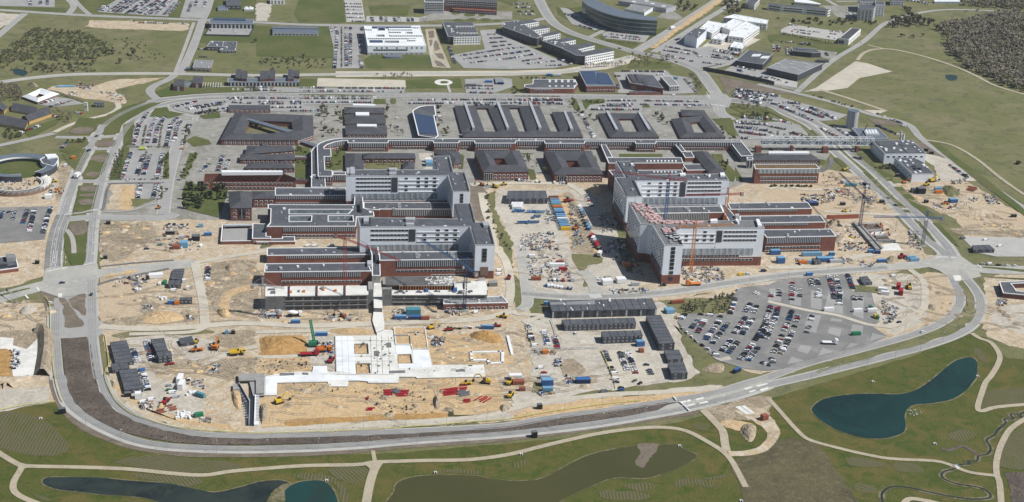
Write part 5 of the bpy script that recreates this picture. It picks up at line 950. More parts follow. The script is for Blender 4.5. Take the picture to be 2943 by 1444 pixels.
# white complex, north east
WC = 'white office'
b = Bld('white_tower','tallest white block of the north east complex with dark roof',WC,'20:1830,288 1958,304 1860,395 1735,355',96,'panel','felt','panel_grey'); b.wins('S',(.25,.5,.75),1.4,2,5); b.vents(10)
for lb,s,hp in (('white roofed laboratory wing with rows of roof ridges, left of the complex','20:1885,290 1975,212 2140,240 2010,338',60),('white roofed laboratory wing in the middle of the complex','20:2100,270 2240,185 2340,205 2190,305',58),('white zigzag roofed hall at the back of the complex','20:2125,180 2240,146 2576,205 2560,245 2340,215 2225,190',60),('large white roofed block at the right of the complex','20:2200,318 2350,215 2490,275 2330,385 2175,365',66),
                  ('small white roofed cube in front of the complex','20:2080,338 2170,352 2110,405 2018,392',52),('small low white roofed block at the foot of the complex','20:2230,420 2355,440 2310,495 2190,475',36)):
    b = Bld('white_laboratory',lb,WC,s,hp,'panel_white','white_roof','trim'); b.wins('SE',(.3,.7),1.4,2.2,4.4,fr=None); b.vents(14,.8,2.2,'trim'); b.top('roof_ridge',' | '.join(s2 for s2 in ()),.5) if False else None
b = Bld('workshop_hall','dark roofed workshop with two rows of roof lights east of the car parks','warehouse','20:2375,505 2620,545 2520,652 2248,612',58,'panel_dark','felt','panel_grey'); b.top('skylight',' | '.join('20:%d,%d %d,%d %d,%d %d,%d' % (x+dx,y,x+dx+22,y-6,x+dx+8,y+14,x+dx-14,y+20) for dx,y in ((2420,552),(2510,572)) for x in range(0,80,16)),.4,'trim')
b = Bld('warehouse','wide pale grey roofed warehouse with white roof light strips','warehouse','30:180,596 550,642 300,755 -10,685',66,'panel_dark','grey_roof','panel_grey'); b.top('skylight',' | '.join('30:%d,%d %d,%d %d,%d %d,%d' % (x,y,x+70,y+16,x+76,y+20,x+6,y+4) for x,y in ((70,636),(125,672),(200,636),(240,618),(225,678),(330,630),(360,672),(285,704),(390,652))),.4,'trim')
b = Bld('car_showroom','dark flat roofed showroom with yellow and red cars at its door','showroom','30:235,478 470,496 535,532 440,535 245,515',48,'panel_dark','felt','panel_grey'); b.top('raised_roof','30:290,486 380,492 385,506 295,500',1,'metal_roof')
Bld('shed','low dark shed behind the pale grey warehouse','shed','30:495,592 600,600 615,612 500,610',22,'panel_dark','felt',None)
b = Bld('white_hall','long white hall with dark roof on the bend of the country road','hall','30:838,284 936,296 815,402 712,388',56,'panel_white','slate','trim'); b.wins('E',(.5,),1.6,1.2,4); b.strips('S',(.45,),4,.05,.55)
for i,(s,hp) in enumerate((('30:905,45 990,45 1090,65 1065,95 910,85',120),('30:920,-30 1090,-30 1085,20 925,20',110),('30:1075,15 1170,20 1178,50 1085,50',115))):
    b = Bld('apartment_tower',('grey apartment tower, front one of the cluster at the top','grey apartment tower at the back of the cluster at the top','grey apartment tower on the right of the cluster at the top')[i],'apartment tower',s,hp,'panel_grey','felt','panel_grey',group='apartment towers'); b.wins('SW',(.1,.25,.4,.55,.7,.85),1.5,2,4.5)
b = Bld('apartment_block','smaller grey apartment block right of the tower cluster at the top edge','apartment tower','30:1230,-25 1370,-20 1372,15 1235,10',48,'panel_grey','felt',None); b.wins('S',(.3,.7),1.4,1.8,4)
b = Bld('white_offices','long white office with dark window rows and gabled end near the top edge',WC,'30:0,25 160,50 380,62 632,98 605,108 370,82 140,62 0,40',62,'panel_white','felt',None); b.strips('S',(.3,.7),1.8,.1,.9)
b = Bld('white_offices','long white roofed office just behind the dark window rows at the top edge',WC,'30:265,0 400,0 530,38 528,45 270,20',32,'panel_white','white_roof',None); b.strips('S',(.5,),1.2,.05,.95)
b = Bld('white_offices','small white office among trees beside the diagonal road',WC,'20:2370,-10 2490,-5 2440,50 2350,30',52,'panel_white','felt','panel_grey'); b.strips('SE',(.3,.7),1.8,.1,.9)
Bld('greenhouse','long pale greenhouse at the top right edge','greenhouse','30:1675,0 1930,0 1935,18 1675,18',20,'glass_pale','white_roof',None)
# ------------------------------------------------------------------ SITE BARRACKS
def barrack(label,s,hp,n,storeys=2,ends=True,name='site_barrack',cat='site cabin',wall='panel_dark'):
    b = Bld(name,label,cat,s,hp,wall,'metal_roof' if wall == 'metal' else 'felt',None)
    zs = ((.3,.76) if storeys == 2 else (.52,)); b.wins('S1',zs,1.1,.9,0.1,fr=None) if False else None
    for a,c,L,nv,an in b.edges('S1'):
        me = win_mesh(.8,1.0,'panel_grey')
        for z in zs:
            for i in range(n): p = a+(c-a)*((i+.5)/n); child('window',me,b.root,(p.x-b.root.location.x,p.y-b.root.location.y,b.h*z),an)
    # seams between the modules
    P = b.P; e = max(range(len(P)),key=lambda i: (P[(i+1) % len(P)]-P[i]).length); A,B,C_,D = P[e],P[(e+1) % 4],P[(e+2) % 4],P[(e+3) % 4]; k = max(2,int((B-A).length/5.6)); mb = MB()
    for i in range(k+1): p,q = A+(B-A)*(i/k),D+(C_-D)*(i/k); mb.bar((p.x,p.y,b.h+.03),(q.x,q.y,b.h+.03),.28)
    b.part('roof_seam',mb,M['panel_dark']); return b
b = barrack('large black two storey site office with grey panels along the road','22:365,498 1405,476 1455,580 402,606',74,1); b.wins('S1',(.25,.72),2,3.2,6.5,fr=None)
for i in range(8):
    a,c,L,nv,an = b.edges('S1')[0]; p = a+(c-a)*(.01+i*.14); child('panel',win_mesh(1.2,b.h*.8,None,'panel_grey'),b.root,(p.x-b.root.location.x,p.y-b.root.location.y,b.h*.48),an)
b.vents(12,.8,1.6,'trim'); b.top('raised_roof','22:545,515 830,500 835,540 540,545|22:380,520 530,515 530,540 385,545',.4,'grey_roof')
barrack('long two storey black cabin block with sixteen windows per floor','22:497,690 1225,669 1245,725 526,748',62,16); barrack('shorter two storey black cabin block with nine windows per floor','22:896,808 1290,796 1311,850 914,866',72,9)
barrack('long dark cabin block running away from the viewer beside the two striped blocks','22:1346,650 1496,646 1636,925 1480,936',72,2); b = barrack('two storey dark cabin block in two steps at the end of the yard','22:1526,998 1680,996 1720,1085 1565,1095',44,2); barrack('two storey dark cabin block nearest the ring road in the middle yard','22:1565,1125 1725,1115 1766,1226 1604,1236',66,2)
for lb,s,hp,n,st in (('long ribbed grey cabin row at the west fence, furthest from the viewer','02:1105,920 1274,900 1345,1110 1162,1132',38,3,1),('short ribbed grey cabin linking the two long cabin rows at the west fence','02:1114,1136 1284,1117 1300,1178 1130,1200',38,2,1),('long ribbed grey cabin row at the west fence, nearest the ring road','02:1196,1198 1374,1182 03:1440,116 1255,142',40,3,1),('ribbed grey cabin row between two lines of parked cars','02:1515,890 1650,876 1690,1000 1570,1012',60,2,2),('grey two storey cabin with white doors and outside stair','02:1572,1016 1712,1001 1728,1046 1590,1062',74,3,2),('separate small ribbed grey cabin near the white and orange excavator','02:1796,885 1930,856 1955,916 1822,936',32,1,1),
                         ('grey site hut group behind white tarpaulins, upper half','02:1740,186 1855,178 1832,290 1712,278',20,2,1),('grey site hut with white car parked before it','02:1698,296 1826,292 1815,340 1688,340',40,3,1),('dark cabin beside the orange and blue containers','02:1810,465 1930,463 1932,490 1808,492',48,3,1),('black two storey cabin at the north end of the container yard','21:-40,657 335,655 355,735 -60,738',56,6,2),('low black cabin on the paved lot right of the junction','31:2052,1206 2222,1201 2280,1250 2066,1252',36,3,1),('weathered grey cabin beside scrub in the tarmac car park','32:918,262 1000,255 1050,315 955,322',30,2,1),('dark cabin beside the blue and white containers east of the towers','32:440,75 500,72 540,100 470,110',34,2,1)):
    barrack(lb,s,hp,n,st)
# ------------------------------------------------------------------ PARKED CARS
Z0 = .36
ORD = ['first','second','third','fourth','fifth','sixth','seventh','eighth','ninth','tenth','eleventh','twelfth','thirteenth','fourteenth','fifteenth','sixteenth','seventeenth','eighteenth','nineteenth','twentieth']
ORD += ['twenty-'+o for o in ORD[:9]]+['thirtieth']+['thirty-'+o for o in ORD[:9]]+['fortieth']
PC = ['white']*23+['black']*20+['grey']*17+['silver']*15+['navy']*12+['red']*6+['blue']*3+['beige']*1
def car_boxes(mb,X,van=False,k=0):
    """X maps local (x along the car, y, z) to a place; material 0 paint, 1 glass"""
    L,Wd,Hh = (5.0,1.95,2.0) if van else (4.35,1.8,1.46)
    def hexa(x0,x1,x2,x3,z0,z1,y0,y1,m):
        n = len(mb.v); mb.v += [X(x0,-y0,z0),X(x1,-y0,z0),X(x1,y0,z0),X(x0,y0,z0),X(x2,-y1,z1),X(x3,-y1,z1),X(x3,y1,z1),X(x2,y1,z1)]
        for f in ((4,5,6,7),(0,1,5,4),(1,2,6,5),(2,3,7,6),(3,0,4,7)): mb.f.append(tuple(n+i for i in f)); mb.m.append(m)
    if van:
        hexa(-L/2,L/2,-L/2,L/2-.1,.3,1.0,Wd/2,Wd/2,0); hexa(-L/2,L/2-.15,-L/2+.05,L/2-1.1,1.0,1.9,Wd/2,Wd/2-.1,0); return L,(L/2-1.5,L/2-.1,L/2-1.6,L/2-1.0,1.02,1.75,Wd/2+.01,Wd/2-.06)
    hexa(-L/2,L/2,-L/2+.05,L/2-.1,.28,.86,Wd/2,Wd/2-.05,0); hexa(-L/2+.65,L/2-1.5,-L/2+.7,L/2-1.6,1.38,Hh,Wd/2-.25,Wd/2-.32,0)
    return L,(-L/2+.15,L/2-1.0,-L/2+.6,L/2-1.5,.85,1.4,Wd/2-.06,Wd/2-.24)
def glass_box(mb,X,g,m=0):
    x0,x1,x2,x3,z0,z1,y0,y1 = g; n = len(mb.v); mb.v += [X(x0,-y0,z0),X(x1,-y0,z0),X(x1,y0,z0),X(x0,y0,z0),X(x2,-y1,z1),X(x3,-y1,z1),X(x3,y1,z1),X(x2,y1,z1)]
    for f in ((4,5,6,7),(0,1,5,4),(1,2,6,5),(2,3,7,6),(3,0,4,7)): mb.f.append(tuple(n+i for i in f)); mb.m.append(m)
LOC = lambda x,y,z: (x,y,z)
CARM = {}
def car_meshes(col,van):
    k = (col,van)
    if k not in CARM:
        mb = MB(); L,g = car_boxes(mb,LOC,van)
        for x in (-1.35,1.3):
            for y in (-.8,.8): mb.box((x,y,0),.62,.22,.6,0,1)
        a = mb.mesh('car_body',[M['p_'+col],M['tyre']]); mb = MB(); glass_box(mb,LOC,g); CARM[k] = (a,mb.mesh('window',M['glass']))
    return CARM[k]
ROWS = []
def row(s,fill=.9,desc=None,pitch=2.6,par=False,cols=None,van=.06,group=None):
    ROWS.append((s,fill,desc,pitch,par,cols,van,group))
def one_car(x,y,rz,col,van,label,group=None,cat=None):
    a,g = car_meshes(col,van); o = bpy.data.objects.new('van' if van else 'car',a); COL.objects.link(o); o.location = (x,y,Z0); o.rotation_euler = (0,0,rz)
    tag(o,label,cat or ('van' if van else 'car'),group); child('window',g,o); return o
# near rows carry a description; far ones become one crowd of cars
T = 'tarmac car park'
row('22:1690,765 1760,830 1850,910 1960,985 2070,1055',.9,'the kerb line edging the %s toward the barracks' % T,7,True)
row('22:1875,695 1800,785',.95,'the short westernmost bay of the %s, left side' % T); row('22:1940,705 1860,830',.95,'the short westernmost bay of the %s, right side' % T)
row('22:2080,715 1945,900',.9,'the second bay of the %s, left side' % T); row('22:2170,730 2010,935',.9,'the second bay of the %s, right side' % T)
row('22:2400,530 2340,620',.95,'the top of the third bay of the %s, left side' % T); row('22:2465,540 2425,630',.95,'the top of the third bay of the %s, right side' % T)
row('22:2355,660 2230,835',.95,'the middle of the third bay of the %s, left side' % T); row('22:2425,680 2310,845',.95,'the middle of the third bay of the %s, right side' % T)
row('22:2205,895 2105,1015',.9,'the foot of the third bay of the %s, left side' % T); row('22:2285,905 2170,1035',.9,'the foot of the third bay of the %s, right side' % T)
row('22:2560,715 2440,905',.95,'the upper fourth bay of the %s, left side' % T); row('22:2415,945 2285,1100',.9,'the lower fourth bay of the %s, left side' % T); row('22:2490,955 2370,1110',.9,'the lower fourth bay of the %s, right side' % T)
row('32:30,555 0,640 -30,740 -70,880',.95,'the upper fifth bay of the %s, left side' % T); row('32:105,570 70,690 20,800 -20,890',.95,'the upper fifth bay of the %s, right side' % T)
row('22:2500,1120 2560,1150 32:30,1150',.9,'the short row at the low corner of the %s' % T); row('32:30,1080 60,1135',.9,'the stub bay at the low corner of the %s' % T)
row('32:245,600 205,700 140,860 50,1030',.62,'the sixth bay of the %s, left side' % T); row('32:310,640 265,770 200,920 115,1055',.5,'the sixth bay of the %s, right side' % T)
row('32:445,655 420,740 390,830',.35,'the half empty seventh bay of the %s' % T)
row('32:45,425 30,470',.9,'the pair beside the dusty track of the %s, left' % T); row('32:115,390 110,475',.8,'the bay above the dusty track of the %s, first' % T)
row('32:245,320 240,500',.45,'the bay above the dusty track of the %s, second' % T); row('32:320,365 320,470',.4,'the bay above the dusty track of the %s, third' % T)
row('32:425,285 450,375',.95,'the top bay by the blue skip of the %s, left side' % T); row('32:485,285 510,345',.95,'the top bay by the blue skip of the %s, right side' % T); row('32:515,390 515,480',.8,'the bay below the blue skip of the %s' % T,van=.5)
row('32:610,250 650,380 665,490',.9,'the long top bay of the %s, left side' % T); row('32:685,260 720,400 720,550',.85,'the long top bay of the %s, right side' % T)
row('32:800,240 855,385',.95,'the single top row beside the scrub of the %s' % T); row('32:865,460 865,500',.9,'the short bay near the white trailers, left side'); row('32:930,455 930,500',.9,'the short bay near the white trailers, right side')
row('22:2250,465 2190,640',.95,'the row beside the young trees of the %s' % T,van=.3); row('22:1850,640 2140,670',.7,'the line below the young trees of the %s' % T,7,True); row('22:1745,635 1695,690',.95,'the short row by the blue roofed hut')
row('22:2395,405 2490,440',.9,'the upper corner row of the %s' % T); row('22:2260,390 2290,405',.9,'the red and white pair at the upper corner of the %s' % T)
row('02:1470,905 1490,960 1530,1110',.95,'the row left of the two storey cabin'); row('02:1335,990 1390,1125',.95,'the row right of the long west cabin'); row('02:1415,1200 1450,1264 03:1490,145',.97,'the row right of the near west cabin')
row('02:2095,155 2085,295',.97,'the row at the edge of the muddy pit'); row('22:145,715 170,800 205,910',.8,'the fence side row of the barrack yard'); row('22:325,810 360,955',.9,'the middle row of the barrack yard',van=.15); row('22:425,860 460,990',.95,'the row beside the thin fence of the barrack yard')
row('22:930,1010 970,1115',.95,'the yellow fenced row of the lower yard'); row('22:985,1165 1040,1250',.8,'the lower end of the yellow fenced row',4); row('22:1085,1020 1110,1095 1160,1210',.85,'the middle double row of the lower yard, left side'); row('22:1150,1015 1200,1110 1245,1240',.9,'the middle double row of the lower yard, right side'); row('22:1345,1140 1400,1250',.9,'the row beside the stepped dark cabin')
row('22:355,300 535,300',.97,'the van row of the compound',3.2,van=.9); row('22:320,350 640,390',.9,'the long row at the foot of the compound',van=.4); row('23:1035,15 1050,75',.8,'the short row at the yellow fence',3.4); row('23:1200,35 1310,85',.5,'the loose group by the ring road track',4)
row('21:0,550 290,575',.7,'x',van=.5); row('21:410,580 560,590',.9,van=.5); row('21:740,700 800,820',.8)
# far rows
for s,f in (('01:25,870 -10,960',.8),('01:75,870 110,880',.8),('01:150,870 120,970',.8),('01:280,850 230,990',.9),('01:350,850 290,1075',.9),('01:510,830 430,1090',.85),('01:1400,0 1340,205',.95),('01:1525,10 1480,180',.95),('01:1590,0 1555,180',.95),('01:1720,0 1670,210',.95),('01:1790,-20 1750,170',.8),('00:1480,1140 1400,1264',.95),('00:1590,1165 1530,1264',.9),('00:1660,1180 1600,1264',.95),('00:1780,1190 1710,1264',.95),('00:1830,1210 1790,1264',.9),('01:1910,0 1890,60',.9),
             ('01:1320,270 1225,540',.75),('01:1440,300 1380,490',.6),('01:1510,300 1440,500',.85),('01:1640,280 1580,540',.9),('01:1415,590 1385,735',.95),('01:1580,590 1540,735',.95),('01:2100,390 2020,465',.9),('01:2240,310 2190,460',.9),('01:2300,350 2260,450',.8),('01:660,190 620,230',.9),
             ('00:1990,1020 1740,1085',.95),('00:2270,1030 1870,1090',.95),('00:2270,1050 1900,1105',.9),('00:2300,1090 1960,1145',.9),('00:2310,1005 2440,1010',.5),('00:2330,1035 2530,1045',.95),('10:150,1085 460,1085',.95),('10:340,1120 660,1120',.9),('10:600,1160 650,1170',.8),
             ('10:-290,990 400,993',.9),('10:440,993 1165,998',.92),('10:20,1030 280,1030',.95),('10:30,1050 280,1048',.95),('10:340,1030 460,1030',.95),('10:345,1048 460,1048',.9),('10:480,1032 1165,1035',.9),('10:-130,910 260,918',.85),('10:-100,885 180,888',.9),('10:445,888 690,890',.95),('10:830,890 1490,893',.85),('10:445,920 780,922',.9),('10:830,922 1290,925',.8),('10:1440,930 1480,930',.9),
             ('10:1530,1010 1810,1012',.9),('10:1870,1008 2576,1008',.85),('10:1530,1045 1890,1045',.95),('10:1940,1040 2020,1042',.9),('10:2090,1042 2576,1042',.8),('10:2200,1060 2400,1058',.7),('20:20,1012 510,1015',.9),('20:20,1048 510,1050',.7),('20:930,1018 1250,1018',.95),('20:1330,1018 1890,1028',.92),('20:950,1055 1215,1055',.95),('20:880,1070 1215,1072',.95),('20:790,1105 1280,1108',.9),('20:1285,1055 1380,1058',.9),('20:1430,1058 1570,1060',.9),('20:1610,1060 1960,1065',.92),
             ('10:2110,865 2390,870',.9),('10:2120,890 2390,900',.95),('10:2150,935 2390,940',.8),('20:60,785 340,790',.4),('20:1100,720 1540,728',.9),('20:1030,770 1100,770',.9),('20:1430,755 1530,757',.7),('20:1740,800 1860,940',.85),('20:1060,850 1070,900',.8),
             ('20:2250,905 2576,960',.9),('20:2240,930 2576,985',.9),('20:2230,950 2560,1020',.9),('20:2220,970 2500,1050',.85),('30:0,960 120,985',.9),('30:0,1010 330,1050',.5),('30:0,1040 120,1065',.95),('30:120,1080 450,1215',.9),('30:150,1040 330,1050',.7),('30:300,1090 480,1160',.9),('30:330,1105 560,1190',.85),('30:430,1090 690,1210',.9),('30:20,1200 250,1250',.95),('20:2300,1190 2576,1205',.95),
             ('20:2250,1245 2576,1264',.95),('21:2250,20 2576,60',.9),('21:2280,70 2576,110',.95),('21:2300,130 2420,135',.8),('31:0,10 180,45',.95),('31:0,70 110,90',.95),('31:150,110 290,135',.9),('31:220,70 420,140',.9),('31:0,100 40,120',.8),('31:540,30 740,140',.95),('31:650,10 870,140',.92),('31:0,235 60,250',.8),('31:120,240 400,240',.6),
             ('31:1090,0 1310,95',.85),('31:1830,400 2010,530',.95),('30:1080,1140 1390,1264',.45),('31:1340,5 1390,15',.7),
             ('10:880,40 1060,45',.8),('10:890,70 1065,75',.9),('10:890,100 1070,105',.95),('10:905,140 1075,145',.95),('10:910,180 1080,185',.85),('10:960,218 1095,220',.7),('10:1160,175 1175,220',.9),('10:1255,175 1265,220',.9),('10:1305,180 1310,220',.9),('10:1390,178 1400,220',.9),('10:1435,180 1445,220',.9),('10:1525,180 1535,220',.7),('10:1570,180 1575,220',.7),('10:1700,185 1715,220',.5),
             ('10:800,280 820,340 790,690',.95),('10:905,280 910,310',.9),('10:950,280 950,310',.9),('10:905,345 910,670',.97),('10:950,345 950,670',.97),('10:1040,350 1060,540',.9),('10:1050,600 1065,690',.9),('10:760,280 760,325',.8),('10:1065,280 1065,310',.8),
             ('10:1940,470 2000,640',.8),('10:2060,565 2560,490',.95),('10:2090,600 2576,540',.95),('10:2120,640 2576,590',.35),('10:2320,350 2410,350',.9),('10:2350,390 2480,385',.9),('10:2350,435 2520,420',.9),('10:2380,475 2576,450',.95),('20:0,490 130,480',.9),('20:0,540 180,515',.95),('20:0,590 250,545',.95),('20:100,620 310,590',.9),('20:130,650 290,635',.8),('20:320,625 430,620',.8),('20:340,665 520,660',.7),('20:430,590 600,650',.6),
             ('20:0,45 170,40',.9),('20:30,80 200,80',.95),('20:50,120 220,115',.95),('20:70,150 230,150',.8),('20:520,140 660,185',.8),('20:710,180 960,250',.9),('20:680,215 880,270',.9),('20:620,245 820,300',.9),('20:1100,295 1370,330',.85),('20:1030,310 1340,350',.9),('20:970,345 1310,385',.9),('20:930,370 1290,405',.8),
             ('20:1540,470 1800,520',.9),('20:1520,510 1790,550',.9),('20:1530,545 1640,580',.8),('20:1640,410 1720,380',.7),('20:2020,520 2290,560',.9),('20:1990,550 2240,600',.9),('20:1960,570 2220,610',.7),('20:1760,610 1820,625',.8),('20:1890,630 2130,655',.7),('20:2090,515 2290,530',.7),('20:1680,590 1740,600',.8),('20:1820,520 1900,580',.8),('20:2200,740 2576,800',.6),('20:2220,665 2450,715',.6),('20:2260,715 2330,730',.8),('20:2480,770 2576,790',.7),('30:0,775 260,860',.5),
             ('30:210,250 420,280',.4),('30:260,300 530,330',.7),('30:220,315 430,350',.7),('30:620,315 770,330',.8),('30:620,340 700,350',.8),('30:580,370 690,390',.7),('30:30,420 440,440',.5),('30:210,255 260,260',.9),('30:300,445 450,460',.8),('30:60,465 60,520',.8),('30:105,465 105,520',.8),('30:195,490 205,560',.9),('30:580,535 605,570',.9),('30:1390,0 1620,45',.9),('30:730,100 870,170',.3),('30:850,130 890,180',.8),
             ('00:300,0 310,60',.9),('00:410,0 405,55',.9),('00:475,0 475,50',.9),('00:1060,60 985,115',.9),('00:1260,0 1090,120',.9),('00:1350,0 1160,130',.95),('00:1470,0 1270,140',.95),('00:1600,0 1360,140',.95),('00:1690,0 1460,150',.95),('00:1760,30 1650,150',.8),('00:1730,0 1560,150',.9),('00:1930,20 1890,130',.7),('00:1980,10 1960,70',.6),('00:2075,0 2050,80',.8),('00:2110,300 2110,330',.8),('00:2220,310 2270,330',.6),('00:2340,310 2380,340',.6),('00:2480,310 2500,330',.7),('00:1990,495 2060,500',.8),('00:2000,575 2090,580',.8),
             ('00:1310,215 1360,215',.9),('00:1390,232 1700,240',.9),('00:1780,240 1870,245',.8),('00:410,1050 550,1005',.85),('00:500,1080 610,1040',.85),('00:530,1165 590,1185',.8),('01:200,80 410,0',.8),('00:2330,905 2560,910',.7),('00:760,1135 830,1150',.9),('10:440,440 445,450',0),('11:1380,0 1440,30',.6),('11:650,110 700,110',.8),('10:1400,1185 1430,1195',.8),('21:760,10 780,40',.9),('21:790,60 830,130',.8),('20:650,1140 700,1170',.6),('20:720,1190 760,1264',.8),('10:1830,1120 1870,1240',.5),('31:1000,600 1010,640',.5)):
    row(s,min(1,f+.06) if f else 0)
    if s[:4] in ('20:2','21:2','30:0','30:1','30:3','30:4') and s[:7] != '20:2480' and f > .6: row(s[:3]+' '.join(q if ':' in q else '%s,%g' % (q.split(',')[0],float(q.split(',')[1])-11) for q in s[3:].split()),f)
    if s.startswith('00:1') and f and s.split(':')[1].split(',')[0] in ('1060','1260','1350','1470','1600','1690','1760'): row('00:'+' '.join('%g,%s' % (float(q.split(',')[0])+42,q.split(',')[1]) for q in s[3:].split()),f)
cars = []
for ri,(s,fill_,desc,pitch,par,cols,vanp,group) in enumerate(ROWS):
    P = W(s,Z0); L = sum((P[i+1]-P[i]).length for i in range(len(P)-1)); n = max(1,int(L/pitch)); k = 0; loc = []
    for i in range(n):
        if R_.random() > fill_: continue
        t = (i+.5)/n*L
        for a,b in zip(P,P[1:]):
            l = (b-a).length
            if t <= l: break
            t -= l
        d = (b-a).normalized(); p = a+d*min(t,l); an = math.atan2(d.y,d.x)+(0 if par else math.pi/2)+R_.choice((0,math.pi))+R_.gauss(0,.03)
        c = R_.choice(PC); v = R_.random() < vanp
        if v and R_.random() < .75: c = 'white'
        loc.append((p.x+R_.gauss(0,.12),p.y+R_.gauss(0,.12),an,c,v))
    for k,q in enumerate(loc): cars.append(((CAM-Vector((q[0],q[1],0))).length,q,desc,k,from_end(P[0],P[-1])))
cars.sort(key=lambda c: c[0]); near = 0; crowd = [MB() for _ in range(1)][0]; CI = {c: i for i,c in enumerate(dict.fromkeys(PC))}; GI = len(CI)
for dist,(x,y,an,c,v),desc,k,fe in cars:
    if near < 300 and desc and desc != 'x':
        near += 1; word = 'van' if v else 'car'; wc = c; desc = desc.replace('the ','').replace('of tarmac car park','of tarmac lot').replace(' side','')
        one_car(x,y,an,c,v,'%s %s, %s from %s of %s' % (wc,word,ORD[k],fe,desc),'cars in the car parks')
    else:
        ca,sa = math.cos(an),math.sin(an); X = lambda a,b,z: (x+a*ca-b*sa,y+a*sa+b*ca,Z0+z); m0 = len(crowd.m); L,g = car_boxes(crowd,X,v)
        for i in range(m0,len(crowd.m)): crowd.m[i] = CI[c]
        glass_box(crowd,X,g,GI)
o = crowd.obj('parked_cars',[M['p_'+c] for c in CI]+[M['glass']]); tag(o,'parked cars filling the farther car parks','cars',kind='stuff')
# vehicles on the move or parked alone
for s,rz,c,v,lb in (('02:625,325',.2,'navy',0,'dark blue car crossing the big western junction'),('02:918,442',1.5,'black',0,'black car waiting south of the big western junction'),('02:505,525',1.3,'white',0,'white car on the kerb beside the yellow fence'),('01:895,258',1.1,'navy',1,'dark blue van heading south on the boulevard'),('01:972,112',1.1,'black',0,'black car at the boulevard crossing'),('01:1290,560',.05,'white',0,'white car on the side street south of the west car park'),('01:1830,240',.1,'orange',0,'orange car at the west campus street corner'),('01:2100,345',.2,'white',0,'white car standing alone in the visitors yard'),
                        ('23:925,155',.1,'grey',1,'dark grey pickup parked beside the haul track'),('23:1095,118',.1,'black',0,'black car, upper of the pair at the yellow fence end'),('23:1098,138',.1,'blue',0,'bright blue car, lower of the pair at the yellow fence end'),('22:635,835',1.5,'white',0,'white car driving alone between the cabin blocks'),('22:230,955',.1,'white',1,'white van at the low end of the fence side row'),('22:290,1180',.1,'white',1,'white van by the gravel yard edge'),('22:320,1230',.1,'red',0,'red car by the gravel yard edge'),('22:2055,1055',-.3,'white',1,'white van at the rim of the tarmac car park below the kerb line'),
                        ('32:1265,255',.1,'white',1,'white van alone on the pale gravel east of the tarmac car park'),('32:1555,820',.3,'white',0,'white car beside the inner ring road bend'),('32:1320,720',.4,'black',0,'black car on the curved dusty track'),('32:2155,135',0,'silver',0,'silver car first in the queue at the right edge junction'),('32:2235,135',0,'white',1,'white van in the queue at the right edge junction'),('32:2320,145',0,'black',0,'black car in the queue at the right edge junction'),('32:2410,150',0,'white',0,'white car in the queue right of the black one'),('32:2485,152',0,'white',0,'last white car of the queue at the right edge'),
                        ('22:2300,240',.15,'yellow',1,'yellow van on the dirt by the main street'),('22:2370,232',.15,'white',0,'white car next to the yellow van on the dirt'),('22:2530,205',.15,'navy',1,'dark blue van driving on the main street'),('22:1520,350',.1,'black',1,'black van at the foot of the white tower'),('31:1215,735',-.7,'silver',0,'silver car on the eastern dual carriageway, upper one'),('31:1285,808',-.7,'navy',0,'dark car on the eastern dual carriageway, lower one'),('31:1960,1140',.1,'grey',1,'dark grey van on the paved lot at the right edge'),('31:2190,1155',.1,'white',1,'white van with red rear on the paved lot'),
                        ('31:2335,1220',.1,'white',1,'white van beside the low black cabin'),('02:1750,400',.1,'white',1,'white van in front of the grey site huts'),('02:1610,335',1.4,'white',1,'white van beside the green trailer'),('03:1525,235',.3,'white',1,'large white van south of the near west cabin'),('03:1440,260',.4,'white',1,'small white van south of the near west cabin'),('03:1700,95',.1,'silver',0,'silver car beside the white container trailers'),('03:1700,140',.1,'green',0,'green car beside the white container trailers'),('03:1735,165',.1,'white',1,'white van beside the white container trailers'),('03:1770,210',.1,'silver',1,'silver van with red cab below the white trailers'),
                        ('12:2450,200',.1,'white',1,'white van, upper of two beside the white ward tower'),('12:2445,240',.1,'white',1,'white van, lower of two beside the white ward tower'),('12:2215,620',.3,'white',1,'white van by the foot of the blue crane'),('20:1630,965',0,'white',1,'white van on the main northern street'),('20:1790,1080',0,'white',1,'white van in the lot south of the northern street'),('30:945,435',.4,'white',0,'white car on the country road by the white hall'),('20:1080,493',-.3,'black',0,'black car nearing the north east junction'),('20:1560,605',-.3,'black',0,'black car on the curved north east road, leading'),('20:1650,630',-.3,'black',0,'black car on the curved north east road, following'),
                        ('01:1700,1000',1.2,'black',0,'black car, left of the pair by the side road barrier'),('01:1750,1000',1.2,'black',0,'black car, right of the pair by the side road barrier'),('01:1595,1155',.1,'silver',0,'silver car on the west dirt lot, upper'),('01:1610,1205',.1,'teal',0,'teal car on the west dirt lot, middle'),('01:1475,1245',.1,'navy',0,'dark blue car on the west dirt lot, lowest'),('01:2020,1215',1.2,'white',1,'white van on the west dirt lot by the blue containers'),('11:525,1218',.05,'white',1,'white van behind the red crane, leftmost of three'),('11:595,1217',.05,'white',1,'white van behind the red crane, middle of three'),('11:760,1215',.05,'white',1,'white van behind the red crane, rightmost of three')):
    p = U(*px(s)[0],Z0); one_car(p.x,p.y,rz,c,bool(v),lb)
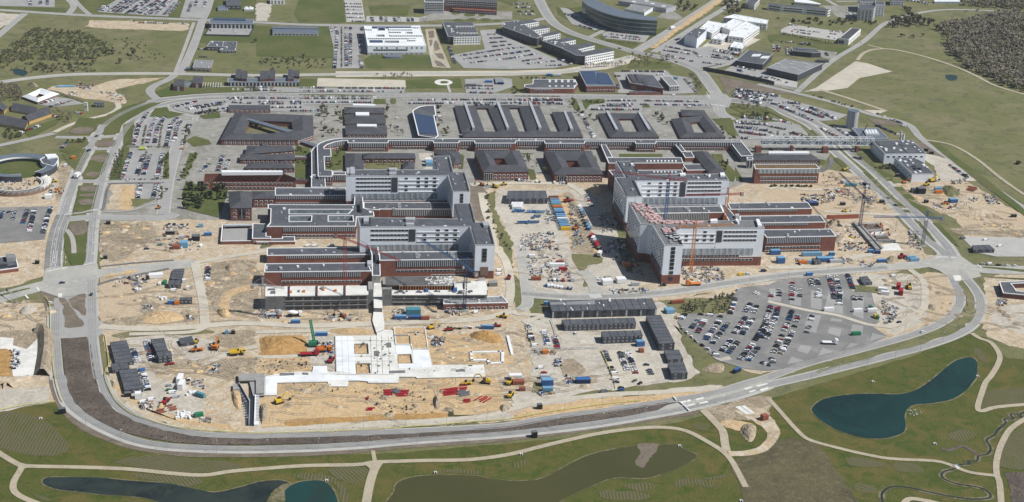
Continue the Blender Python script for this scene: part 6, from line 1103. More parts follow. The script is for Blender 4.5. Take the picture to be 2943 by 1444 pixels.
# ------------------------------------------------------------------ CONTAINERS, SKIPS, MACHINES, CRANES
CONT = {}
def container_meshes(col,L,Wd,Hh):
    k = (col,L,Wd,Hh)
    if k not in CONT:
        mb = MB(); mb.box((0,0,.1),L,Wd,Hh-.1)
        n = int(L/.55)
        for i in range(n):
            x = -L/2+(i+.5)*L/n
            for sg in (-1,1): mb.box((x,sg*Wd/2,.25),L/n*.5,.14,Hh-.5)
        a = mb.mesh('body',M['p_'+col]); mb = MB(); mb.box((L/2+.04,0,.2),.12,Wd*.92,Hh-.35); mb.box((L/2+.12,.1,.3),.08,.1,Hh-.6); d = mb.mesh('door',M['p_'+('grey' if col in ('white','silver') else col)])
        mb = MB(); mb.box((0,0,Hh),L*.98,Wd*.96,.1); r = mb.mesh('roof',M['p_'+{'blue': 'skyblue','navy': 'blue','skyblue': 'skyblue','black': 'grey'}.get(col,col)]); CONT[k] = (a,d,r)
    return CONT[k]
def container(p,rz,col,label,L=6.1,Wd=2.5,Hh=2.7,z=Z0,name='container',cat='container',group=None):
    t = empty(name,label,cat,(p.x,p.y,z),rz,group)
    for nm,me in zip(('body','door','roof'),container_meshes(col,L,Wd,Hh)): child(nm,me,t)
    return t
def crow(s,cols,desc,rz=0.,L=6.1,lvl=1,word='container',Hh=2.7,name='container',fill=1.):
    P = W(s,Z0); n = len(cols)
    for i,c in enumerate(cols):
        f = (i+.5)/n; k = min(int(f*(len(P)-1)),len(P)-2); ff = f*(len(P)-1)-k; p = P[k]+(P[k+1]-P[k])*ff
        for lv in range(lvl):
            cc = c if lv == 0 or R_.random() < .5 else R_.choice(cols); wc = {'skyblue': 'light blue','navy': 'dark blue','rust': 'rusty'}.get(cc,cc)
            lb = '%s %s%s, %s from %s of %s' % (wc,('lower ' if lv == 0 else 'upper ') if lvl > 1 else '',word,ORD[i],from_end(P[0],P[-1]),desc)
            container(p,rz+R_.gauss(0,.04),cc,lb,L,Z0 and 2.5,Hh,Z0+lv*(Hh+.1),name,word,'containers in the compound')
crow('21:410,730 470,880 540,1060',['black','rust','blue','skyblue','skyblue','teal','orange','rust','skyblue','skyblue','navy','skyblue','blue','white','skyblue','blue','skyblue','blue','yellow'],'the long compound line',.05,9,1)
crow('21:670,820 720,930 780,1060',['white','silver','blue','grey','grey','beige','grey','skyblue','blue'],'the line along the shaded alley',1.15,6.5); crow('21:790,1110 880,1264',['red','white','silver','red','red','black'],'the alley line below the concrete bridge',1.1,6.5)
for i,(s,n,d) in enumerate((('21:10,870 110,875',3,'the top skip row'),('21:160,880 310,885',5,'the second skip row'),('21:205,935 270,925',2,'the skip pair by the grey hut'),('21:60,990 260,985',5,'the lower skip row'))):
    P = W(s)
    for j in range(n):
        p = P[0]+(P[1]-P[0])*(j+.5)/n; t = empty('skip','blue skip, %s from the left in %s' % (ORD[j],d),'skip',(p.x,p.y,Z0),R_.choice((.1,1.2)),'blue skips'); mb = MB()
        mb.v += [(-2.2,-1,.2),(2.2,-1,.2),(2.2,1,.2),(-2.2,1,.2),(-3,-1.25,2),(3,-1.25,2),(3,1.25,2),(-3,1.25,2)]; mb.f += [(0,1,5,4),(1,2,6,5),(2,3,7,6),(3,0,4,7)]; mb.m += [0]*4; child('body',mb.mesh('body',M['p_'+R_.choice(['blue','blue','skyblue'])]),t)
        mb = MB(); mb.box((0,0,.2),4.5,2.1,R_.uniform(.8,1.6)); child('rubble_load',mb.mesh('rubble_load',M['p_grey' if R_.random() < .6 else 'p_blue']),t)
def C(s,rz,c,lb,L=6.1,Wd=2.5,Hh=2.7,**k): return container(U(*px(s)[0],Z0),rz,c,lb,L,Wd,Hh,**k)
for i in range(9): C('21:%d,%d' % (5+i*22-20*(i // 5)*5,810+(i // 5)*25),1.35,'white','white cabin unit, %s from the left in the row under the black cabin' % ORD[i],7)
for a in (('12:2330,780',-.1,'blue','blue container near the right end of the southern haul road',9),('12:655,850',0,'blue','blue container beside the dark green drilling crane',9),('12:1450,680',0,'blue','white roofed blue container south of the lift core',9,3.4),('12:1595,685',0,'navy','dark blue container right of the white roofed one',10,3.4),('12:1700,690',0,'rust','rusty red container below the green site hut',6),('12:1580,630',0,'teal','large green site hut south of the lift core',11,6,4.5),('12:395,725',0,'blue','blue container on the haul road west of the passage',7),
          ('23:710,55',0,'navy','dark blue ribbed container alone in the lower yard',10,5,3),('23:350,80',0,'blue','bright blue container stack by the yard track, upper',8,5,4.5),('23:355,140',0,'skyblue','light blue container by the yard track, lower',7,3),('23:330,15',0,'silver','silver container above the blue stack in the lower yard',7,3),('23:60,70',0,'rust','red brown container with white tarpaulin at the yard corner',8,4),('23:30,20',0,'white','white tarpaulin covered container at the yard corner',9,4,3.4),('23:100,140',0,'rust','rust coloured machine box under the red brown container',4,2.5),
          ('23:275,320',.1,'black','small dark green cabin on the orange verge by the ring road',3.2,2.8,3.4),('23:222,605',.1,'black','small dark green cabin between ring road and park path',3.4,3,4),('03:625,365',.3,'black','small dark green cabin on the lawn at the west bend',4.4,2.6,3.4),('23:2535,430',.3,'rust','rusty red box on the sandy loop track',4.5,3.5,3.6),('02:1730,530',0,'blue','light topped blue container in the west yard',6.5),('02:1780,535',0,'orange','orange container in the west yard',4),('02:1850,315',0,'white','white box right of the grey site huts',2.6),('02:1890,385',0,'white','small white box near the west haul road',2.6),('02:1655,330',1.3,'green','green trailer beside the white van in the west yard',4.5),
          ('02:1570,265',.15,'white','white tarpaulin tent left of the grey site huts',11,5,3.2),('02:1060,75',0,'black','small dark cabin at the west street corner, lower',3,2.6),('01:1090,990',0,'black','small dark cabin at the west street corner, upper',3.6,3),('02:375,125',0,'black','small dark cabin on the far left dirt',3.2,2.6),('01:490,730',.1,'white','white site cabin with glass end by the half built ring',6.5,5,3.4),('01:660,415',0,'white','white box beside the boulevard verge',3,2.5),('01:740,335',.1,'orange','orange hut on the boulevard lawn',3.6,3.4),('01:1970,1150',0,'black','grey topped black cabin on the west dirt lot',6.5,6,4),('01:1850,1220',0,'skyblue','light blue container stack on the west dirt lot',6.5,6,4.6),('01:1770,1235',0,'rust','rusty container left of the light blue stack',6,5,3),('01:2090,1105',.1,'blue','blue container near the walled yard',6.5),('01:1825,1140',0,'silver','silver cabin above the light blue stack',5),('01:1775,1090',0,'beige','beige box on the west dirt lot',3,2.6,3.4),('01:1710,1095',0,'black','long black container on the west dirt lot',7.5),('01:2020,1020',.1,'skyblue','blue tool container by the side road',4),
          ('03:1810,40',1.45,'white','white trailer box, upper of two in the west yard',9,3.4,3.4),('03:1825,110',1.4,'white','white trailer box, lower of two in the west yard',8,3.6,4.2),('03:1390,215',.1,'white','white double cabin south of the near west cabin row',4,4,4.2),('03:1285,195',.1,'black','small grey cabin at the end of the near west cabin row',4.4,2.8),('03:2015,200',-.6,'teal','grey green container tipped beside wrapped goods',7),('03:2000,400',.3,'green','green skip with yellow bags',5.5),('02:2280,830',0,'skyblue','pale blue box above the mud slope',2.4),('02:2345,830',0,'black','black box above the mud slope',2.6),
          ('22:950,330',.15,'white','pale blue roofed white cabin, left of two below the tower',8.5,6,4),('22:1090,310',.15,'white','pale blue roofed white cabin, right of two below the tower',8,6,3.6),('22:1235,345',0,'silver','silver container at the tower foot',6.5),('22:1580,615',.2,'skyblue','blue roofed hut between cabins and scrub',7,6,3),('22:1285,950',.1,'blue','bright blue container at the end of the nine window block',6,4,4),('22:1297,1015',.1,'rust','brown box below the bright blue container',3.4,3),('22:330,1030',0,'orange','orange box at the yard fence',4,3),('22:345,540',.1,'blue','blue container at the west end of the black site office',4),('22:450,160',0,'white','long white tank trailer in the compound',13,3.4,3.2),('22:508,195',0,'red','red container below the white tank trailer',6.5),('22:480,125',0,'rust','rust red container above the white tank trailer',6),('22:240,290',0,'rust','rusty container left of the van row',8),('22:605,300',1.5,'silver','grey box right of the van row',4.5,3),('22:200,65',0,'white','white truck box at the compound road',5),
          ('22:1150,150',0,'orange','orange skip in the shadow of the towers',6.5,4),('22:1660,525',.15,'rust','rust red container in the scrub by the main street',11),('22:2260,1215',.6,'navy','dark blue skip on the dirt below the tarmac car park',6.5),('32:415,245',.2,'blue','blue skip at the top fence of the tarmac car park',5.5),('32:1310,375',1.2,'red','bright red container, upper of two on the pale gravel',7,3.2,4),('32:1335,430',1.2,'red','bright red container, lower of two on the pale gravel',8,3.2,4),('32:1150,400',-.3,'white','white trailer, upper of two beside the gravel',7.5,3),('32:1175,435',-.3,'white','white trailer, lower of two beside the gravel',6.5,3),('32:885,845',.1,'green','green container in the tarmac car park',7),('32:610,600',.1,'white','long white shelter in the tarmac car park, left',8.5,2.4),('32:900,612',.1,'white','long white shelter in the tarmac car park, middle',7.5,2.4),('32:1045,610',.1,'white','white shelter with green end in the tarmac car park',8,2.4),('32:1030,580',1.4,'green','green upright board by the white shelter',3.5),('32:1075,670',1.5,'yellow','yellow toilet cabin beside the green one',4,1.6),('32:1102,680',1.5,'green','green toilet cabin beside the yellow one',4,1.6),
          ('32:440,45',.05,'skyblue','white and blue container row against the brick wing',18,3,3),('32:640,42',.05,'blue','blue container right of the white and blue row',5),('32:570,100',.05,'blue','grey topped blue cabins by the main street',15,5,3.6),('32:680,115',.05,'silver','silver container row by the main street',11,3),('32:125,115',.05,'blue','blue cabin stack below the brick wing, left',6.5,5,5),('32:350,125',.05,'orange','orange container by the main street',8),('32:410,122',.05,'skyblue','light blue container right of the orange one',4),('32:70,30',.05,'blue','blue container stack touching the brick wing',9,4,4),('32:1435,80',.1,'skyblue','light blue container, upper of two by the junction',8),('32:1470,100',.1,'skyblue','light blue container, lower of two by the junction',8.5),('32:1140,110',.05,'blue','blue container beside the gravel heap',8),('32:1030,15',.05,'blue','blue cabin by the basement pit, left',5),('32:1100,25',.05,'navy','dark blue cabin by the basement pit, right',5),
          ('31:835,610',.05,'teal','long teal container on the sand east of the planted roof',11,3),('31:770,585',.3,'silver','grey cabin behind the long teal container',7,5,3.4),('31:975,600',1.2,'black','black cabin by the dual carriageway',4,3),('31:1300,512',0,'black','small black cabin beside the white lower hall',4),('31:1535,680',.05,'black','dark green mesh covered plant box east of the carriageway',8,6,5.5),('31:1460,670',.05,'grey','grey box left of the dark green plant box',4.5,4,4),('31:1710,650',.1,'skyblue','light blue container of the stack by the grass mound',8),('31:1715,680',.1,'orange','orange container of the stack by the grass mound',8),('31:1860,770',.1,'blue','blue tent over red base on the east yard',8,5,3.4),('31:1590,775',.1,'black','small black cabin on the east yard',3.6,3),('31:1145,775',.2,'black','small dark cabin at the end of the sandy yard',4,3),('31:455,800',0,'navy','purple blue tent beside the east wing',9,5,3.2),('31:2470,920',0,'black','small dark cabin on the far right sand',5),('31:750,800',0,'black','dark container on the sandy yard',5),('31:1590,255',-.4,'black','dark tank box at the energy centre, left',4.5),('31:1645,285',-.4,'black','dark tank box at the energy centre, right',4.5),
          ('10:2160,870',0,'grey','grey container in the northern gravel lot',12,3),('10:2340,830',0,'blue','blue container in the northern gravel lot',8,4),('10:2460,850',0,'navy','dark blue container beside the small grey roofed hut',6,3),('20:370,765',0,'blue','dark blue cabin behind the brick depot',6),('20:450,770',0,'silver','silver cabin behind the brick depot',10,4),('20:1640,800',0,'teal','teal container beside the grey office',5),('11:1740,400',0,'skyblue','stack of light blue and white containers by the ward tower',7,8,4),('11:1730,365',0,'white','white containers behind the light blue stack',6,6,3.4),('00:660,875',.15,'skyblue','long low blue pallet stack on the farm yard sand',20,4,1.2),('01:480,560',1.2,'white','white scaffold stack on the half built ring',5)):
    C(*a)
# ------ machines
def machine(kind,s,rz,col,lb,sc=1.0):
    p = U(*px(s)[0],Z0); t = empty(kind,lb,kind.replace('_',' '),(p.x,p.y,Z0),rz); pm,dk,gl = M['p_'+col],M['tyre'],M['glass']
    def P(nm,f,m):
        mb = MB(); f(mb); mb.v = [tuple(c*sc for c in v) for v in mb.v]; child(nm,mb.mesh(nm,m),t)
    if kind == 'excavator':
        for y in (-1.1,1.1): P('track',lambda mb: (mb.box((0,y,0),4.2,.6,.8),mb.box((0,y,.1),4.7,.6,.5)),dk)
        P('house',lambda mb: (mb.box((-.5,0,.95),3.2,2.6,1.2),mb.box((-1.5,0,1.2),1.2,2.5,1.3)),pm); P('cab',lambda mb: mb.box((.6,.8,.95),1.5,1.0,2.0),gl)
        P('boom',lambda mb: (mb.bar((.9,-.2,1.6),(3.2,-.2,4.6),.5),mb.bar((3.2,-.2,4.6),(5.4,-.2,4.0),.45)),pm); P('stick',lambda mb: mb.bar((5.4,-.2,4.1),(6.4,-.2,1.4),.4),pm); P('bucket',lambda mb: (mb.box((6.2,-.2,.6),1.1,1.1,.8),mb.box((6.7,-.2,.4),.5,1.1,.3)),dk)
    elif kind == 'wheel_loader':
        for x in (-1.4,1.5):
            for y in (-1,1): P('wheel',lambda mb: mb.box((x,y,0),1.3,.5,1.3),dk)
        P('body',lambda mb: (mb.box((-1.2,0,.8),2.8,1.8,1.1),mb.box((1.2,0,.8),1.8,1.4,.8)),pm); P('cab',lambda mb: mb.box((-.1,0,1.8),1.3,1.5,1.4),gl); P('lift_arm',lambda mb: (mb.bar((1,.5,1.6),(3.1,.5,.8),.3),mb.bar((1,-.5,1.6),(3.1,-.5,.8),.3)),pm); P('bucket',lambda mb: mb.box((3.5,0,.3),1.1,2.6,.9),pm)
    elif kind == 'flatbed_truck' or kind == 'box_truck' or kind == 'mixer_truck':
        for x in (-3.2,-2.1,2.6):
            for y in (-1,1): P('wheel',lambda mb: mb.box((x,y,0),.95,.35,.95),dk)
        P('cab',lambda mb: (mb.box((3.2,0,.7),1.8,2.4,2.0),mb.box((3.0,0,2.7),1.2,2.2,.4)),pm if kind != 'box_truck' else M['p_white']); P('window',lambda mb: mb.box((4.0,0,1.7),.25,2.1,.8),gl); P('chassis',lambda mb: mb.box((-.9,0,.8),6.6,2.2,.3),dk)
        if kind == 'flatbed_truck': P('bed',lambda mb: (mb.box((-1.1,0,1.1),6.4,2.5,.25),mb.box((1.9,0,1.3),.2,2.4,1.2)),pm)
        elif kind == 'box_truck': P('cargo_box',lambda mb: mb.box((-1.2,0,1.1),6.4,2.5,2.7),pm)
        else:
            def drum(mb):
                for i in range(6):
                    r1,r2 = (.5,.95,1.2,1.25,1.15,.9,.5)[i:i+2]; a,b = Vector((-4+i*1.0,0,2.9-i*.14)),Vector((-3+i*1.0,0,2.76-i*.14))
                    for k in range(12):
                        f,g = 2*math.pi*k/12,2*math.pi*(k+1)/12; v = lambda c,r,q: c+Vector((0,r*math.cos(q),r*math.sin(q))); mb.face([v(a,r1,f),v(b,r2,f),v(b,r2,g),v(a,r1,g)])
            P('drum',drum,M['p_white'])
    elif kind == 'dump_truck':
        for x in (-2.4,-1,2):
            for y in (-1.1,1.1): P('wheel',lambda mb: mb.box((x,y,0),1.3,.55,1.3),dk)
        P('cab',lambda mb: mb.box((2.6,0,1),1.8,2.3,1.7),pm); P('window',lambda mb: mb.box((2.9,0,1.9),1.4,2.35,.6),gl); P('tipper_body',lambda mb: (mb.box((-1.4,0,1.3),4.6,2.7,.3),mb.box((-1.4,1.3,1.3),4.6,.2,1.2),mb.box((-1.4,-1.3,1.3),4.6,.2,1.2),mb.box((.8,0,1.3),.2,2.6,1.5)),pm)
    return t
for a in (('excavator','13:230,265',.5,'yellow','yellow excavator digging at the west end of the sand pit',1.3),('excavator','13:2310,65',2.9,'yellow','yellow excavator at the east end of the sand pit',1.4),('wheel_loader','13:2110,80',.2,'yellow','yellow wheel loader beside red beams in the sand pit',1.1),('excavator','02:2165,985',1.4,'orange','orange excavator with white house in the west yard',1.5),('wheel_loader','02:1970,1008',.3,'orange','orange wheel loader in the west yard',1.3),('dump_truck','02:2390,1040',.2,'yellow','yellow articulated dump truck on the west haul road',1.5),('wheel_loader','02:1975,920',1.4,'yellow','small yellow loader beside the separate cabin',1.0),('wheel_loader','03:1660,265',1.2,'red','red tractor in the west yard',1.3),('wheel_loader','02:1700,1145',.4,'red','red machine by the two storey cabin',.9),('mixer_truck','12:390,655',.1,'white','white concrete mixer truck in front of the concrete block',1.3),
          ('flatbed_truck','12:180,650',.1,'silver','concrete pump truck at the west end of the concrete block',1.4),('excavator','12:1760,780',.4,'yellow','yellow excavator at the top right of the foundations',1.1),('wheel_loader','12:1930,800',.2,'red','red machine right of the yellow excavator',1.0),('wheel_loader','12:2490,670',2.8,'yellow','yellow loader on the southern haul road',1.2),('excavator','12:1625,850',.4,'silver','small grey excavator inside the sandy bay',.8),('wheel_loader','12:2410,760',.1,'red','red tractor beside the haul road container',1.0),('wheel_loader','12:750,1115',1.3,'red','stack of red machine frames left of the white slab',1.4),('excavator','12:870,670',2.6,'rust','brown tracked machine in front of the concrete block',1.2),('wheel_loader','12:2540,280',1.3,'red','red telehandler beside the white ward tower',1.2),('excavator','11:2400,625',2.6,'yellow','yellow excavator on the dirt road, right one',1.3),('excavator','11:2270,605',2.8,'orange','orange excavator on the dirt road, left one',1.1),('wheel_loader','11:2490,600',.3,'yellow','small yellow loader at the bend of the dirt road',1.0),
          ('wheel_loader','21:640,1045',1.3,'orange','orange loader among compound materials',1.4),('wheel_loader','21:555,770',.2,'red','red telehandler north in the compound',1.5),('flatbed_truck','22:1820,345',3.2,'orange','orange flatbed truck at the main street by the tower',1.5),('flatbed_truck','32:625,935',-.1,'white','white flatbed truck parked in the tarmac car park',1.4),('wheel_loader','32:1420,375',1.3,'yellow','yellow wheel loader beside the red containers',1.4),('flatbed_truck','31:905,335',-.8,'grey','grey truck on the dual carriageway under the footbridge',1.2),('box_truck','01:780,520',1.35,'white','white box truck on the western boulevard',1.2),('box_truck','01:1445,245',.05,'lime','bright yellow green ambulance on the side street',.8),('excavator','31:770,450',.4,'yellow','yellow excavator near the curved access road',1.0),('excavator','31:1370,580',.2,'orange','orange excavator south of the white hall',1.0),('excavator','31:1650,565',.3,'yellow','long yellow excavator on the east yard',1.4),('wheel_loader','31:1590,605',.6,'yellow','yellow loader on the east yard',1.3),('wheel_loader','31:820,1140',.3,'yellow','yellow machine on the pale heap by the brick wing',1.0),('excavator','31:770,870',0,'yellow','small yellow excavator on the bare street',.9),('wheel_loader','31:1780,795',.2,'orange','orange forklift beside the blue tent',1.1),('flatbed_truck','31:1000,620',1.1,'silver','silver truck near the black cabin by the carriageway',1.1),
          ('wheel_loader','01:540,570',.3,'yellow','yellow dumper beside the half built ring',1.0),('excavator','01:575,670',.2,'orange','orange excavator in mud below the ring',.9),('wheel_loader','01:1595,835',1.4,'orange','orange sweeper machine at the side road',1.0),('excavator','32:60,0',.2,'orange','orange excavator between containers and brick wing',.9),('wheel_loader','32:1340,70',.5,'red','red concrete pump folded by the junction',1.4),('wheel_loader','13:2550,70',1.1,'yellow','yellow machine at the yard corner right of the sand pit',1.4),('wheel_loader','13:2555,200',1.1,'yellow','yellow and white truck at the yard corner',1.3),('dump_truck','12:690,1010',.1,'orange','orange and black drilling carrier by the green crane',1.5),('flatbed_truck','12:540,1050',.05,'red','red low loader in front of the sand stockpile',1.6),('box_truck','20:1610,295',.7,'white','white lorry on the diagonal road',1.2),('box_truck','22:880,45',1.2,'white','white lorry at the end of the alley',1.1)):
    machine(*a)
# ------ tower cranes
def lattice(mb,a,b,w_,n,t1,t2,tri=False):
    a,b = Vector(a),Vector(b); d = (b-a).normalized(); q = d.cross(Vector((0,0,1)))
    q = Vector((1,0,0)) if q.length < .1 else q.normalized(); r = q.cross(d)
    cs = [q*-w_/2,q*w_/2,r*w_*.9] if tri else [(-q-r)*w_/2,(q-r)*w_/2,(q+r)*w_/2,(r-q)*w_/2]
    for c in cs: mb.bar(a+c,b+c,t1)
    for i in range(n):
        p,p2 = a+(b-a)*i/n,a+(b-a)*(i+1)/n
        for j in range(len(cs)):
            c,c2 = cs[j],cs[(j+1) % len(cs)]; mb.bar(p+c,p2+c2,t2); mb.bar(p+c,p+c2,t2)
def crane(lb,base,hp,jib,counter,mc,jc,cat_off=None):
    x,y = px(base)[0]; g = U(x,y); h = hp/3.5/kv(x,y); t = empty('tower_crane',lb,'crane',g); jt,ct = U(*px(jib)[0],h)-g,U(*px(counter)[0],h)-g
    jt.z = ct.z = h; mb = MB(); lattice(mb,(0,0,0),(0,0,h-1),2.1,max(6,int(h/2.6)),.26,.14); child('mast',mb.mesh('mast',M['p_'+mc] if not isinstance(mc,tuple) else M['p_'+mc[0]]),t)
    mb = MB(); mb.box((0,0,0),6,6,.8); child('base',mb.mesh('base',M['concrete']),t)
    mb = MB(); lattice(mb,(0,0,h),jt,1.5,max(8,int(jt.xy.length/2.4)),.2,.11,True); child('jib',mb.mesh('jib',M['p_'+jc]),t)
    cd_ = ct.xy.length; u = (ct.xy/max(cd_,.1)).to_3d(); ce = u*min(max(cd_,9),16)+Vector((0,0,h)); mb = MB(); lattice(mb,(0,0,h),ce,1.5,5,.22,.13); child('counter_jib',mb.mesh('counter_jib',M['p_'+jc]),t)
    mb = MB(); e = ce-u*1.5; mb.box((e.x,e.y,h-2.4),2.6,2.4,2.6,math.atan2(u.y,u.x)); child('counterweight',mb.mesh('counterweight',M['concrete']),t)
    mb = MB(); lattice(mb,(0,0,h-1),(0,0,h+6.5),1.3,3,.22,.13); child('tower_head',mb.mesh('tower_head',M['p_'+jc]),t)
    mb = MB(); mb.box((1.6*math.cos(math.atan2(jt.y,jt.x)+.9),1.6*math.sin(math.atan2(jt.y,jt.x)+.9),h-2),1.6,1.5,2,0); child('cab',mb.mesh('cab',M['p_white']),t)
    mb = MB(); mb.bar((0,0,h+6.5),jt*.6+Vector((0,0,h*.4+1.3)),.14); mb.bar((0,0,h+6.5),ce,.14); child('tie_bar',mb.mesh('tie_bar',M['p_'+jc]),t)
    k = jt.xy*.55; mb = MB(); mb.bar((k.x,k.y,h),(k.x,k.y,h*.55),.14); mb.box((k.x,k.y,h*.55-.8),.6,.6,.8); child('hook',mb.mesh('hook',M['black_metal']),t); return t
mat('p_crane_red',(.3,.05,.05)); mat('p_crane_blue',(.06,.13,.27)); mat('p_crane_orange',(.5,.2,.05))
crane('bright red tower crane standing behind the white concrete deck','12:893,480',590,'12:1455,105','11:785,1100','crane_red','crane_red')
crane('blue tower crane with white cab at the formwork deck, jib over the white ward block','12:2095,600',440,'11:1650,1150','12:2230,235','navy','crane_blue')
crane('dark slim tower crane at the west end of the concrete block','12:75,650',305,'12:285,380','12:-60,345','grey','silver')
crane('blue masted tower crane with red jib between the white east blocks','21:1525,1120',570,'21:1000,465','21:1845,555','crane_blue','crane_red')
crane('tower crane with orange mast and blue head behind the east wings','21:2125,1090',390,'21:1735,705','21:2380,678','crane_orange','crane_red')
crane('orange tower crane at the foot of the unfinished white block','22:1795,235',470,'21:2240,1000','21:1640,1015','crane_orange','crane_orange')
crane('dark blue tower crane by the basement pit, jib pointing to the planted roof','31:922,1035',315,'31:715,480','31:1025,765','navy','navy')
crane('grey and blue tower crane beside the eastern dual carriageway','31:1552,1215',285,'31:1060,925','31:1790,935','grey','crane_blue')
t = empty('drilling_crane','dark green crawler crane with tall boom beside the sand stockpile','crane',U(*px('12:575,960')[0])); g = t.location
for nm,f,m in (('track',lambda mb: (mb.box((0,-2,0),7,1.2,1.3),mb.box((0,2,0),7,1.2,1.3)),'tyre'),('house',lambda mb: mb.box((-.5,0,1.4),6,3.6,2.8),'p_green'),('cab',lambda mb: mb.box((2.5,1.6,1.5),2,1.4,2.4),'glass'),('boom',lambda mb: lattice(mb,(1,0,2),U(*px('12:545,690')[0],18)-g,1.3,10,.4,.22),'p_green')):
    mb = MB(); f(mb); child(nm,mb.mesh(nm,M[m]),t)
t = empty('mobile_crane','thin black mobile crane leaning over the boiler house','crane',U(*px('31:925,140')[0])); mb = MB(); mb.box((0,0,0),9,2.6,2); child('carrier',mb.mesh('carrier',M['p_black']),t); mb = MB(); mb.bar((0,0,2),U(*px('30:1005,1250')[0],24)-t.location,.6); child('boom',mb.mesh('boom',M['black_metal']),t)
# ------ stacks on the unfinished roof, beams in the pit
def at_roof(s,z): return U(*px(s)[0],z)
hT = [o for o in bpy.data.objects if o.get('label','').startswith('white hospital ward block with pink')][0]; hz = height(px('21:1720,1206'),385)+.02
mp = {}; mat('p_wrap',(.62,.42,.4),spots=[(1.6,(.42,.27,.26),.45,.6,0)])
for nm,cs in (('pink',('p_pink','p_wrap')),('dark',('p_black','p_silver'))):
    mb = MB(); mb.box((0,0,0),2.6,2.2,1.3,0,0); mb.box((0,0,1.3),2.4,2.0,.25,0,1); mp[nm] = mb.mesh('insulation_stack',[M[c] for c in cs])
cells = [(1215+i*26+j*15,805+j*14,'pink') for j in range(13) for i in range(6)]+[(1460+i*24,975+j*14,'pink') for i in range(20) for j in range(2)]+[(1520+i*26+j*9,1050+j*16,'pink' if j < 3 else 'dark') for j in range(8) for i in range(5)]
for x,y,k in cells:
    if R_.random() < .22: continue
    p = at_roof('21:%d,%d' % (x+R_.randint(-4,4),y+R_.randint(-3,3)),hz); o = bpy.data.objects.new('insulation_stack',mp[k]); COL.objects.link(o); o.location = p; o.rotation_euler.z = R_.gauss(.1,.15); o.scale.z = R_.choice((.5,.8,1.1))
    tag(o,'pink wrapped insulation stack on the unfinished white block roof' if k == 'pink' else 'dark wrapped stack near the front edge of the unfinished white block roof','insulation stack','stacks on the unfinished roof' if k == 'pink' else 'dark stacks on the unfinished roof')
def beams(s,lb,n,L,rz,c='red',wd=9):
    p = U(*px(s)[0],.45); t = empty('beam_stack',lb,'beam stack',p,rz)
    for i in range(n): mb = MB(); mb.box((R_.gauss(0,.8),(i-n/2)*wd/n,R_.choice((0,0,.5))),L*R_.uniform(.7,1),.7,.6); child('beam',mb.mesh('beam',M['p_'+c]),t)
beams('13:1330,160','stack of red steel beams in the pit, left half of the big heap',8,6,0); beams('13:1470,165','stack of red steel beams in the pit, right half of the big heap',8,8,0); beams('13:1400,150','grey bundle of steel between two heaps of red beams',6,5,.3,'grey',7)
beams('13:1960,150','long red steel beams near the wheel loader in the pit',6,14,.25); beams('13:2080,165','mixed grey steel bundles near the wheel loader in the pit',9,9,.3,'grey',8); beams('13:2125,245','small red beam bundle in the dug out pit corner',4,5,0,'red',4); beams('13:2270,225','loose red beams at the east slope of the pit',4,9,.8); beams('13:1145,325','small red beam bundle alone in the middle of the pit',4,5,0,'red',4); beams('13:1110,225','small red beam bundle in the upper middle of the pit',3,3,1.2,'red',2.5); beams('13:2070,105','red beam bundle touching the wheel loader',3,7,.05)
beams('03:1720,310','rusty steel plates lying in the west yard, right',4,6,.4,'rust',9); beams('03:1640,340','rusty steel plates lying in the west yard, left',3,6,.4,'rust',5); beams('31:2050,640','red brown reinforcement bundles on the east yard',12,9,-.6,'rust',16); beams('31:1900,660','dark reinforcement bundles by the grass mound',10,5,-.6,'grey',12); beams('31:760,670','red brown beams on the sandy yard',6,14,0,'rust',6)
# wrapped white goods
for i,(s,n,lb) in enumerate((('03:1850,400',14,'heap of white wrapped goods by the sandy bank'),('02:1390,390',4,'white bags at the edge of the west sand'),('02:1650,480',5,'white and blue wrapped goods in the west yard'),('31:640,710',6,'white wrapped goods on the sandy yard'),('03:1935,165',7,'lilac wrapped goods beside the tipped container'))):
    t = empty('wrapped_goods',lb,'wrapped goods',U(*px(s)[0],Z0)); mb = MB()
    for k in range(n*2): mb.box((R_.gauss(0,n*.28),R_.gauss(0,n*.2),0),R_.uniform(1,1.8),R_.uniform(1,1.8),R_.uniform(.8,2),R_.uniform(0,1))
    child('bag',mb.mesh('bag',M['p_white']),t)
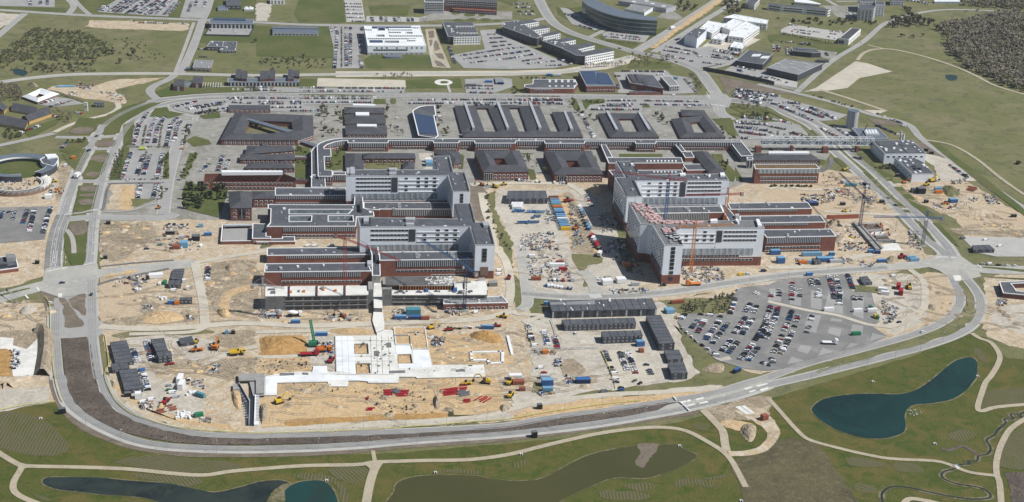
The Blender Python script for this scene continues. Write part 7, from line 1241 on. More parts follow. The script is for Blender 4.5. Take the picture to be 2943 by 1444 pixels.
# building material lying about
deb = MB(); DC = ['p_grey','p_silver','p_white','p_beige','p_rust','p_black','p_blue','concrete','mud','p_red']
def junk(s,n,lo=.6,hi=3.2,mats=None):
    P = W(s); xs = [p.x for p in P]; ys = [p.y for p in P]; k = t = 0
    while k < n and t < n*30:
        t += 1; x = R_.uniform(min(xs),max(xs)); y = R_.uniform(min(ys),max(ys)); ins = False
        for i in range(len(P)):
            a,b = P[i],P[i-1]
            if (a.y > y) != (b.y > y) and x < (b.x-a.x)*(y-a.y)/(b.y-a.y)+a.x: ins = not ins
        if not ins: continue
        k += 1; L = R_.uniform(lo,hi); deb.box((x,y,.3),L,R_.uniform(.3,1.2),R_.uniform(.3,1.5),R_.choice((0,.1,1.5,R_.uniform(0,3))),R_.choice(mats or [0,0,1,1,2,2,3,4,5,6,7,7,8]))
for s,n in (('21:100,1100 420,1080 480,1264 80,1264',170),('21:560,780 640,800 720,1200 600,1240',110),('22:150,40 480,20 560,120 600,280 180,270 160,150',170),('21:340,860 420,900 440,980 350,990',40),('21:860,900 1000,870 1020,1080 900,1080',80),('21:960,1130 1080,1130 1150,1264 960,1264',50),('22:900,0 1100,0 1250,100 1350,260 1200,250 1050,120',90),('22:1700,170 2100,160 2150,300 1900,330 1720,290',170),('22:980,390 1370,380 1370,430 1000,435',50),('22:850,270 1000,260 990,290 860,300',20),('31:330,700 640,700 680,760 560,790 340,780',120),('31:560,640 820,650 900,720 600,700',50),('31:840,720 1180,720 1180,800 860,800',60),('31:920,560 1040,600 1000,650 930,610',30),
             ('31:690,1000 880,1000 940,1140 760,1180 700,1120',50),('31:700,1180 1000,1190 1100,1264 700,1264',60),('31:1420,1060 1530,1080 1540,1264 1400,1220',70),('31:2170,700 2300,720 2340,800 2220,790',50),('31:2030,740 2120,730 2100,770 2040,765',20),('31:1840,560 2020,530 2010,590 1850,590',40),('31:1640,790 1920,790 1910,850 1680,840',30),('12:20,600 250,600 240,680 20,690',60),('12:680,640 960,640 960,710 700,710',40),('12:1380,590 1480,580 1480,700 1390,690',40),('12:1900,600 2080,610 2060,650 1900,640',40),('12:2060,760 2280,760 2270,780 2060,790',20),('12:1740,860 1900,880 1880,980 1760,960',60),('12:630,930 780,900 780,1060 640,1060',50),('22:400,1090 500,1090 500,1170 420,1170',30),('22:190,1000 440,1010 430,1050 200,1040',30),('23:260,160 420,160 410,190 270,190',20),('23:540,0 600,0 600,90 550,80',25),
             ('02:1160,280 1500,240 1500,330 1180,350',50),('02:1320,330 1420,340 1420,420 1340,420',30),('02:1440,550 1550,550 1540,600 1450,610',25),('02:1880,650 1950,650 1950,690 1880,690',15),('02:2120,1150 2220,1140 2200,1230 2100,1240',25),('03:1400,270 1560,270 1520,340 1420,330',40),('03:1880,20 2060,30 2060,140 1880,90',30),('03:2000,420 2140,430 2120,470 2020,470',20),('01:1640,1000 1900,990 1900,1060 1650,1050',50),('01:1640,1090 2000,1080 2000,1264 1640,1264',50),('01:0,560 200,540 380,560 300,640 0,680',60),('01:480,600 640,620 620,700 500,690',30),('00:780,830 960,850 900,920 760,890',60),('00:1000,920 1250,960 1220,1030 1110,1020',50),('00:700,930 790,940 780,970 690,960',20),('32:1140,480 1320,590 1260,720 1170,740 1140,620',90),('32:280,60 360,90 340,150 270,120',30),('32:700,60 860,80 850,130 720,130',30),('32:930,100 1080,110 1060,170 930,160',30),('32:2300,480 2420,500 2400,560 2300,550',40),('02:90,1000 200,1000 210,1180 110,1200',40),('12:1000,1090 1140,1090 1000,1240 900,1200',6),('12:560,1130 2300,1264 2300,1150 1700,1180',30)):
    junk(s,n)
for k,s in ((40,'13:300,70 1800,60 1800,200 300,240'),(40,'13:1200,180 1900,200 1900,380 1200,380'),(50,'12:40,1100 540,1090 560,1230 80,1240'),(60,'31:540,470 900,600 1200,720 900,760 560,700')): junk(s,k,.4,1.4,[8,5,3])
tag(deb.obj('debris',[M[c] for c in DC]),'loose building material scattered over the construction yards','building material',kind='stuff')
# earth heaps and banks
def mound(s,h,m='dirt',name='dirt_mound',seed=0):
    P = smooth(W(s),True,3); c = sum(P,Vector())/len(P); mb = MB(); rings = []
    for r in range(6):
        f = 1-r/5.5; z = h*(1-f**1.6); rings.append([(c.x+(p.x-c.x)*f*(1+R_.gauss(0,.05)*(r > 0)),c.y+(p.y-c.y)*f*(1+R_.gauss(0,.05)*(r > 0)),.25+z*(1+R_.gauss(0,.08))*(r > 0)) for p in P])
    n = len(P)
    for a,b in zip(rings,rings[1:]):
        for i in range(n): mb.face([a[i],b[i],b[(i+1) % n],a[(i+1) % n]][::-1])
    mb.face(rings[-1]); o = mb.obj(name,M[m]); o['kind'] = 'structure'
for s,h,m in (('02:200,600 260,570 340,565 380,590 300,640 210,640',4,'gravel'),('02:2180,600 2240,595 2320,620 2300,670 2220,660',3.5,'sand'),('02:2260,160 2330,150 2370,190 2300,210',3,'mud'),('02:1440,660 1560,610 1760,620 1850,690 1600,730 1440,720',3,'sand'),('31:590,1000 640,950 720,980 800,1060 740,1070 600,1050',6,'dirt'),('31:690,1110 800,1080 860,1160 760,1200 690,1180',3,'dirt'),('21:750,640 900,610 920,690 830,690',4,'sand'),('32:1180,90 1240,60 1310,80 1290,130 1200,130',4,'mud'),('13:1790,210 1830,190 1850,310 1800,330',3,'mud'),('13:40,290 110,280 120,420 60,480 40,400',3,'mud'),('13:1560,290 1600,280 1640,300 1600,320',1.5,'mud'),('12:2150,840 2250,830 2450,850 2440,930 2200,900',5,'sand_heap'),('12:60,880 200,858 470,862 500,1000 200,1040 60,1020',3.5,'sand_heap'),('22:1900,1200 2040,1130 2130,1150 2100,1230',2.5,'mud'),('31:1760,620 1850,610 1930,680 1900,720 1790,710',4,'meadow'),('21:520,690 620,710 720,960 700,970',1.5,'mud'),('23:2290,560 2340,480 2450,500 2440,620 2380,660',3,'mud'),('00:280,860 310,840 380,870 360,880',4,'mud'),('13:2450,310 2500,280 2560,330 2480,370',2.5,'mud'),('31:1950,880 2150,840 2300,870 2150,920',2,'dirt'),('03:1600,290 1640,280 1650,320 1590,330',2.5,'sand'),('03:2330,140 2420,160 2420,330 2350,280',2.5,'sand'),('12:740,790 1050,780 1190,830 1000,840 800,830',2.5,'sand'),('32:1620,540 1690,550 1680,600 1620,590',1.6,'mud')): mound(s,h,m)
for i,(s,h,m) in enumerate((('02:400,790 470,830 480,1000 460,1150 440,1264',6,'mud'),('31:590,945 910,935',4,'p_rust'),('20:1920,712 2200,762 2576,845 30:60,862',5,'panel_dark'),('03:-60,20 40,90 140,60 290,10',2,'dirt'))):  # the panel_dark wall is added, its colour standing in for the cutting's shade
    P = W(s)
    if m in ('mud','dirt'):
        mb = MB(); ribbon_mb(mb,smooth(P,False,3),5,.3); Q = smooth(P,False,3)
        mb = MB()
        for a,b in zip(Q,Q[1:]):
            d = (b-a).normalized(); n = Vector((-d.y,d.x,0)); sec = [(-4,.2),(-.6,h),(2,h),(7,.2)]
            for (o1,z1),(o2,z2) in zip(sec,sec[1:]): mb.face([(*(a-n*o1)[:2],z1),(*(b-n*o1)[:2],z1),(*(b-n*o2)[:2],z2),(*(a-n*o2)[:2],z2)])
        o = mb.obj('dirt_or_shade_bank',M[m]); o['kind'] = 'structure'  # excavation bank is raised above ground to cast the undug pit's shade
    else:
        t = empty('retaining_wall',('','rusty sheet pile wall along the sandy street','long dark added wall standing in for shade of the railway cutting')[i],'wall',P[0]); mb = MB()  # the dark wall (i = 2) is added, standing in for the cutting's shade
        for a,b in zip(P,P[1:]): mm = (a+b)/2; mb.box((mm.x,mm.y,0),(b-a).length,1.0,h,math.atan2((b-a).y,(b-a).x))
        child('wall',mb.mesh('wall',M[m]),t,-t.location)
# spoil heaps and wheel tracks on the bare ground
sp,tr = MB(),MB(); mat('track',(.33,.27,.19),spots=[(6,(.44,.36,.26),.45,.6,1)])
def in_zone(s,n):
    P = W(s); xs = [p.x for p in P]; ys = [p.y for p in P]; return [(R_.uniform(min(xs),max(xs)),R_.uniform(min(ys),max(ys))) for _ in range(n)]
for s,nh,nt_ in (('02:1000,350 2000,700',14,10),('02:2100,150 2576,600',18,12),('12:0,600 2300,700',26,14),('12:0,1080 560,1230',10,6),('02:1900,1100 2576,1264',16,10),('13:120,80 2400,420',26,30),('12:1720,830 2540,1130',22,14),('31:540,480 1250,880',30,16),('31:1300,600 2200,850',14,16),('31:1920,870 2576,1100',24,14),('32:1580,260 1880,700',14,10),('32:1180,250 1550,720',4,16),('02:0,480 450,780',14,10),('01:1060,980 1540,1264',24,10),('21:480,700 900,1264',10,12),('22:150,0 620,280',4,8),('22:120,720 850,1000',2,14),('02:1350,900 2200,1264',4,20),('23:0,0 1000,150',4,14),('32:2290,560 2576,800',8,8)):
    for x,y in in_zone(s,nh):
        r = R_.uniform(1.2,3.6); h = r*R_.uniform(.25,.5); n = len(sp.v); k = 9; rs = [r*R_.uniform(.75,1.2) for _ in range(k)]
        sp.v += [(x+rs[i]*1.3*math.cos(i*.698),y+rs[i]*math.sin(i*.698),.3) for i in range(k)]+[(x+rs[i]*.5*math.cos(i*.698),y+rs[i]*.45*math.sin(i*.698),.3+h*R_.uniform(.7,1)) for i in range(k)]
        m_ = R_.choice((0,1,1,2)); sp.f += [(n+i,n+(i+1) % k,n+k+(i+1) % k,n+k+i) for i in range(k)]+[tuple(range(n+k,n+2*k))]; sp.m += [m_]*(k+1)
    for x,y in in_zone(s,nt_):
        a = R_.uniform(-.6,.6)+R_.choice((0,3.14)); P = [Vector((x,y,0))]
        for _ in range(R_.randint(3,5)): a += R_.gauss(0,.35); P.append(P[-1]+Vector((math.cos(a),math.sin(a),0))*R_.uniform(5,11))
        for o_ in (-1,1): ribbon_mb(tr,P,.55,.44+R_.random()*.02,0,True,o_)
tag(sp.obj('dirt',[M['dirt'],M['mud'],M['sand']]),'small spoil heaps scattered over the bare site ground','dirt heaps',kind='stuff'); o = tr.obj('wheel_track',M['track']); o['kind'] = 'structure'
# basement pit on the east side
t = empty('basement_shell','concrete basement pit with red reinforcement and long ramp wall','construction',U(*px('31:1100,1120')[0]))
for s,h,m,nm in (('31:850,990 880,990 1120,1264 1080,1264',2.4,'concrete','wall'),('31:905,1000 925,1000 1160,1250 1140,1258',2.2,'concrete','wall'),('31:950,1000 1100,992 1110,1004 960,1010',1.6,'concrete','wall'),('31:1000,1065 1160,1058 1165,1070 1005,1078',1.8,'concrete','wall'),('31:1060,1120 1200,1112 1205,1124 1065,1132',1.8,'concrete','wall'),('31:1100,1170 1280,1170 1282,1182 1105,1186',2.2,'concrete','wall'),('31:1115,1210 1300,1185 1350,1264 1130,1264',.5,'concrete_white','floor_slab'),('31:950,1010 1110,1004 1160,1058 1000,1066',.5,'soil','floor_slab'),('31:1010,1080 1165,1070 1200,1112 1060,1122',.5,'concrete_white','floor_slab'),('31:1070,1134 1205,1124 1240,1168 1105,1172',.5,'soil','floor_slab')):
    mb = MB(); mb.prism(W(s),0,h); child(nm,mb.mesh(nm,M[m]),t,-t.location)
for k in range(46):
    s = R_.choice(('31:%d,%d' % (R_.randint(1050,1160),R_.randint(995,1050)),'31:%d,%d' % (R_.randint(1110,1220),R_.randint(1050,1110)),'31:%d,%d' % (R_.randint(990,1080),R_.randint(1080,1150)),'31:%d,%d' % (R_.randint(940,990),R_.randint(1005,1060)))); p = U(*px(s)[0],.4); mb = MB(); mb.box(p,R_.uniform(.8,2.5),.5,R_.uniform(.8,2.6),R_.uniform(0,3)); child('reinforcement',mb.mesh('reinforcement',M['p_rust']),t,-t.location)
# ------------------------------------------------------------------ TREES, SHRUBS, LAMPS, FENCES
def crown_quads(mb,c,rx,rz,n,leaf,rnd,ms=(0,1),fl=.6):
    lumps = [(rnd.gauss(0,.45),rnd.gauss(0,.45),rnd.gauss(0,.4),rnd.uniform(.35,.7)) for _ in range(7)]
    for i in range(n):
        lx,ly,lz,lr = lumps[i % 7]; u = Vector((rnd.gauss(0,1),rnd.gauss(0,1),rnd.gauss(0,1))).normalized()*lr*rnd.random()**.4
        p = Vector((c[0]+(lx+u.x)*rx*.75,c[1]+(ly+u.y)*rx*.75,c[2]+(lz+u.z)*rz*.75))
        a = Vector((rnd.gauss(0,1),rnd.gauss(0,1),rnd.gauss(0,fl))).normalized(); b = a.cross(Vector((rnd.gauss(0,fl*1.6),rnd.gauss(0,fl*1.6),1 if fl < .6 else rnd.gauss(0,1)))).normalized(); s = leaf*rnd.uniform(.6,1.3)
        mb.face([p-a*s-b*s*.6,p+a*s-b*s*.6,p+a*s*.7+b*s*.7,p-a*s*.8+b*s*.6],ms[0] if (i % 7) < 4 else ms[1])
def trunk_mesh(h,r,top):
    mb = MB(); mb.cyl((0,0,0),r,h,6,0,r*.5); rnd = random.Random(int(h*10))
    for i in range(6): a = i*1.05; mb.bar((0,0,h*(.5+.08*i)),(math.cos(a)*top*.6,math.sin(a)*top*.6,h*(.85+.06*i)),r*.5)
    return mb.mesh('trunk',M['bark'])
mat('leaf_light',(.1,.12,.045),spots=[(2,(.13,.14,.055),.45,.65,0)]); mat('twig_light',(.26,.215,.16)); mat('scrub',(.12,.122,.06),spots=[(3,(.085,.09,.045),.45,.65,0)])
KIND = {}
for k,(rx,rz,zc,h,n,leaf,m1,m2) in dict(evergreen_tree=(3.2,3.6,4.2,3.5,260,.6,'leaf_dark','leaf_light'),bare_tree=(2.8,3.8,5.6,5.5,130,.32,'twig','twig_light'),sapling=(1.3,1.8,2.8,2.6,60,.3,'leaf_dark','twig'),spring_tree=(3,3,4.6,4,220,.5,'leaf_spring','leaf_light'),shrub=(2.2,1.5,1.2,.8,130,.5,'scrub','leaf_light'),broad_tree=(4.6,4.6,5.4,5,330,.7,'scrub','twig')).items():
    KIND[k] = []
    for v in range(3):
        rnd = random.Random(v*7+len(k)); mb = MB(); crown_quads(mb,(0,0,zc),rx,rz,n,leaf,rnd); KIND[k].append((mb.mesh('crown',[M[m1],M[m2]]),trunk_mesh(h,.16+.03*rx,rx)))
def tree(kind,p,label,group=None,sc=1.):
    v = R_.choice(KIND[kind]); o = empty(kind,label,'shrub' if kind == 'shrub' else 'tree',(p.x,p.y,.3),R_.uniform(0,6),group); s = sc*R_.uniform(.8,1.25); o.scale = (s,s,s*R_.uniform(.85,1.15)); child('crown',v[0],o); child('trunk',v[1],o)
def trees(kind,s,label,sc=1.): 
    P = W(s)
    for i,p in enumerate(P): tree(kind,p,label % ORD[i] if '%' in label else label,label.replace('%s','row').replace(',','')[:50],sc)
def tree_row(kind,s,n,label,sc=1.,jit=.6):
    a,b = W(s)
    for i in range(n): tree(kind,a+(b-a)*((i+.5)/n)+Vector((R_.gauss(0,jit),R_.gauss(0,jit),0)),'%s, %s from the %s' % (label,ORD[i],from_end(a,b)),label[:50],sc)
def spread_in(s,n):
    P = W(s); xs = [p.x for p in P]; ys = [p.y for p in P]; out = []; t = 0
    while len(out) < n and t < n*60:
        t += 1; x = R_.uniform(min(xs),max(xs)); y = R_.uniform(min(ys),max(ys)); ins = False
        for i in range(len(P)):
            a,b = P[i],P[i-1]
            if (a.y > y) != (b.y > y) and x < (b.x-a.x)*(y-a.y)/(b.y-a.y)+a.x: ins = not ins
        if ins: out.append(Vector((x,y,0)))
    return out
def grove(kind,s,n,label,sc=1.):
    for p in spread_in(s,n): tree(kind,p,label,label[:60],sc)
for i,p in enumerate(W('01:1850,745 1855,830 1892,842 1920,735 1950,765 2000,765 2042,662 2075,650 2060,745 2122,742 1965,805 2012,835 2045,800 2190,665 2240,670 2200,752 2262,742 1905,660 1935,655 1975,660 2015,645')): tree('evergreen_tree',p,'round dark evergreen in the hospital garden west of the tall corner block','evergreens in the hospital garden',.95)
tree_row('sapling','01:1245,262 1195,545',11,'small dark sapling, row nearest the car park'); tree_row('sapling','01:1215,275 1150,545',11,'small dark sapling, middle row by the boulevard'); tree_row('sapling','01:1185,300 1115,545',9,'small dark sapling, row nearest the boulevard')
tree_row('bare_tree','01:1370,0 1300,210',6,'thin bare tree left of the upper west car park',.5)
grove('shrub','00:300,650 700,640 950,660 880,720 500,740 300,700',28,'grey brown shrub along the south edge of the fallow field',.9)
trees('broad_tree','00:1350,565','largest dark tree standing on the fallow field',1.25); trees('broad_tree','00:1210,645','pale round tree alone near the road on the fallow field',.8); trees('broad_tree','00:1125,545','dark tree left of the largest one on the fallow field',.8); trees('broad_tree','00:940,640','broad bush shaped tree near the path on the fallow field',.7)
grove('bare_tree','00:-20,890 120,870 240,940 220,1010 60,1040 -20,1030',42,'bare brown tree in the farm wood beside the white roofed farmhouse',.9); grove('bare_tree','00:540,1110 730,1150 720,1250 560,1240',14,'bare grey tree among the farm yards',.7); grove('shrub','01:60,40 220,60 300,100 120,140 40,120',14,'bush on the slope below the yellow barns')
tree_row('bare_tree','20:720,690 1150,665',16,'thin bare tree along the railway bank',.8); grove('bare_tree','20:1180,580 1560,590 1560,660 1180,670',26,'bare tree in the green triangle at the junction',.8); grove('bare_tree','20:1760,780 1830,780 1930,930 1860,950',16,'bare tree inside the road bend',.8); grove('bare_tree','10:1200,765 1560,770 1580,800 1220,800',16,'bare shrub along the old railway strip',.6); grove('shrub','20:0,880 130,890 150,940 0,950',12,'brown scrub beside the brick depot',.8); grove('shrub','20:720,1010 920,1010 930,1040 780,1055',14,'brown scrub in the bed by the northern street',.6)
grove('sapling','22:1700,590 1760,540 2230,440 2200,630 1720,640',75,'slim bare sapling in the fenced planting by the tarmac car park',.9)
grove('broad_tree','20:1640,40 1850,20 1870,100 1740,120 1660,100',12,'bushy tree behind the curved glass headquarters',.7); grove('broad_tree','20:2130,60 2330,0 2350,90 2300,160 2130,150',16,'bushy tree above the white laboratory complex',.8)
grove('broad_tree','30:1200,240 1260,205 1400,160 1500,185 1640,270 1400,300 1230,285',30,'grey brown tree in the copse by the country road',.9); grove('shrub','30:0,185 400,175 700,195 1100,225 1100,270 850,245 600,265 300,245',46,'scrub along the green strip below the apartment towers',1.2); tree_row('sapling','30:140,350 650,450',18,'small street tree beside the northern car park',.8)
trees('broad_tree','30:1345,375 1455,385 1560,370','dark round bush on the meadow, %s from the left',.55); trees('broad_tree','30:1370,100 1990,130 2110,115 2280,130 2390,130','tree along the far meadow path, %s from the left',.5)
grove('broad_tree','30:1310,110 1370,95 1430,100 1420,135 1320,135',5,'bush by the far path below the apartment block',.6)
for s,lb in (('11:850,265 820,310','yellow green tree in the courtyard beside the curved spine, %s'),('11:755,425 840,400 730,390','yellow green tree behind the furthest white block, %s'),('11:600,420 450,130 430,260','small tree between the old brick bars, %s'),('21:2105,405 2140,440 2125,480 2150,410','yellow green tree on the lawn west of the planted roof, %s'),('21:335,480 160,360','tree beside the slate pavilions, %s'),('10:660,1110 660,1150 1320,1130 1310,1200 1830,1120','street tree beside the northern ward bars, %s')): trees('spring_tree',s,lb,.85)
tree_row('shrub','31:20,615 440,620',14,'green hedge bush in front of the planted roof laboratory',.8); trees('shrub','31:2520,390','dark thorn bush alone on the big meadow',1.5); grove('shrub','31:1060,405 1230,400 1230,445 1080,440',16,'brown heather bed bush beside the energy centre',.7); trees('broad_tree','00:2570,430','dark tree between small office and lawn',.6); trees('broad_tree','10:475,580','dark bush at the edge of the big lawn',.6); grove('shrub','10:0,570 380,585 700,600 500,650 0,640',26,'scrub along the edge of the lawn below the metal shed',.7)
grove('shrub','20:2260,1120 2576,1130 2560,1180 2330,1180',22,'bare hedge bush between boulevard and car park',.7); grove('shrub','11:2290,700 2330,690 2420,1000 2560,1264 2500,1250 2330,950',26,'rough bush on the bank beside the dirt track',.6); grove('shrub','12:1890,790 1960,770 2060,790 1940,820',8,'dry bush on the haul road bank',.6); grove('shrub','30:440,960 900,1080 880,1100 480,980',16,'bush on the bank north of the country lane',.6)
grove('shrub','01:1900,620 2290,645 2280,660 1900,640',10,'low garden bush below the long brick building',.6)
for i,(s,wd) in enumerate((('01:1470,0 1430,200',1.6),('01:1630,0 1600,210',1.6),('01:1475,270 1400,510',1.6),('01:1310,222 1740,222',1.2),('01:1200,552 1640,548',1.2),('10:860,280 860,690',1.2),('10:480,975 1160,978',1.0),('20:30,975 480,978',1.0),('20:560,85 640,135',2),('20:640,140 830,195',2),('20:930,415 1280,445',2),('20:1510,565 1640,600',1.5),('30:120,340 640,445',1.6),('20:2230,965 2500,1070',1.4),('30:250,1070 450,1150',1.4),('20:2250,1225 2576,1235',1.4),('31:520,30 660,120',1.6),('00:1950,1155 2290,1125',1.6),('00:620,960 840,1030',2),('00:480,1100 720,1020',2))):
    P = smooth(W(s),False,5); mb = MB(); rnd = random.Random(i)
    for a,b in zip(P,P[1:]):
        for k in range(max(1,int((b-a).length/1.6))): q = a+(b-a)*rnd.random(); crown_quads(mb,(q.x,q.y,.9),wd,.9,12,.4,rnd)
    tag(mb.obj('hedge',[M['scrub'],M['twig']]),('low brown hedge, %s of the hedges counted from the upper left car park' % ORD[i]),'hedge','hedges between the car parks')
def wood(s,n,label,sc=1.):
    mb = MB(); rnd = random.Random(5)
    for p in spread_in(s,n):
        h = rnd.uniform(7,12)*sc; mb.bar((p.x,p.y,0),(p.x,p.y,h*.7),.5,2); crown_quads(mb,(p.x,p.y,h*.62),h*.42,h*.42,50,.8,rnd,(0,1) if rnd.random() < .75 else (3,0) if rnd.random() < .8 else (4,4),.35)
    tag(mb.obj('woodland',[M['wood_twig'],M['twig'],M['bark'],M['scrub'],M['leaf_spring']]),label,'wood',kind='stuff')
mb = MB(); rnd = random.Random(3)
for s,n,r in (('00:350,285 560,300 820,320 1080,450 1100,560 950,600 700,620 300,610 0,660 0,540 120,450',760,2.1),('00:0,640 900,640 1000,720 300,740 0,700',60,2.),('00:500,300 1500,420 1700,600 1200,620 1100,450',50,1.2),('10:0,580 720,590 700,690 100,700',60,1.2)):
    for p in spread_in(s,n): q = r*rnd.uniform(.5,1.4); crown_quads(mb,(p.x,p.y,q*.7),q,q*.75,34,.55,rnd,(rnd.choice((0,1,2)),1))
tag(mb.obj('undergrowth',[M['scrub'],M['leaf_light'],M['twig']]),'wild olive scrub spread over the fallow fields in the north','scrub',kind='stuff')
wood('30:1680,300 1800,245 2050,215 2110,185 2300,150 2700,130 2700,960 2350,880 2200,770 2060,735 1930,650 1830,540 1800,430 1780,350',1500,'large leafless wood on the right of the meadow'); wood('30:1940,-40 2700,-40 2700,110 2300,90 1940,60',330,'bare wood along the top right edge')
for s,n,lb in (('00:2010,1170 2200,1130',6,'small tree on the curved north west bed'),('01:1880,20 1850,220',7,'small tree on the paved strip west of the brick quadrangle'),('01:1960,290 1850,560',8,'small tree along the winding garden path'),('01:1690,290 1670,540',7,'street tree on the west campus car park kerb'),('11:600,60 820,70',6,'small tree in the court beside the brick quadrangle'),('11:640,20 840,110',5,'bare courtyard tree near the curved spine'),('11:1330,20 1500,110',6,'bare tree in the lane by the auditorium'),('11:1850,10 1900,110',5,'small tree east of the auditorium'),('20:620,1120 860,1240',6,'tree in lane between ward bars and quadrangle'),('20:1440,1150 1560,1264',7,'tree on the dug up lane west of the dark courtyard'),('21:50,320 240,430',5,'bare tree between the slate pavilions'),('21:2090,20 2230,150',6,'bush at the east end of the spine'),('10:830,1110 870,1250',6,'street tree west of the ward bars'),('11:1100,350 1450,430',9,'bare tree in the courtyard of the L shaped brick building'),('11:410,170 540,320',6,'garden bush north of the stacked bars'),('11:400,350 520,420',6,'bush between old bars and curved spine'),('10:680,1080 690,1190',4,'hedge tree at the lane end'),('11:-120,40 120,10',7,'small tree in the quadrangle courtyard'),('01:2250,600 2290,820',4,'garden tree against the tall corner block'),('01:1640,650 1610,760',4,'small tree on the kerb island of the west campus street'),('01:660,180 860,170',5,'small tree on the lawn left of the boulevard'),('10:700,1250 720,1090',4,'bare tree beside the lane of the ward bars'),('20:600,1010 660,1100',4,'small tree on the lens shaped lawn'),('31:0,120 430,130',7,'small bare tree behind the footbridge'),('20:2230,1075 2576,1120',12,'bare tree along the curved boulevard verge')):
    tree_row('bare_tree' if 'bare' in lb else 'spring_tree' if 'bush' not in lb else 'shrub',s,n,lb,.7,2.2)
# ------ lamps
pole = MB(); pole.cyl((0,0,0),.14,8.6,6,0,.09); PO = pole.mesh('pole',M['steel']); hd = MB(); hd.box((.5,0,8.5),1.3,.35,.2); HD = hd.mesh('lamp_head',M['p_silver'])
def lamps(s,n,label):
    P = smooth(W(s),False,6); L = [0.]
    for a,b in zip(P,P[1:]): L.append(L[-1]+(b-a).length)
    for i in range(n):
        t = L[-1]*(i+.5)/n; k = max(j for j in range(len(L)-1) if L[j] <= t); p = P[k]+(P[k+1]-P[k])*((t-L[k])/(L[k+1]-L[k])); o = empty('street_lamp',label % ORD[i],'street lamp',(p.x,p.y,.3),R_.uniform(0,6),'street lamps'); child('pole',PO,o); child('lamp_head',HD,o)
lamps('03:730,430 1040,610 1480,710 1980,765 2500,765 13:440,750 940,725 1435,690 1920,660 2400,610 23:285,550 735,510 1180,455 1600,385 2000,310 2340,250',15,'tall lamp on the outer verge of the ring road, %s from the left')
lamps('13:440,560 920,540 1390,520 1860,490 2310,450 23:180,410 610,350 1035,300 1440,230',9,'tall lamp on the inner verge of the ring road, %s from the left')
lamps('33:290,110 32:650,1260 990,1170 1295,1090 1595,990 1860,880',6,'lamp on the grass side of the eastern ring road, %s from the left'); lamps('02:600,420 330,470 170,520 01:1240,560',3,'lamp at the western junction, %s from the right'); lamps('22:300,470 580,440 1140,420 1440,430 2300,350 32:100,290 600,220 1250,190',8,'lamp along the southern main street, %s from the left'); lamps('01:800,800 740,560 900,200 1040,0',5,'lamp on the western boulevard, %s from the bottom'); lamps('10:100,955 2500,962 20:1400,980',12,'lamp on the main northern street, %s from the left'); lamps('31:700,250 1000,540 1400,930 1700,1220',8,'lamp on the eastern dual carriageway, %s from the top')
# ------ thin spring haze round the whole scene
mb = MB(); mb.box((0,2500,-1),14200,13200,CAM_H+41); o = mb.obj('haze',bpy.data.materials.new('haze')); o['kind'] = 'stuff'; hm = o.data.materials[0]; hm.use_nodes = True; hn = hm.node_tree; hn.nodes.clear()
pv = hn.nodes.new('ShaderNodeVolumePrincipled'); pv.inputs['Color'].default_value = (.82,.9,1,1); pv.inputs['Density'].default_value = 3e-5; ho = hn.nodes.new('ShaderNodeOutputMaterial'); hn.links.new(pv.outputs[0],ho.inputs['Volume'])
# ------ fences
def fence(s,label,m='p_yellow',h=1.2,sp=5.):
    P = smooth(W(s),False,4); o = empty('site_fence',label,'fence',P[0]); mb,mp_ = MB(),MB()
    for a,b in zip(P,P[1:]):
        mb.bar((a.x,a.y,h),(b.x,b.y,h),.34); n = max(1,int((b-a).length/sp))
        for i in range(n): q = a+(b-a)*i/n; mp_.box((q.x,q.y,.2),.16,.16,h)
    child('rail',mb.mesh('rail',M[m]),o,-o.location); child('post',mp_.mesh('post',M['steel']),o,-o.location)
mat('p_fence',(.55,.5,.12))
for a in (('02:450,465 500,560 515,900 550,1264 03:600,200 632,262','yellow site fence along the west side of the ring road'),('03:-40,355 280,290 560,262','yellow fence at the edge of the levelled plot'),('02:1060,860 1095,1140 1065,1200 03:1060,30 1150,230 1300,370 1500,450 1750,520 2100,560 2576,582','yellow site fence round the west yard'),('13:0,582 800,560 1500,520 2200,465 2576,432 23:400,360 900,290 1300,250','yellow fence between sand pit and inner ring road'),('22:150,760 200,950','yellow net fence along the barrack yard'),('22:895,1010 1010,1264 23:1040,130','yellow net fence of the lower yard')): fence(a[0],a[1],'p_fence')
for a in (('22:390,700 440,850','thin steel fence across the barrack yard'),('22:210,1000 860,990','steel mesh fence between the two yards'),('20:1990,770 30:300,900 700,1030','steel fence along the railway cutting'),('32:30,300 900,235','steel fence along the top of the tarmac car park'),('02:1640,560 2180,590','steel fence across the west yard')): fence(a[0],a[1],'steel',1.6,4)
# ------ yard west of the light wells, plaza, bridge, outlets, boxes
t = empty('yard_wall','brick wall with white coping round the small parking yard','wall',U(*px('01:2400,1180')[0]))
Q = W('01:2540,1195 2225,1200 2240,1035 11:-40,1030')
for a,b in zip(Q,Q[1:]):
    mm = (a+b)/2; d = b-a; an = math.atan2(d.y,d.x); mb = MB(); mb.box((mm.x,mm.y,0),d.length,.5,3,an); child('wall',mb.mesh('wall',M['brick']),t,-t.location); mb = MB(); mb.box((mm.x,mm.y,3),d.length+.3,.9,.3,an); child('coping',mb.mesh('coping',M['trim']),t,-t.location)
SH('01:2245,1040 2576,1035 2576,1190 2235,1195','parking',6); t = empty('bike_shelter','long pale roofed shelter north of the small parking yard','shelter',U(*px('01:2400,1010')[0])); mb = MB(); P = [U(x,y,2.6) for x,y in px('01:2260,995 2535,990 2535,1012 2255,1018')]; mb.prism(P,2.5,2.8,0,True,None,True); child('roof',mb.mesh('roof',M['glass_pale']),t,-t.location); mb = MB(); [mb.bar((p.x,p.y,0),(p.x,p.y,2.6),.3) for p in P]; child('post',mb.mesh('post',M['steel']),t,-t.location)
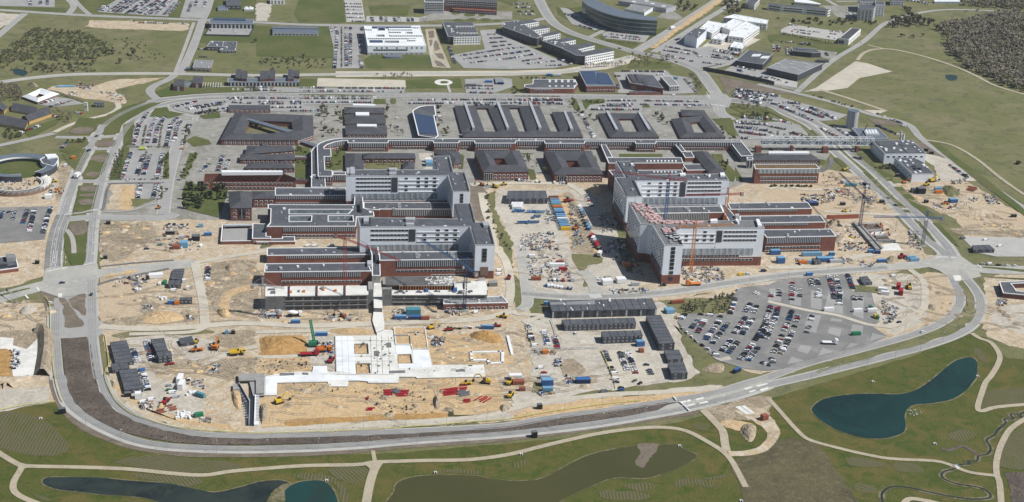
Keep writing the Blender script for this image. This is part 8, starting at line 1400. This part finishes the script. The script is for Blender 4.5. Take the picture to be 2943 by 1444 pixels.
SH('10:1795,835 1815,812 1870,803 1930,808 1975,830 1960,850 1900,862 1830,856','concrete_white',6,True,'plaza'); SH('10:1850,828 1890,820 1935,828 1920,842 1870,846','lawn',7,True); SH('10:1915,860 1940,858 1965,935 1940,940','pavement',6)
for s in ('10:1970,130 2040,122 2065,135 2030,148 1975,146','10:2090,150 2140,135 2200,145 2190,165 2120,168','10:2235,152 2280,145 2300,158 2260,168','10:1980,205 2040,192 2090,205 2060,218','10:2115,200 2170,185 2220,200 2190,215','10:2255,200 2310,185 2365,200 2330,215','10:2395,208 2430,198 2460,208 2430,216','10:1355,1000 1395,998 1410,1030 1380,1048 1355,1040','20:610,1005 640,1005 685,1100 650,1112 620,1085','11:450,1210 500,1200'): 
    if s.count(' ') > 2: SH(s,'lawn',8,True)
t = empty('foot_bridge','pale wooden plank bridge over the winding stream','bridge',U(*px('33:1897,915')[0])); mb = MB(); mb.prism(W('33:1868,898 1895,895 1930,925 1898,935'),.4,.75); child('deck',mb.mesh('deck',M['concrete_white']),t,-t.location); mb = MB(); Q = [p+Vector((0,0,1.5)) for p in W('33:1895,895 1930,925 1898,935 1868,898')]; mb.bar(Q[0],Q[1],.2); mb.bar(Q[2],Q[3],.2); child('handrail',mb.mesh('handrail',M['steel']),t,-t.location)
for s,lb in (('13:1805,970','white stone outlet at the north shore of the green pond'),('23:1685,700','white concrete outlet at the east end of the green pond'),('13:710,1050','white stone outlet at the teal pond'),('33:2110,0','small white outlet at the blue pond'),('33:1680,680','white round cabinet on the grass near the stream'),('33:1058,55','small white inlet on the slope above the blue pond'),('23:92,785','small white inlet beside the park path'),('03:410,425','white inlet at the striped bed in the west'),('23:2305,1255','dark square manhole with white rim at the bottom edge')):
    p = U(*px(s)[0],.3); t = empty('water_outlet',lb,'outlet',p); mb = MB(); mb.box((-.7,0,0),.35,1.7,.6); mb.box((.7,0,0),.35,1.7,.6); mb.box((0,.8,0),1.7,.35,.8); child('headwall',mb.mesh('headwall',M['p_white']),t); mb = MB(); mb.box((0,.1,0),1.0,.9,.4); child('opening',mb.mesh('opening',M['black_metal']),t)
for i,p in enumerate(spread_in('33:1380,340 1520,330 1580,400 1530,430 1400,400',22)):
    mb = MB(); mb.box((0,0,.3),.5,.3,.35); mb.bar((.2,0,.55),(.42,0,.8),.14); o = mb.obj('goose',M['p_white']); o.location = (p.x,p.y,0); o.rotation_euler.z = R_.uniform(0,6); tag(o,'small white goose resting on the grass by the blue pond','goose','geese by the blue pond')
t = empty('gate_barrier','striped barrier line across the ring road at the concrete slabs','barrier',U(*px('23:1700,280')[0]))
for s in ('23:1620,215 1650,250','23:1680,265 1720,295','23:1725,300 1780,355'): a,b = W(s); mb = MB(); mb.bar((a.x,a.y,1),(b.x,b.y,1),.8); child('barrier_block',mb.mesh('barrier_block',M['p_white']),t,-t.location)
t = empty('sign_gantry','steel traffic gantry with blue sign over the western street','sign',U(*px('02:50,440')[0])); a,b = W('02:50,445 170,525'); mb = MB(); mb.bar(a,a+Vector((0,0,6)),.4); mb.bar(b,b+Vector((0,0,6)),.4); mb.bar(a+Vector((0,0,6)),b+Vector((0,0,6)),.4); child('frame',mb.mesh('frame',M['steel']),t,-t.location); mb = MB(); q = a+(b-a)*.2; mb.box((q.x,q.y,4.6),3,.25,2,math.atan2((b-a).y,(b-a).x)); child('sign_board',mb.mesh('sign_board',M['p_navy']),t,-t.location)
